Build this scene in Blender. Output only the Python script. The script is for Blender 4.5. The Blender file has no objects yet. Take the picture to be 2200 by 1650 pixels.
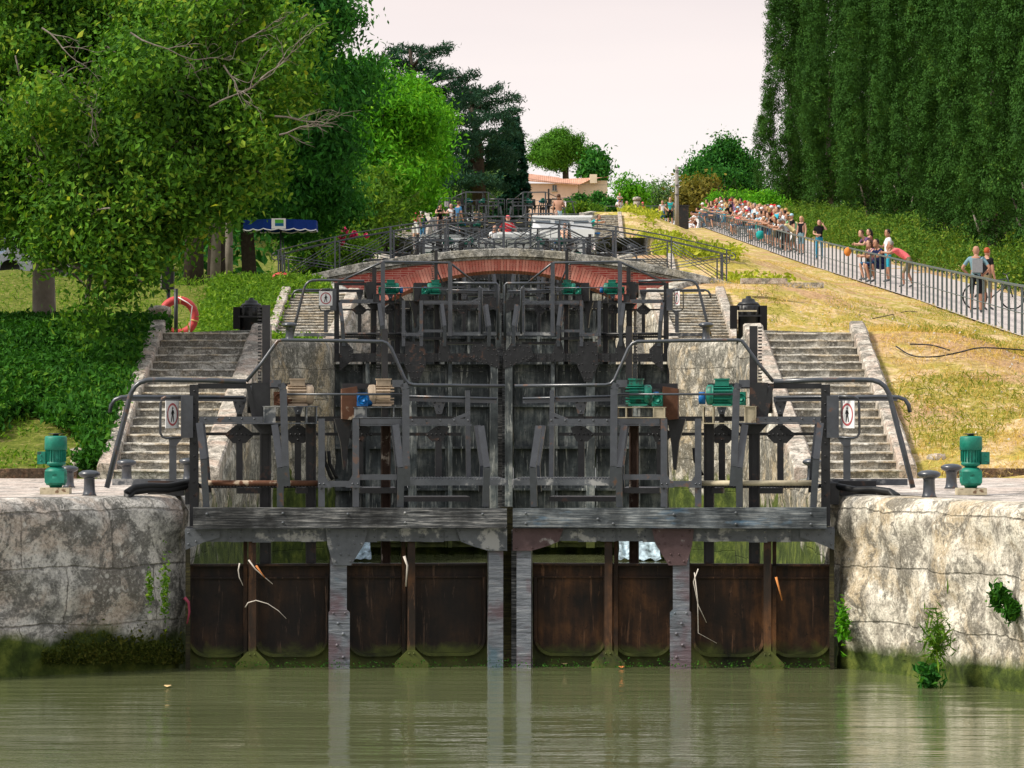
import bpy, math, random
import numpy as np
from math import radians, sin, cos, pi
from mathutils import Vector, Matrix, noise
sc = bpy.context.scene
COL = sc.collection
R = random.Random(7)
# ---------------------------------------------------------------- camera
FPX = 8250.0; CX = 1100.0; HY = 860.0; CZ = 2.5
cam_d = bpy.data.cameras.new("camera"); cam = bpy.data.objects.new("camera", cam_d); COL.objects.link(cam)
cam_d.sensor_width = 36; cam_d.lens = FPX / 2200 * 36; cam_d.shift_y = (HY - 825) / 2200
cam_d.clip_end = 3000; cam_d.clip_start = 0.3
cam.location = (0, 0, CZ); cam.rotation_euler = (radians(90), 0, 0)
sc.camera = cam
# ---------------------------------------------------------------- world, sun, exposure
SUN_EL = 47; SUN_AZ = -110   # degrees; azimuth from +Y towards +X
w = bpy.data.worlds.new("World"); sc.world = w; w.use_nodes = True
nt = w.node_tree; nt.nodes.clear()
out = nt.nodes.new('ShaderNodeOutputWorld'); bg = nt.nodes.new('ShaderNodeBackground')
sky = nt.nodes.new('ShaderNodeTexSky'); sky.sky_type = 'NISHITA'; sky.sun_disc = False
sky.sun_elevation = radians(SUN_EL); sky.sun_rotation = radians(SUN_AZ); sky.dust_density = 4; sky.air_density = 1.0
# thin bright overcast over the clear sky
tc = nt.nodes.new('ShaderNodeTexCoord'); sep = nt.nodes.new('ShaderNodeSeparateXYZ')
nt.links.new(tc.outputs['Generated'], sep.inputs[0])
ramp = nt.nodes.new('ShaderNodeValToRGB')
ramp.color_ramp.elements[0].position = 0.0; ramp.color_ramp.elements[0].color = (8.7, 8.6, 8.5, 1)
e = ramp.color_ramp.elements[1]; e.position = 0.11; e.color = (7.3, 6.5, 6.4, 1)
e = ramp.color_ramp.elements.new(0.6); e.color = (6.2, 6.5, 7.0, 1)
nt.links.new(sep.outputs['Z'], ramp.inputs[0])
mix = nt.nodes.new('ShaderNodeMixRGB'); mix.inputs[0].default_value = 0.93
cn = nt.nodes.new('ShaderNodeTexNoise'); cn.inputs['Scale'].default_value = 3.0; cn.inputs['Detail'].default_value = 5
cmap = nt.nodes.new('ShaderNodeMapping'); cmap.inputs['Scale'].default_value = (1, 1, 6); nt.links.new(tc.outputs['Generated'], cmap.inputs[0]); nt.links.new(cmap.outputs[0], cn.inputs['Vector'])
cr_ = nt.nodes.new('ShaderNodeValToRGB'); cr_.color_ramp.elements[0].position = 0.35; cr_.color_ramp.elements[0].color = (.93, .935, .95, 1); cr_.color_ramp.elements[1].position = 0.65; cr_.color_ramp.elements[1].color = (1.04, 1.03, 1.02, 1)
nt.links.new(cn.outputs['Fac'], cr_.inputs[0]); cm_ = nt.nodes.new('ShaderNodeMixRGB'); cm_.blend_type = 'MULTIPLY'; cm_.inputs[0].default_value = 1
nt.links.new(ramp.outputs[0], cm_.inputs[1]); nt.links.new(cr_.outputs[0], cm_.inputs[2])
nt.links.new(sky.outputs[0], mix.inputs[1]); nt.links.new(cm_.outputs[0], mix.inputs[2])
nt.links.new(mix.outputs[0], bg.inputs[0]); bg.inputs[1].default_value = 0.1
nt.links.new(bg.outputs[0], out.inputs[0])
sd = bpy.data.lights.new("sun", 'SUN'); sd.energy = 3.9; sd.angle = radians(11); sd.color = (1.0, 0.93, 0.82)
sun = bpy.data.objects.new("sun", sd); COL.objects.link(sun)
sv = Vector((sin(radians(SUN_AZ)) * cos(radians(SUN_EL)), cos(radians(SUN_AZ)) * cos(radians(SUN_EL)), sin(radians(SUN_EL))))
sun.rotation_euler = (-sv).to_track_quat('-Z', 'Y').to_euler(); sun.location = (0, 0, 60)
sc.view_settings.view_transform = 'Standard'; sc.view_settings.look = 'None'; sc.view_settings.exposure = 0.42
sc.render.engine = 'CYCLES'
sc.cycles.max_bounces = 6; sc.cycles.transparent_max_bounces = 6; sc.cycles.diffuse_bounces = 3; sc.cycles.glossy_bounces = 3
def pt(px, py, d): return Vector(((px - CX) / FPX * d, d, CZ + (HY - py) / FPX * d))
def pX(px, d): return (px - CX) / FPX * d
def pZ(py, d): return CZ + (HY - py) / FPX * d
# ---------------------------------------------------------------- object helpers
def tag(o, label=None, cat=None, group=None, kind=None):
    if label: o['label'] = label
    if cat: o['category'] = cat
    if group: o['group'] = group
    if kind: o['kind'] = kind
    return o
def empty(name, loc, rz=0, label=None, cat=None, group=None, kind=None):
    o = bpy.data.objects.new(name, None); COL.objects.link(o); o.location = loc; o.rotation_euler = (0, 0, rz)
    o.empty_display_size = 0.2
    return tag(o, label, cat, group, kind)
def children(o): return [c for c in ALLCH.get(o.name, [])]
ALLCH = {}
def link(name, me, parent=None, loc=(0, 0, 0)):
    o = bpy.data.objects.new(name, me); COL.objects.link(o); o.location = loc
    if parent is not None:
        o.parent = parent; ALLCH.setdefault(parent.name, []).append(o)
    return o
def copy_tree(o, parent=None):
    c = o.copy(); COL.objects.link(c)
    if parent is not None:
        c.parent = parent; ALLCH.setdefault(parent.name, []).append(c)
    for ch in children(o): copy_tree(ch, c)
    return c
class MB:
    """mesh builder: every shape is added to one mesh; mx mirrors in x"""
    def __init__(s, mx=False): s.v = []; s.f = []; s.m = []; s.sm = []; s.mx = mx; s.M = None
    def add(s, vs, fs, mat=0, smooth=False):
        b = len(s.v)
        if s.M is not None: vs = [s.M @ Vector(v) for v in vs]
        s.v += [tuple(v) for v in vs]
        for f in fs:
            s.f.append(tuple(i + b for i in f)); s.m.append(mat); s.sm.append(smooth)
        return s
    def box(s, c, d, mat=0, rz=0, M=None, bev=0):
        x, y, z = d[0] / 2, d[1] / 2, d[2] / 2
        vs = [Vector((i * x, j * y, k * z)) for i in (-1, 1) for j in (-1, 1) for k in (-1, 1)]
        if rz: rm = Matrix.Rotation(rz, 3, 'Z'); vs = [rm @ v for v in vs]
        if M is not None: vs = [M @ v for v in vs]
        vs = [v + Vector(c) for v in vs]
        return s.add(vs, [(0, 1, 3, 2), (4, 6, 7, 5), (0, 4, 5, 1), (2, 3, 7, 6), (0, 2, 6, 4), (1, 5, 7, 3)], mat)
    def bb(s, x0, x1, y0, y1, z0, z1, mat=0):
        return s.box(((x0 + x1) / 2, (y0 + y1) / 2, (z0 + z1) / 2), (abs(x1 - x0), abs(y1 - y0), abs(z1 - z0)), mat)
    def bar(s, p, q, wd, dp, mat=0, up=(0, 1, 0)):
        """rectangular bar p->q, width wd across, dp along up"""
        p = Vector(p); q = Vector(q); a = (q - p).normalized(); u = Vector(up)
        sd_ = a.cross(u)
        if sd_.length < 1e-4: u = Vector((1, 0, 0)); sd_ = a.cross(u)
        sd_.normalize(); u = sd_.cross(a).normalized()
        vs = [b + sd_ * (i * wd / 2) + u * (j * dp / 2) for b in (p, q) for i, j in ((-1, -1), (1, -1), (1, 1), (-1, 1))]
        return s.add(vs, [(3, 2, 1, 0), (4, 5, 6, 7), (0, 1, 5, 4), (1, 2, 6, 5), (2, 3, 7, 6), (3, 0, 4, 7)], mat)
    def bars(s, pts, wd, dp, mat=0, up=(0, 1, 0)):
        for a, b in zip(pts[:-1], pts[1:]): s.bar(a, b, wd, dp, mat, up)
        return s
    def tube(s, pts, r, n=8, mat=0, cap=True, smooth=True):
        pts = [Vector(p) for p in pts]; k = len(pts)
        rs = list(r) if hasattr(r, '__len__') else [r] * k
        vs = []; fs = []
        ref = Vector((0.31, 0.17, 0.93))
        for i, p in enumerate(pts):
            a = (pts[min(i + 1, k - 1)] - pts[max(i - 1, 0)])
            if a.length < 1e-9: a = Vector((0, 0, 1))
            a.normalize()
            u = a.cross(ref)
            if u.length < 0.05: u = a.cross(Vector((1, 0, 0)))
            u.normalize(); v = a.cross(u)
            for j in range(n):
                t = 2 * pi * j / n; vs.append(p + (u * cos(t) + v * sin(t)) * rs[i])
        for i in range(k - 1):
            for j in range(n):
                a = i * n + j; b = i * n + (j + 1) % n; fs.append((a, b, b + n, a + n))
        s.add(vs, fs, mat, smooth)
        if cap:
            b = len(s.v) - len(vs)
            s.f.append(tuple(b + j for j in range(n))[::-1]); s.m.append(mat); s.sm.append(False)
            s.f.append(tuple(b + (k - 1) * n + j for j in range(n))); s.m.append(mat); s.sm.append(False)
        return s
    def lathe(s, c, prof, n=16, mat=0, axis='z', smooth=True):
        c = Vector(c); vs = []; fs = []
        for (r, h) in prof:
            for j in range(n):
                t = 2 * pi * j / n; a, b = r * cos(t), r * sin(t)
                vs.append(c + Vector({'z': (a, b, h), 'x': (h, a, b), 'y': (a, h, b)}[axis]))
        for i in range(len(prof) - 1):
            for j in range(n):
                a = i * n + j; b = i * n + (j + 1) % n; fs.append((a, b, b + n, a + n) if axis == 'z' else (a, a + n, b + n, b))
        fs.append(tuple(range(n))[::-1]); fs.append(tuple((len(prof) - 1) * n + j for j in range(n)))
        return s.add(vs, fs, mat, smooth)
    def plate(s, poly, y, t, mat=0):
        """polygon in x,z extruded in y from y-t/2 to y+t/2"""
        n = len(poly)
        vs = [(x, y - t / 2, z) for x, z in poly] + [(x, y + t / 2, z) for x, z in poly]
        fs = [tuple(range(n)), tuple(range(n, 2 * n))[::-1]] + [(i, i + n, (i + 1) % n + n, (i + 1) % n) for i in range(n)]
        return s.add(vs, fs, mat)
    def rivet(s, x, y, z, r=0.012, mat=0, sy=-1):
        vs = []; n = 6
        for rr, h in ((1, 0), (0.75, 0.6)):
            for j in range(n):
                t = 2 * pi * j / n; vs.append((x + r * rr * cos(t), y + sy * r * h, z + r * rr * sin(t)))
        vs.append((x, y + sy * r * 0.9, z))
        fs = []
        for j in range(n):
            k = (j + 1) % n; fs.append((j, k, k + n, j + n)); fs.append((j + n, k + n, 2 * n))
        return s.add(vs, fs, mat, True)
    def mesh(s, name, mats):
        me = bpy.data.meshes.new(name)
        vs = s.v; fs = s.f
        if s.mx: vs = [(-x, y, z) for x, y, z in vs]; fs = [f[::-1] for f in fs]
        me.from_pydata(vs, [], fs)
        for m in (mats if isinstance(mats, (list, tuple)) else [mats]): me.materials.append(m)
        me.polygons.foreach_set('material_index', s.m); me.polygons.foreach_set('use_smooth', s.sm)
        me.update()
        return me
    def build(s, name, mats, parent=None, loc=(0, 0, 0)):
        return link(name, s.mesh(name, mats), parent, loc)
def np_mesh(name, V, F, mats, smooth=False, mi=None):
    """V (n,3); F (m,4) or (m,3) int arrays"""
    me = bpy.data.meshes.new(name)
    k = F.shape[1]; m = F.shape[0]
    me.vertices.add(len(V)); me.vertices.foreach_set('co', V.astype(np.float32).ravel())
    me.loops.add(m * k); me.loops.foreach_set('vertex_index', F.astype(np.int32).ravel())
    me.polygons.add(m); me.polygons.foreach_set('loop_start', np.arange(0, m * k, k, dtype=np.int32))
    me.polygons.foreach_set('loop_total', np.full(m, k, dtype=np.int32))
    if mi is not None: me.polygons.foreach_set('material_index', mi.astype(np.int32))
    me.polygons.foreach_set('use_smooth', np.full(m, smooth, dtype=bool))
    for mm in (mats if isinstance(mats, (list, tuple)) else [mats]): me.materials.append(mm)
    me.update(calc_edges=True); me.validate()
    return me
# ---------------------------------------------------------------- materials
MATS = {}
class NT:
    def __init__(s, name):
        s.m = bpy.data.materials.new(name); s.m.use_nodes = True; s.t = s.m.node_tree; s.n = s.t.nodes
        s.b = s.n['Principled BSDF']; s.co = None
    def new(s, t, **k):
        n = s.n.new(t)
        for a, b in k.items(): setattr(n, a, b)
        return n
    def coord(s, scale=(1, 1, 1), kind='Object'):
        tcn = s.new('ShaderNodeTexCoord'); mp = s.new('ShaderNodeMapping'); mp.inputs['Scale'].default_value = scale
        if kind == 'World':
            g = s.new('ShaderNodeNewGeometry'); s.t.links.new(g.outputs['Position'], mp.inputs[0])
        else: s.t.links.new(tcn.outputs[kind], mp.inputs[0])
        return mp.outputs[0]
    def noise(s, co, scale, detail=4, rough=0.55, dist=0):
        n = s.new('ShaderNodeTexNoise'); n.inputs['Scale'].default_value = scale; n.inputs['Detail'].default_value = detail
        n.inputs['Roughness'].default_value = rough; n.inputs['Distortion'].default_value = dist
        s.t.links.new(co, n.inputs['Vector']); return n.outputs['Fac']
    def ramp(s, fac, stops, interp='LINEAR'):
        r = s.new('ShaderNodeValToRGB'); cr = r.color_ramp; cr.interpolation = interp
        while len(cr.elements) < len(stops): cr.elements.new(0.5)
        for e_, (p, c) in zip(cr.elements, stops):
            e_.position = p; e_.color = (c, c, c, 1) if not hasattr(c, '__len__') else (*c, 1)
        s.t.links.new(fac, r.inputs[0]); return r.outputs[0]
    def mix(s, fac, a, b, mode='MIX'):
        n = s.new('ShaderNodeMixRGB', blend_type=mode)
        for i, x in enumerate((fac, a, b)):
            if hasattr(x, 'links') or isinstance(x, bpy.types.NodeSocket): s.t.links.new(x, n.inputs[i])
            elif i == 0: n.inputs[0].default_value = x
            else: n.inputs[i].default_value = (*x, 1)
        return n.outputs[0]
    def math(s, op, a, b=0.0):
        n = s.new('ShaderNodeMath', operation=op)
        for i, x in enumerate((a, b)):
            if isinstance(x, bpy.types.NodeSocket): s.t.links.new(x, n.inputs[i])
            else: n.inputs[i].default_value = x
        return n.outputs[0]
    def col(s, c): 
        if isinstance(c, bpy.types.NodeSocket): s.t.links.new(c, s.b.inputs['Base Color'])
        else: s.b.inputs['Base Color'].default_value = (*c, 1)
    def rough(s, r, spec=0.5, metal=0):
        if isinstance(r, bpy.types.NodeSocket): s.t.links.new(r, s.b.inputs['Roughness'])
        else: s.b.inputs['Roughness'].default_value = r
        s.b.inputs['Specular IOR Level'].default_value = spec; s.b.inputs['Metallic'].default_value = metal
    def bump(s, h, strength=0.5, dist=0.02):
        n = s.new('ShaderNodeBump'); n.inputs['Strength'].default_value = strength; n.inputs['Distance'].default_value = dist
        s.t.links.new(h, n.inputs['Height']); s.t.links.new(n.outputs[0], s.b.inputs['Normal'])
def paint(name, c, rough=0.5, spec=0.5, worn=None, wam=0.5, metal=0, scale=12, bump=0.15):
    """painted surface with wear of a second colour"""
    a = NT(name); co = a.coord()
    n1 = a.noise(co, scale, 6, 0.65); n2 = a.noise(co, scale * 0.25, 3)
    dark = tuple(x * 0.72 for x in c); lite = tuple(min(1, x * 1.25 + 0.01) for x in c)
    cc = a.ramp(n1, [(0.3, dark), (0.5, c), (0.75, lite)])
    if worn:
        f = a.ramp(a.math('MULTIPLY', n1, n2), [(0.42 - 0.22 * wam, 0.0), (0.47 - 0.2 * wam, 1.0)])
        cc = a.mix(f, cc, worn)
    a.col(cc); a.rough(rough, spec, metal); a.bump(n1, bump, 0.01)
    return a.m
def flat(name, c, rough=0.7, spec=0.3, var=0.12, scale=20):
    a = NT(name); n1 = a.noise(a.coord(), scale, 3)
    a.col(a.ramp(n1, [(0.3, tuple(x * (1 - var) for x in c)), (0.7, tuple(min(1, x * (1 + var)) for x in c))])); a.rough(rough, spec)
    return a.m
def stone(name, base=(0.34, 0.32, 0.28), pale=(0.62, 0.58, 0.5), dark=(0.07, 0.07, 0.055), lich=0.5, moss=False, scale=1.0, joints=True, dirt=0.5, warm=(0.5, 0.38, 0.22)):
    a = NT(name); co = a.coord((scale, scale, scale), 'World')
    big = a.noise(co, 1.1, 5, 0.6, 0.6); mid = a.noise(co, 4.5, 8, 0.65); fine = a.noise(co, 22, 6, 0.7)
    c = a.ramp(mid, [(0.34, tuple(x * 0.42 for x in base)), (0.46, base), (0.58, pale)])
    c = a.mix(a.ramp(big, [(0.47, 0.0), (0.58, 0.65)]), c, warm)
    sp = a.ramp(fine, [(0.56 - 0.06 * lich, 0.0), (0.62 - 0.04 * lich, 1.0)])
    patch = a.ramp(a.noise(co, 2.3, 6, 0.7, 1.0), [(0.52 - 0.09 * dirt, 0.0), (0.57 - 0.08 * dirt, 0.8)])
    c = a.mix(a.math('MULTIPLY', sp, 0.55), c, dark); c = a.mix(patch, c, tuple((x * 0.6 + y * 0.4) * 0.6 for x, y in zip(dark, base)))
    f2 = a.noise(co, 11, 8, 0.75, 0.3); c = a.mix(a.ramp(f2, [(0.36, 0.75), (0.46, 0.0)]), c, tuple(x * 0.22 for x in base)); c = a.mix(a.ramp(f2, [(0.56, 0.0), (0.66, 0.7)]), c, tuple(min(1, x * 1.15) for x in pale))
    f3 = a.noise(co, 34, 5, 0.8); c = a.mix(a.ramp(f3, [(0.38, 0.55), (0.48, 0.0)]), c, tuple(x * 0.25 for x in base)); c = a.mix(a.ramp(f3, [(0.54, 0.0), (0.64, 0.5)]), c, tuple(min(1, x * 1.1) for x in pale))
    vor = a.new('ShaderNodeTexVoronoi'); vor.inputs['Scale'].default_value = 7; a.t.links.new(co, vor.inputs['Vector'])
    c = a.mix(a.ramp(vor.outputs['Distance'], [(0.1, 0.55), (0.2, 0.0)]), c, tuple(min(1, x * 1.12) for x in pale))
    h = a.math('ADD', a.math('MULTIPLY', mid, 1.0), a.math('MULTIPLY', fine, 0.5))
    if joints:
        g = a.new('ShaderNodeTexBrick'); g.inputs['Scale'].default_value = 1.0; g.inputs['Mortar Size'].default_value = 0.012
        g.inputs['Brick Width'].default_value = 1.35; g.inputs['Row Height'].default_value = 0.52; g.inputs['Mortar Smooth'].default_value = 0.6
        geo = a.new('ShaderNodeNewGeometry'); sp_ = a.new('ShaderNodeSeparateXYZ'); a.t.links.new(geo.outputs['Position'], sp_.inputs[0])
        cb = a.new('ShaderNodeCombineXYZ'); a.t.links.new(a.math('ADD', a.math('ADD', sp_.outputs[0], sp_.outputs[1]), a.math('MULTIPLY', mid, 0.12)), cb.inputs[0])
        a.t.links.new(a.math('ADD', sp_.outputs[2], a.math('MULTIPLY', big, 0.15)), cb.inputs[1]); a.t.links.new(cb.outputs[0], g.inputs['Vector'])
        c = a.mix(a.math('MULTIPLY', g.outputs['Fac'], a.ramp(mid, [(0.42, 0.0), (0.6, 0.7)])), c, (0.05, 0.045, 0.035)); h = a.math('SUBTRACT', h, a.math('MULTIPLY', g.outputs['Fac'], 0.5))
    if moss:
        geo = a.new('ShaderNodeNewGeometry'); sp_ = a.new('ShaderNodeSeparateXYZ'); a.t.links.new(geo.outputs['Position'], sp_.inputs[0])
        hh = a.math('ADD', sp_.outputs[2], a.math('MULTIPLY', big, -1.1 * moss))
        f = a.ramp(hh, [(0.0, 1.0), (0.13, 0.0)])
        mc = a.ramp(mid, [(0.3, (0.012, 0.02, 0.004)), (0.5, (0.05, 0.075, 0.012)), (0.68, (0.14, 0.17, 0.03))])
        c = a.mix(f, c, mc)
    a.col(c); a.rough(0.9, 0.25); a.bump(h, 0.7, 0.04)
    return a.m
def foliage(name, c1, c2, c3=None, trans=0.25, rough=0.55, rnd=0.6, ns=0.55):
    a = NT(name); g = a.new('ShaderNodeNewGeometry')
    big = a.noise(a.coord((1, 1, 1)), ns, 3)
    f = a.math('ADD', a.math('MULTIPLY', g.outputs['Random Per Island'], rnd), a.math('MULTIPLY', big, 1.05 - rnd))
    st = [(0.12, c1), (0.72, c2)]
    if c3: st = [(0.12, c1), (0.7, c2), (0.93, c3)]
    cc = a.ramp(f, st); a.col(cc); a.rough(0.75, 0.12)
    tr = a.new('ShaderNodeBsdfTranslucent'); a.t.links.new(a.mix(1.0, cc, (1.6, 1.7, 0.7), 'MULTIPLY'), tr.inputs[0])
    mx = a.new('ShaderNodeMixShader'); mx.inputs[0].default_value = trans
    a.t.links.new(a.b.outputs[0], mx.inputs[1]); a.t.links.new(tr.outputs[0], mx.inputs[2])
    a.t.links.new(mx.outputs[0], a.n['Material Output'].inputs['Surface'])
    return a.m
M = {}
M['steel'] = paint('grey_steel', (0.034, 0.041, 0.052), 0.33, 0.85, (0.10, 0.05, 0.03), 0.35)
M['steel2'] = paint('dark_steel', (0.010, 0.011, 0.013), 0.45, 0.5, (0.06, 0.03, 0.02), 0.4)  # near-black ironwork; shade among the rear gate parts is put into this colour
M['steelold'] = paint('flaking_steel', (0.10, 0.11, 0.122), 0.55, 0.4, (0.34, 0.34, 0.33), 0.6, scale=9, bump=0.5)
M['steelred'] = paint('red_stained_steel', (0.085, 0.05, 0.052), 0.6, 0.4, (0.30, 0.28, 0.27), 0.4, scale=8, bump=0.5)
M['lowsteel'] = paint('streaked_post_steel', (0.12, 0.135, 0.16), 0.4, 0.6, (0.07, 0.05, 0.06), 0.45, scale=6, bump=0.5)
a_ = NT('streaked_post'); co_ = a_.coord((1.5, 3, 14)); n_ = a_.noise(co_, 2.4, 6, .7, .3); n2_ = a_.noise(a_.coord((1, 1, 1)), 2.2, 4, .6)
cc_ = a_.ramp(n_, [(.32, (.035, .038, .045)), (.48, (.12, .135, .16)), (.62, (.21, .225, .25)), (.75, (.4, .4, .4))]); cc_ = a_.mix(a_.ramp(n2_, [(.5, 0), (.62, .7)]), cc_, (.10, .045, .055)); cc_ = a_.mix(a_.ramp(n2_, [(.33, .7), (.42, 0)]), cc_, (.05, .12, .16))
a_.col(cc_); a_.rough(.45, .6); a_.bump(n_, .6, .02); M['lowsteel'] = a_.m
M['rack'] = paint('greasy_rack', (0.007, 0.007, 0.008), 0.35, 0.6)
M['rustcol'] = paint('rusty_column', (0.05, 0.03, 0.022), 0.8, 0.2, (0.42, 0.36, 0.30), 0.45, scale=10, bump=0.8)
M['rust'] = paint('rust', (0.12, 0.055, 0.032), 0.85, 0.2, (0.42, 0.33, 0.24), 0.4)
M['teal'] = paint('teal_paint', (0.004, 0.17, 0.115), 0.5, 0.4, (.02, .06, .045), .5)
M['tealdark'] = paint('dark_teal_paint', (0.0, 0.12, 0.085), 0.35, 0.5)
M['beige'] = paint('beige_paint', (0.40, 0.31, 0.22), 0.6, 0.3, (.12, .09, .07), .4)
M['cream'] = paint('cream_paint', (0.48, 0.42, 0.29), 0.6, 0.3, (0.16, 0.10, 0.06), 0.4)
M['blue'] = flat('blue_plastic', (0.008, 0.12, 0.36), 0.4)
M['rubber'] = flat('black_rubber', (0.012, 0.013, 0.014), 0.5)
M['white'] = flat('white_paint', (0.8, 0.8, 0.8), 0.4, 0.5, 0.03)
M['whiteboat'] = flat('white_gelcoat', (0.78, 0.79, 0.8), 0.25, 0.5, 0.03, 3)
M['signred'] = flat('sign_red', (0.42, 0.10, 0.11), 0.4)
M['black'] = flat('black_paint', (0.006, 0.006, 0.007), 0.5)
M['glass'] = flat('dark_glass', (0.02, 0.03, 0.035), 0.08, 0.8)
M['pole'] = flat('weathered_pole', (0.28, 0.26, 0.24), 0.9)
M['stone'] = stone('lock_stone', base=(.37, .36, .335), pale=(.68, .65, .60), warm=(.56, .44, .35), moss=0.55, lich=0.5, dirt=0.35)
M['stoneR'] = stone('pale_lock_stone', base=(0.46, 0.42, 0.35), pale=(0.80, 0.75, 0.64), lich=0.3, moss=0.3, dirt=0.25)
M['stonemoss'] = stone('mossy_chamber_stone', base=(0.26, 0.25, 0.21), moss=1.9, lich=0.6, dirt=0.6)
M['riser'] = stone('step_riser_stone', base=(0.42, 0.40, 0.35), pale=(0.62, 0.60, 0.54), lich=0.6, dirt=0.9, scale=1.6, joints=False, warm=(0.25, 0.2, 0.12))
M['tread'] = stone('worn_lit_tread_stone', base=(0.5, 0.47, 0.4), pale=(0.72, 0.69, 0.62), lich=0.1, dirt=-0.4, joints=False, scale=2)  # paler than risers: worn tops, with the lit nosing edge put into the colour
M['coping'] = stone('coping_stone', base=(0.42, 0.38, 0.32), pale=(0.66, 0.6, 0.52), lich=0.5, dirt=0.15, joints=False, scale=1.5, warm=(0.5, 0.36, 0.28))
M['bridgestone'] = stone('bridge_stone', base=(0.27, 0.27, 0.25), pale=(0.5, 0.48, 0.44), lich=0.7, dirt=0.3, joints=False, scale=1.2, warm=(0.36, 0.33, 0.25))
M['kerbred'] = stone('reddish_kerb', base=(0.16, 0.085, 0.055), pale=(0.26, 0.15, 0.10), lich=0.6, joints=False)
M['pave'] = stone('quay_paving', base=(0.46, 0.41, 0.37), pale=(0.7, 0.63, 0.57), lich=0.2, dirt=-0.2, joints=False, scale=0.8, warm=(0.52, 0.42, 0.36))
# brick
def brick_mat():
    a = NT('red_brick'); co = a.coord()
    g = a.new('ShaderNodeTexBrick'); g.inputs['Scale'].default_value = 1.0; g.inputs['Mortar Size'].default_value = 0.006
    g.inputs['Brick Width'].default_value = 0.36; g.inputs['Row Height'].default_value = 0.052; g.inputs['Mortar Smooth'].default_value = 0.2
    g.inputs['Color1'].default_value = (0.42, 0.065, 0.05, 1); g.inputs['Color2'].default_value = (0.30, 0.04, 0.035, 1)
    g.inputs['Mortar'].default_value = (0.58, 0.32, 0.26, 1)
    sp_ = a.new('ShaderNodeSeparateXYZ'); a.t.links.new(co, sp_.inputs[0]); cb = a.new('ShaderNodeCombineXYZ')
    a.t.links.new(sp_.outputs[0], cb.inputs[0]); a.t.links.new(sp_.outputs[2], cb.inputs[1]); a.t.links.new(cb.outputs[0], g.inputs['Vector'])
    n1 = a.noise(co, 9, 5); c = a.mix(a.ramp(n1, [(0.45, 0.0), (0.75, 0.45)]), g.outputs['Color'], (0.62, 0.36, 0.30))
    a.col(c); a.rough(0.85, 0.2); a.bump(g.outputs['Fac'], -0.4, 0.01); return a.m
M['brick'] = brick_mat()
def vous():
    a = NT('arch_brick'); g = a.new('ShaderNodeNewGeometry'); co = a.coord()
    c = a.ramp(g.outputs['Random Per Island'], [(0.0, (0.45, 0.12, 0.09)), (1.0, (0.64, 0.26, 0.2))])
    n1 = a.noise(co, 14, 5); a.col(a.mix(a.ramp(n1, [(0.45, 0.0), (0.7, 0.35)]), c, (0.60, 0.36, 0.28))); a.rough(0.85, 0.2); a.bump(n1, 0.5, 0.01); return a.m
M['vous'] = vous()
M['mortar'] = flat('mortar', (0.40, 0.20, 0.16), 0.95)
def wood(name, c1, c2, c3, stain=None):
    a = NT(name); co = a.coord((1.2, 9, 26)); n1 = a.noise(co, 2.2, 8, 0.75, 0.4); co2 = a.coord((1, 1, 1)); n2 = a.noise(co2, 2.0, 5, 0.6); n3 = a.noise(co2, 26, 4, 0.7)
    c = a.ramp(n1, [(0.36, c1), (0.5, c2), (0.64, c3)])
    c = a.mix(a.ramp(n2, [(0.42, 0.75), (0.58, 0.0)]), c, tuple(x * 0.35 for x in c1))
    if stain: c = a.mix(a.ramp(a.noise(a.coord((0.9, 1, 3)), 1.6, 4, 0.6), [(0.56, 0.0), (0.66, 0.5)]), c, stain)
    a.col(c); a.rough(0.75, 0.3); a.bump(a.math('ADD', n1, a.math('MULTIPLY', n3, 0.3)), 0.7, 0.012); return a.m
M['wood'] = wood('weathered_timber', (0.012, 0.013, 0.014), (0.10, 0.105, 0.11), (0.50, 0.49, 0.47))
M['woodblue'] = wood('blue_grey_timber', (0.03, 0.04, 0.05), (0.14, 0.16, 0.175), (0.40, 0.42, 0.42), (0.08, 0.22, 0.38))
M['woodwet'] = wood('wet_mossy_timber', (0.02, 0.02, 0.008), (0.06, 0.05, 0.018), (0.12, 0.11, 0.03))
def rusty_plate(name, dark, mid, glow, sc_=1.0):
    a = NT(name); co = a.coord(); n1 = a.noise(co, 3.0, 6, 0.65, 0.4); n2 = a.noise(a.coord((9, 9, 1.2)), 2.0, 5, 0.6); n3 = a.noise(co, 1.1, 3)
    f = a.math('ADD', a.math('MULTIPLY', n1, 0.6), a.math('MULTIPLY', n2, 0.4))
    c = a.ramp(f, [(0.36, dark), (0.5, mid), (0.66, glow)]); c = a.mix(a.ramp(n3, [(0.4, 0.8), (0.6, 0.0)]), c, dark)
    n4 = a.noise(a.coord((11, 11, 1.0)), 1.6, 6, 0.7, 0.5); c = a.mix(a.ramp(n4, [(0.58, 0.0), (0.66, 0.5)]), c, tuple(min(1, x * 1.6 + .05) for x in glow)); c = a.mix(a.ramp(a.noise(co, 16, 6, .75), [(0.58, 0.0), (0.66, 0.7)]), c, tuple(x * .5 for x in dark))
    geo = a.new('ShaderNodeNewGeometry'); sp_ = a.new('ShaderNodeSeparateXYZ'); a.t.links.new(geo.outputs['Position'], sp_.inputs[0])
    hh = a.math('ADD', sp_.outputs[2], a.math('MULTIPLY', n1, -0.28))
    c = a.mix(a.ramp(hh, [(0.0, 1.0), (0.08, 0.0)]), c, a.ramp(n1, [(0.3, (0.01, 0.015, 0.004)), (0.65, (0.10, 0.12, 0.02))]))
    a.col(c); a.rough(0.65, 0.35); a.bump(n1, 0.35, 0.02); return a.m
M['plate1'] = rusty_plate('rusty_plating', (0.008, 0.006, 0.005), (0.035, 0.018, 0.009), (0.10, 0.045, 0.016))
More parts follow.
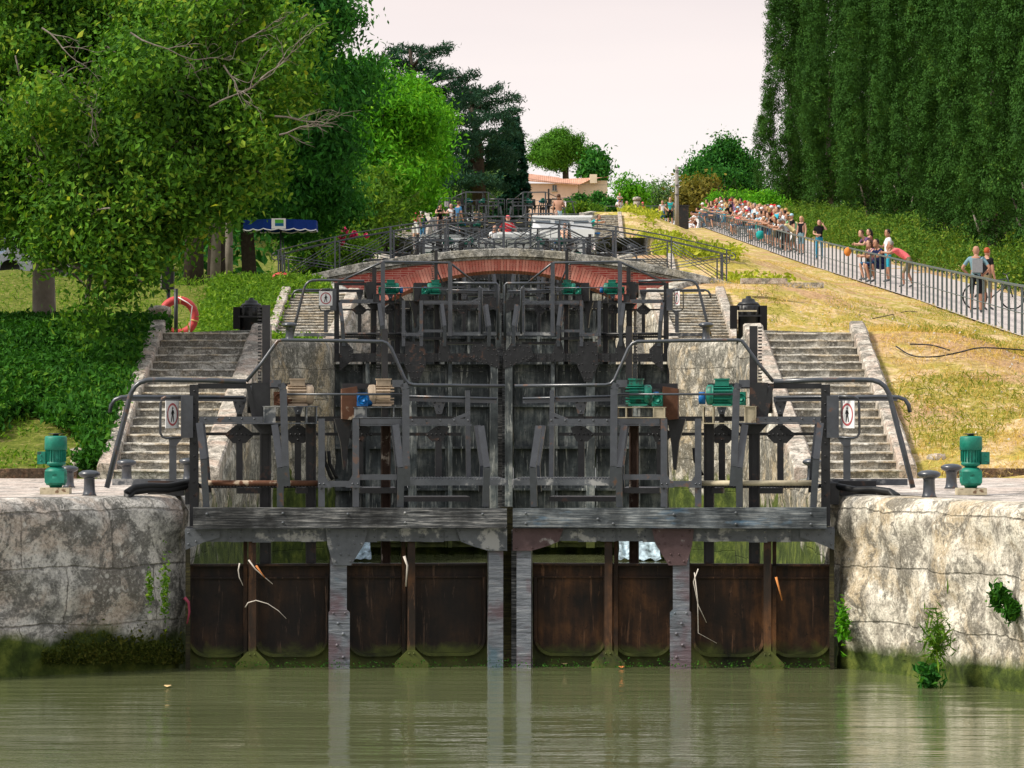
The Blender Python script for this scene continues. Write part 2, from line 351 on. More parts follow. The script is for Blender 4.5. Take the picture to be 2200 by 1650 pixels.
M['plate1b'] = rusty_plate('rusty_plating_orange', (0.012, 0.008, 0.005), (0.065, 0.029, 0.012), (0.19, 0.08, 0.026))
M['plate2'] = rusty_plate('grey_wet_plating', (0.018, 0.023, 0.026), (0.115, 0.135, 0.14), (0.42, 0.43, 0.40))
def ground_mat():
    a = NT('dry_grass_ground'); co = a.coord((1, 1, 1), 'World')
    n1 = a.noise(co, 0.35, 5, 0.6, 0.5); n2 = a.noise(co, 1.7, 6, 0.65); n3 = a.noise(co, 9, 6, 0.7)
    c = a.ramp(n3, [(0.28, (0.32, 0.21, 0.095)), (0.5, (0.62, 0.455, 0.235)), (0.72, (0.86, 0.68, 0.44))])
    c = a.mix(a.ramp(n2, [(0.44, 0.0), (0.54, 0.85)]), c, a.ramp(n3, [(0.3, (0.20, 0.18, 0.025)), (0.7, (0.52, 0.44, 0.07))]))
    c = a.mix(a.ramp(n1, [(0.50, 0.0), (0.60, 0.9)]), c, a.ramp(n3, [(0.3, (0.28, 0.16, 0.08)), (0.7, (0.66, 0.42, 0.25))]))
    geo = a.new('ShaderNodeNewGeometry'); sp_ = a.new('ShaderNodeSeparateXYZ'); a.t.links.new(geo.outputs['Position'], sp_.inputs[0])
    left = a.ramp(a.math('MULTIPLY', sp_.outputs[0], -0.2), [(0.0, 0.0), (0.6, 1.0)])
    c = a.mix(left, c, a.ramp(n3, [(0.3, (0.05, 0.08, 0.012)), (0.55, (0.16, 0.19, 0.03)), (0.72, (0.42, 0.30, 0.16))]))
    a.col(c); a.rough(0.95, 0.1); a.bump(a.math('ADD', n3, n2), 0.9, 0.08); return a.m
M['ground'] = ground_mat()
M['path'] = flat('pale_path_tarmac', (0.46, 0.41, 0.39), 0.95, 0.1, 0.1, 2)
def water_mat():
    a = NT('canal_water'); co = a.coord((0.55, 2.2, 1), 'World'); n1 = a.noise(co, 1.3, 3, 0.5, 0.3); n2 = a.noise(a.coord((3, 7.5, 1), 'World'), 1.6, 3, 0.6)
    a.col(a.ramp(a.noise(a.coord((0.3, 0.15, 1), 'World'), 1, 3), [(0.3, (0.095, 0.11, 0.048)), (0.7, (0.13, 0.142, 0.068))]))
    a.rough(0.03, 0.5); a.b.inputs['IOR'].default_value = 1.33
    patch = a.ramp(a.noise(a.coord((0.35, 0.5, 1), 'World'), 1.0, 2), [(0.48, 0.25), (0.62, 1.0)])
    a.bump(a.math('ADD', a.math('MULTIPLY', n1, 1.0), a.math('MULTIPLY', a.math('MULTIPLY', n2, patch), 0.6)), 0.16, 0.1); return a.m
M['water'] = water_mat()
M['foam'] = flat('white_water', (0.34, 0.44, 0.50), 0.3, 0.5, 0.7, 11)
M['bark'] = paint('grey_bark', (0.19, 0.165, 0.14), 0.9, 0.1, (0.32, 0.28, 0.25), 0.5, scale=5, bump=0.9)
M['twig'] = paint('pale_twig', (0.17, 0.145, 0.12), 0.9, 0.1, (0.26, 0.23, 0.2), 0.5, scale=9)
M['barkdark'] = paint('dark_bark', (0.045, 0.036, 0.028), 0.9, 0.1)
M['leafA'] = foliage('walnut_leaf', (0.014, 0.06, 0.010), (0.095, 0.225, 0.018), (0.28, 0.35, 0.035), 0.25)
M['leafB'] = foliage('ash_leaf', (0.008, 0.05, 0.010), (0.038, 0.165, 0.022), (0.10, 0.28, 0.035), 0.18)
M['leafC'] = foliage('locust_leaf', (0.03, 0.14, 0.008), (0.11, 0.34, 0.014), (0.24, 0.44, 0.025), 0.25)
M['leafD'] = foliage('shrub_leaf', (0.03, 0.09, 0.012), (0.11, 0.22, 0.02), (0.26, 0.34, 0.03), 0.3)
M['willow'] = foliage('grey_green_leaf', (0.05, 0.12, 0.045), (0.14, 0.25, 0.09), (0.24, 0.34, 0.14), 0.3)
M['cedar'] = foliage('cedar_needle', (0.008, 0.035, 0.022), (0.028, 0.08, 0.042), (0.05, 0.11, 0.05), 0.1)
M['cypress'] = foliage('cypress_spray', (0.006, 0.03, 0.006), (0.042, 0.12, 0.016), (0.17, 0.25, 0.03), 0.08, rnd=.3, ns=.9)
M['cypressfar'] = foliage('blue_cypress_spray', (0.004, 0.028, 0.016), (0.012, 0.06, 0.03), None, 0.1)
M['pine'] = foliage('umbrella_pine_needle', (0.03, 0.11, 0.012), (0.085, 0.23, 0.02), (0.13, 0.29, 0.03), 0.15)
M['ivy'] = foliage('dark_ivy', (0.008, 0.045, 0.005), (0.038, 0.14, 0.012), (0.13, 0.25, 0.02), 0.2)
M['ivylight'] = foliage('bright_ivy', (0.04, 0.11, 0.01), (0.14, 0.26, 0.02), (0.30, 0.38, 0.04), 0.3)
M['ivyyellow'] = foliage('yellow_green_ivy', (0.14, 0.19, 0.015), (0.36, 0.40, 0.04), (0.56, 0.54, 0.08), 0.3)
M['hedge'] = foliage('hedge_leaf', (0.02, 0.075, 0.008), (0.10, 0.19, 0.018), (0.27, 0.28, 0.035), 0.15)
M['drygrass'] = foliage('dry_grass_blade', (0.34, 0.23, 0.06), (0.66, 0.47, 0.16), (0.80, 0.64, 0.30), 0.3)
M['greengrass'] = foliage('green_grass_blade', (0.08, 0.13, 0.015), (0.26, 0.27, 0.035), (0.44, 0.38, 0.08), 0.3)
M['pink'] = flat('pink_flower', (0.62, 0.03, 0.14), 0.6)
# ---------------------------------------------------------------- levels and plan of the staircase of locks
def smooth(a, b, x):
    t = min(1, max(0, (x - a) / (b - a))); return t * t * (3 - 2 * t)
Bd = [-60, 44, 51.2, 77, 86, 110, 118, 145, 153, 180, 188, 215, 235, 300, 3000]
Bz = [1.59, 1.6, 3.42, 3.62, 5.15, 5.4, 7.0, 7.3, 8.95, 9.65, 11.75, 12.45, 13.5, 13.9, 14]
def B(d): return float(np.interp(d, Bd, Bz))
Pd = [-60, 30, 60, 85, 116, 158, 240, 300, 3000]; Pz = [1.6, 1.7, 2.9, 4.0, 5.55, 8.1, 13.3, 13.9, 14]
def P(d): return float(np.interp(d, Pd, Pz))
RXd = [30, 85, 116, 158, 247, 320]; RXx = [8.5, 11.0, 12.2, 12.1, 12.0, 12.0]
def RX(d): return float(np.interp(d, RXd, RXx))
GATE = [36.0, 69.0, 102.0, 137.0, 172.0, 205.0]
GCX = [-0.02, -0.19, -0.22, -0.26, -0.3, -0.34]
def cxo(d): return float(np.interp(d, GATE, GCX))
# inner wall line (distance from the canal's centre line)
Ld = [-60, 10, 24, 31, 34.7, 35.6, 35.95, 36.3]; Lx = [18, 18, 14, 9.2, 4.5, 3.35, 3.1, 3.03]
Rd = [-60, 10, 20, 27, 32.5, 34.8, 35.5, 35.8, 36.3]; Rx = [18, 18, 14, 8, 4.5, 3.6, 3.3, 3.1, 3.03]
tail_d = []; tail_x = []
STX = [(3.35, 4.5), (3.45, 4.6), (3.6, 4.9), (3.9, 5.3), (4.0, 5.4)]
for k, g in enumerate(GATE):
    o = [0.25, 0.25, 0.35, 0.6, 0.7, 0.3][k] - 0.25
    if k: tail_d += [g - 1.2, g - 0.8]; tail_x += [2.98, 2.98]
    tail_d += [g + 8, g + 15]; tail_x += [3.27 + o, 3.08 + o]
    if k < 5: tail_d += [g + 16.5, g + 19, g + 23.5, g + 28, g + 31.0]; tail_x += [3.5 + o, 4.4, 5.1, 4.4, 3.05]
Ld += tail_d; Lx += tail_x; Rd += tail_d; Rx += tail_x
def WX(side, d): return float(np.interp(d, Ld, Lx) if side < 0 else np.interp(d, Rd, Rx))
def stair_zone(d):
    for k, g in enumerate(GATE[:5]):
        if g + 8 <= d <= g + 15.2: return k
    return None
def ground_z(X, d):
    z = B(d)
    if X > 0:
        t = smooth(5.4, RX(d) - 0.6, X); z = z * (1 - t) + P(d) * t
        if X > RX(d) + 5: z += (X - RX(d) - 5) * 0.02
        hump = 0.35 * math.exp(-((d - 128) / 12) ** 2) * smooth(5.3, 7.5, X) * (1 - smooth(8.5, 11, X)); z += hump
    else:
        z += 0.06 * max(0, min(-X - 9, 12)) * smooth(48, 60, d)
    return z
# ---------------------------------------------------------------- ground: one sheet, both banks and the far plateau
def make_ground():
    ds = list(np.arange(-60, 28, 6)) + list(np.arange(28, 60, 0.4)) + list(np.arange(60, 125, 0.8)) + list(np.arange(125, 235, 1.5)) + [240, 250, 265, 285, 320, 400, 600, 1000, 1800, 2900]
    ts = [0.0, 0.25, 0.5, 0.8, 1.1, 1.45, 1.8, 2.3, 2.8, 3.3, 3.9, 4.5, 5.1, 5.8, 6.5, 7.2, 8, 8.8, 9.6, 10.5, 12, 13.5, 15, 18, 22, 28, 40, 70, 150, 400, 1200]
    V = []; F = []; n = len(ts)
    for side in (-1, 1):
        b0 = len(V)
        for i, d in enumerate(ds):
            k = stair_zone(d)
            for j, t in enumerate(ts):
                X = WX(side, d) + 0.45 + t
                if d > 208: X = max(0, X - (d - 208) * 0.4) if j == 0 else X * 1.0
                z = ground_z(X * side + (0 if d < 36 else cxo(d)), d)
                if k is not None and X < STX[k][1] - 0.02: z -= 0.5
                elif 36 < d < 208 and t < 0.01: z -= 0.05
                nz = noise.noise(Vector((X * side * 0.9, d * 0.9, 0))) * 0.10 + noise.noise(Vector((X * side * 0.25, d * 0.2, 5))) * 0.22 + noise.noise(Vector((X * side * 3, d * 3, 2))) * 0.05 + noise.noise(Vector((X * side * 1.2, d * .8, 11))) * 0.14
                far = smooth(WX(side, d) + 1.9, WX(side, d) + 3.5, X)
                if side > 0 and X > RX(d) - 0.5 and X < RX(d) + 3.8: far *= 0.0
                if d < 44.3: far *= smooth(9, 16, X)
                z += nz * far - (0.03 if k is None else 0)
                V.append((X * side + (cxo(d) if 36 < d < 300 else 0), d, z))
        for i in range(len(ds) - 1):
            for j in range(n - 1):
                a = b0 + i * n + j
                f = (a, a + 1, a + n + 1, a + n); F.append(f if side > 0 else f[::-1])
    # close the top pond end
    V = np.array(V); F = np.array(F)
    me = np_mesh('ground', V, F, M['ground'], True)
    o = link('ground', me); tag(o, kind='structure')
    
make_ground()
# footpath beside the railing
def strip(name, mat, ds, fx0, fx1, fz, kind='structure'):
    V = []; F = []
    for i, d in enumerate(ds):
        for X in (fx0(d), (fx0(d) + fx1(d)) / 2, fx1(d)): V.append((X, d, fz(X, d)))
    for i in range(len(ds) - 1):
        for j in range(2):
            a = i * 3 + j; F.append((a, a + 1, a + 4, a + 3))
    o = link(name, np_mesh(name, np.array(V), np.array(F), mat, True)); tag(o, kind=kind); return o
strip('footpath', M['path'], list(np.arange(28, 320, 2.0)), lambda d: RX(d) - 0.05, lambda d: RX(d) + 3.4, lambda X, d: P(d) + 0.03)
# quay paving beside gate one
for s in (-1, 1):
    V = []; F = []; ds = list(np.arange(28, 43.9, 0.5)); k = 12
    for i, d in enumerate(ds):
        for j in range(k):
            X = WX(s, d) + 0.40 + (15 - WX(s, d)) * (j / (k - 1)) ** 1.5
            V.append((X * s, d, 1.6 + 0.02 * noise.noise(Vector((X * s, d, 0))) + 0.01))
    for i in range(len(ds) - 1):
        for j in range(k - 1):
            a = i * k + j; f = (a, a + 1, a + k + 1, a + k); F.append(f if s > 0 else f[::-1])
    o = link('quay_paving', np_mesh('quay_paving', np.array(V), np.array(F), M['pave'], True)); tag(o, kind='structure')
# ---------------------------------------------------------------- water
def plane(name, x0, x1, y0, y1, z, mat):
    m = MB(); m.add([(x0, y0, z), (x1, y0, z), (x1, y1, z), (x0, y1, z)], [(0, 1, 2, 3)]); o = m.build(name, mat); tag(o, kind='structure'); return o
plane('canal_water', -18.5, 18.5, -60, 36.9, 0.0, M['water'])
plane('lock_chamber_water', -5.3, 5.3, 37.0, 69.8, -0.28, M['water'])
plane('lock_chamber_water', -5.6, 5.2, 69.9, 103, 2.1, M['water'])
plane('lock_chamber_water', -5.6, 5.2, 103.1, 138, 4.2, M['water'])
plane('lock_chamber_water', -5.9, 5.2, 138.1, 173, 8.35, M['water'])
plane('lock_chamber_water', -6, 5.2, 173.1, 211.8, 8.9, M['water'])
# ---------------------------------------------------------------- lock walls (profile swept along plan, roughened)
def lock_wall2(side, d0, d1, zb, mat, label, step=0.3, rough=0.05, seed=0, group=None, hmax=None):
    Dk = [x for x in (Ld if side < 0 else Rd) if d0 < x < d1]
    ds = sorted(set([round(float(x), 3) for x in list(np.arange(d0, d1, step)) + [d1] + Dk]))
    pts = [Vector((side * WX(side, d) + (cxo(d) if d > 36 else -0.02), d, 0)) for d in ds]
    Hm = max(B(d) for d in ds) - zb; nz_ = max(4, int(Hm / step)); K = nz_ + 1 + 6
    V = np.zeros((len(ds) * K, 3)); F = []
    for i, (p, d) in enumerate(zip(pts, ds)):
        a = (pts[min(i + 1, len(pts) - 1)] - pts[max(i - 1, 0)]).normalized()
        nrm = Vector((-a.y, a.x, 0)) if side > 0 else Vector((a.y, -a.x, 0))
        zt = B(d) + 0.015; H = zt - zb
        prof = [(0.0, zb + (H - 0.16) * j / nz_) for j in range(nz_ + 1)] + [(-0.03, zt - 0.07), (-0.09, zt - 0.015), (-0.2, zt), (-0.33, zt), (-0.48, zt - 0.004), (-0.49, zt - 0.3)]
        if stair_zone(d) is not None: prof[-4:] = [(-0.15, zt), (-0.18, zt - 0.01), (-0.2, zt - 0.05), (-0.21, zt - 0.4)]
        for j, (o_, z) in enumerate(prof):
            q = p + nrm * o_
            e_ = rough * (noise.noise(Vector((q.x * 1.3, q.y * 1.3, z * 2.2 + seed))) + 0.6 * noise.noise(Vector((q.x * 4, q.y * 4, z * 5 + seed))) + 0.3 * noise.noise(Vector((q.x * 11, q.y * 11, z * 11 + seed))))
            if j > nz_ + 1: e_ *= 0.3
            q = q + nrm * e_; V[i * K + j] = (q.x, q.y, z + (0 if o_ == 0 else e_ * 0.3))
    for i in range(len(ds) - 1):
        for j in range(K - 1):
            a = i * K + j; f = (a, a + K, a + K + 1, a + 1); F.append(f if side > 0 else f[::-1])
    me = np_mesh('lock_wall', V, np.array(F), mat, True)
    o = link('lock_wall', me); tag(o, label, 'wall', group); return o
lock_wall2(-1, 20, 37.0, -0.6, M['stone'], 'rough grey stone quay wall left of the nearest gate, green moss along its foot', 0.09, 0.075, 3)
lock_wall2(1, 18, 37.0, -0.6, M['stoneR'], 'pale weathered stone quay wall right of the nearest gate with weeds growing from it', 0.09, 0.08, 9)
EDGES = [37.0, 70.0, 103.0, 138.0, 173.0, 212]
ZB = [-0.5, 1.6, 3.8, 7.5, 8.0]
nm = ['first', 'second', 'third', 'fourth', 'fifth']
for k in range(5):
    for s in (-1, 1):
        lock_wall2(s, EDGES[k], EDGES[k + 1], ZB[k], M['stonemoss'] if k == 0 else M['stoneR' if s > 0 else 'stone'],
                   f"mottled stone wall on the {'left' if s < 0 else 'right'} side of the {nm[k]} lock chamber from the front", 0.22 if k < 2 else 0.7, 0.05 if k < 2 else 0.02, 17 * k + s, 'lock chamber walls')
# short straight wall closing the sill under each gate
for k, g in enumerate(GATE[1:], 1):
    m = MB(); zt = [0, 0.9, 2.9, 4.9, 8.3, 9.6][k]; m.bb(GCX[k] - 3.3, GCX[k] + 3.3, g + 0.5, g + 1.2, zt - 2.2, zt)
    o = m.build('sill_wall', M['stonemoss']); tag(o, f"wet stone sill wall under the {['','second','third','fourth','fifth','sixth'][k]} lock gate from the front", 'wall', 'sill walls under the gates')
for s_, x0, x1 in ((-1, -18.4, -14), (1, 14, 18.4)): pass
# ---------------------------------------------------------------- stairs
def stairs(k, s):
    g = GATE[k]; d0 = g + 8; d1 = g + 15.1; n = 18; xi, xo = STX[k]; c = cxo(d0)
    z0 = B(d0); z1 = B(d1)
    names = ['first', 'second', 'third', 'fourth', 'fifth']
    root = empty('stone_staircase', (s * (xi + xo) / 2 + c, d0, z0), 0,
                 f"worn stone staircase {'left' if s < 0 else 'right'} of the canal, {names[k]} flight up from the water", 'stairs', 'stone staircases beside the locks')
    X0 = root.location.x; cpx = c - X0
    ti = WX(s, d0) - WX(s, d1)
    for i in range(n):
        y0 = (d1 - d0) * i / n; y1 = (d1 - d0) * (i + 1) / n; za = (z1 - z0) * (i + 1) / n; zb = za - (z1 - z0) / n
        q = (i + 0.5) / n; a = s * (xi - ti * q - 0.05) + cpx; b = s * (xo + 0.04) + cpx
        m = MB(); N = 9; rr = random.Random(i * 7 + k)
        xs = [a + (b - a) * j / N for j in range(N + 1)]; jt = [rr.uniform(-0.012, 0.012) for _ in xs]; jz = [rr.uniform(-0.008, 0.006) for _ in xs]
        vs = []; 
        for x, jy, jz_ in zip(xs, jt, jz):
            vs += [(x, y0 + 0.012 + jy, zb - 0.25), (x, y0 + 0.012 + jy, za - 0.022 + jz_), (x, y0 - 0.004 + jy, za - 0.019 + jz_), (x, y0 - 0.003 + jy, za + jz_ - 0.004), (x, y0 + 0.02, za + jz_), (x, y1 + 0.06, za + 0.002)]
        fs = []; mt = []
        for j in range(N):
            for r in range(5):
                p = j * 6 + r; f = (p, p + 6, p + 7, p + 1)
                if (b > a): f = f
                else: f = f[::-1]
                fs.append(f); mt.append(1 if r < 1 else 0)
        for f, mm in zip(fs, mt): m.f.append(f); m.m.append(mm); m.sm.append(False)
        m.v += vs
        m.build('step', [M['tread'], M['riser']], root)
    # outer curb and inner coping following the slope
    def ramp_wall(name, xa0, xa1, wd, up, mat):
        m = MB(); N = 26
        ys = [(d1 - d0) * j / N for j in range(N + 1)]; vs = []
        for j, y in enumerate(ys):
            t = j / N; z = (z1 - z0) * t + up + 0.02 * noise.noise(Vector((xa0 * 3, y * 2.1, k + s))); x = xa0 + (xa1 - xa0) * t
            jx = 0.012 * noise.noise(Vector((y * 3, xa0, s)))
            vs += [(x * s + cpx + jx, y, z - 0.9), (x * s + cpx + jx, y, z - 0.02), ((x + 0.02) * s + cpx, y, z), ((x + wd - 0.03) * s + cpx, y, z + 0.004), ((x + wd) * s + cpx - jx, y, z - 0.03), ((x + wd) * s + cpx - jx, y, z - 0.9)]
        fs = []
        for j in range(N):
            for r in range(5):
                p = j * 6 + r; f = (p, p + 1, p + 7, p + 6); fs.append(f if s < 0 else f[::-1])
        e0 = (0, 5, 4, 3, 2, 1); e1 = tuple(N * 6 + q for q in (0, 1, 2, 3, 4, 5)); fs += [e0 if s < 0 else e0[::-1], e1 if s < 0 else e1[::-1]]
        m.add(vs, fs); m.build(name, mat, root)
    ramp_wall('curb', xo, xo + 0.05, 0.2, 0.17, M['coping'])
    ramp_wall('coping', WX(s, d0) + 0.03, WX(s, d1) + 0.03, 0.26, 0.13, M['coping'])
    return root
for k in range(5):
    for s in (-1, 1): stairs(k, s)
# low reddish kerbs behind the front quay
for s, lab in ((-1, 'low reddish earth-stained kerb behind the left quay paving'), (1, 'low reddish kerb behind the right quay paving')):
    m = MB(); xs = np.linspace(5.0, 13, 30)
    for a, b in zip(xs[:-1], xs[1:]):
        h = 0.11 + 0.02 * noise.noise(Vector((a * 2, s, 0))); m.box((s * (a + b) / 2, 44.2, 1.58 + h / 2), (b - a + 0.002, 0.22, h + 0.05))
    o = m.build('kerb', M['kerbred']); tag(o, lab, 'kerb')
# ---------------------------------------------------------------- brick arch bridge in front of gate three
def bridge():
    d0, d1 = 87.0, 89.3; s_ = FPX / d0; c = -0.19
    def Z(py): return CZ + (HY - py) / s_
    cr = Z(534); zs = Z(611)
    root = empty('arch_bridge', (c, d0, zs - 1.6), 0, 'humpbacked red brick footbridge with pale stone coping arching over the second lock', 'bridge')
    L = lambda X, d, z: (X - root.location.x, d - root.location.y, z - root.location.z)
    zr = root.location.z
    hw = 5.3
    def top(x):  # top of coping
        x = abs(x) / hw
        return zs + (cr - zs) * (0.5 + 0.5 * cos(pi * min(1, x))) * (1 - 0.0 * x) if x > 0.0 else cr
    def topz(x):
        t = min(1, abs(x) / hw); return zs + (cr - zs) * (1 - t ** 1.75) ** 1.0
    Rr = 5.5; zc = Z(581) - Rr; hi = 3.0
    def intr(x): return zc + math.sqrt(Rr * Rr - x * x)
    ring = 0.33
    # voussoir ring, one brick at a time in one mesh, front and back faces proud of the spandrel
    m = MB(); a0 = math.asin(hi / Rr); n = 92
    for i in range(n):
        t0 = -a0 + 2 * a0 * i / n + 0.0006; t1 = -a0 + 2 * a0 * (i + 1) / n - 0.0014
        jr = R.uniform(-0.012, 0.008)
        vs = []
        for y in (d0 - 0.03 + R.uniform(-0.006, 0.006), d1 + 0.03):
            for rr, t in ((Rr, t0), (Rr, t1), (Rr + ring + jr, t1), (Rr + ring + jr, t0)):
                vs.append(L(c + rr * sin(t), y, zc + rr * cos(t)))
        m.add(vs, [(0, 1, 2, 3), (7, 6, 5, 4), (0, 4, 5, 1), (3, 2, 6, 7), (1, 5, 6, 2), (0, 3, 7, 4)])
    m.build('arch_ring', M['vous'], root)
    # spandrel walls and vault body
    m = MB(); xs = np.linspace(-hw, hw, 85)
    def low(x):
        return (zc + (Rr + 0.01) * 1.0 * cos(math.asin(x / (Rr + 0.01)))) if abs(x) < hi else zs - .16
    vs = []; fs = []
    for x in xs:
        zt = topz(x) - 0.24; zl = min(low(x), zt - 0.02)
        vs += [L(c + x, d0, zl), L(c + x, d0, zt), L(c + x, d1, zt), L(c + x, d1, zl)]
    for i in range(len(xs) - 1):
        for r in range(4):
            p = i * 4 + r; q = i * 4 + (r + 1) % 4; fs.append((p, q, q + 4, p + 4))
    fs.append((0, 1, 2, 3)); fs.append((3 + (len(xs) - 1) * 4, 2 + (len(xs) - 1) * 4, 1 + (len(xs) - 1) * 4, (len(xs) - 1) * 4))
    m.add(vs, fs); m.build('spandrel', M['brick'], root)
    # stone abutment ends over the brick
    for s in (-1, 1):
        m = MB(); xs2 = np.linspace(3.02, hw, 14); 
        for a, b in zip(xs2[:-1], xs2[1:]):
            zt = min(topz((a + b) / 2) - 0.26, zs - .12 if a < 3.8 else 99)
            m.bb(*(sorted((c + s * a - root.location.x, c + s * b - root.location.x))), -0.05, d1 - d0 + 0.05, -2.6, zt - zr - 0.002)
        m.build('abutment', M['stone'], root)
    # mortar moulding and stone coping following the hump, front and back parapet and deck
    def band(name, y0, y1, up0, up1, mat, n=60, rough=0.0, x1=hw + 0.1):
        m = MB(); xs = np.linspace(-x1, x1, n)
        vs = []; fs = []
        for x in xs:
            e_ = rough * noise.noise(Vector((x * 3, y0, up0)))
            vs += [L(c + x, y0 + e_, topz(x) + up0), L(c + x, y0 + e_, topz(x) + up1 - 0.02), L(c + x, y0 + 0.02, topz(x) + up1 + e_), L(c + x, y1 - 0.02, topz(x) + up1), L(c + x, y1, topz(x) + up1 - 0.02), L(c + x, y1, topz(x) + up0)]
        for i in range(n - 1):
            for r in range(6):
                p = i * 6 + r; q = i * 6 + (r + 1) % 6; fs.append((p, q, q + 6, p + 6))
        fs += [(0, 1, 2, 3, 4, 5), tuple((n - 1) * 6 + q for q in (5, 4, 3, 2, 1, 0))]
        m.add(vs, fs); m.build(name, mat, root)
    band('moulding', d0 - 0.07, d1 + 0.07, -0.242, -0.17, M['bridgestone'], rough=0.02)
    band('coping', d0 - 0.16, d0 + 0.16, -0.17, 0.0, M['bridgestone'], rough=0.03)
    band('coping', d1 - 0.16, d1 + 0.16, -0.17, 0.0, M['bridgestone'], rough=0.03)
    band('deck', d0 + 0.165, d1 - 0.165, -0.172, -0.10, M['pave'])
    # railings
    xsP = [-5.1, -3.82, -2.56, -1.29, 0.0, 1.27, 2.54, 3.80, 5.05]
    for yy, nmr in ((d0, 'front'), (d1, 'rear')):
        rl = empty('railing', (c, yy, zs), 0, 'thin dark iron railing with crossed rods on the %s edge of the brick bridge' % nmr, 'railing', 'railings of the brick bridge')
        def railz(x): return 0.74 + (topz(x) if abs(x) < hw else topz(hw)) - 0.02
        LL = lambda x, z, dy=0: (x, dy, z - zs)
        m = MB(); pts = [LL(x, railz(x)) for x in np.linspace(-5.15, 5.15, 44)]
        m.tube(pts, 0.014, 6); m.build('top_rail', M['steel'], rl)
        if nmr == 'front':
            m = MB(); m.tube([LL(x, railz(x) - 0.095) for x in np.linspace(-5.1, 5.1, 40)], 0.009, 5); m.build('second_rail', M['steel'], rl)
        for s in (-1, 1):
            m = MB(); pts = []
            for i in range(16):
                t = i / 15; r_ = 0.10 * (1 - 0.75 * t); an = pi / 2 - t * 2 * pi * 1.2
                pts.append(LL(s * (5.15 + 0.02 + r_ * cos(an) ), railz(hw) - 0.10 + r_ * sin(an)))
            m.tube(pts, 0.014, 6); m.build('scroll', M['steel'], rl)
        for i, x in enumerate(xsP):
            m = MB(); wd = 0.05 if i in (2, 6, 4) else 0.032
            if i in (0, 8): m.bar(LL(x - 0.09 * (1 if x > 0 else -1), topz(x) - 0.02), LL(x - 0.09 * (1 if x > 0 else -1), railz(x) - 0.1), 0.035, 0.035)
            m.bar(LL(x, topz(x) - 0.02), LL(x, railz(x)), wd, 0.035); m.build('post', M['steel'], rl)
        for a, b in zip(xsP[:-1], xsP[1:]):
            m = MB()
            for dz in (0.0, 0.07):
                m.tube([LL(a, topz(a) + 0.05 + dz), LL(b, railz(b) - 0.17 + dz)], 0.009, 5); m.tube([LL(a, railz(a) - 0.17 + dz), LL(b, topz(b) + 0.05 + dz)], 0.009, 5)
            m.build('cross_bracing', M['steel'], rl)
bridge()
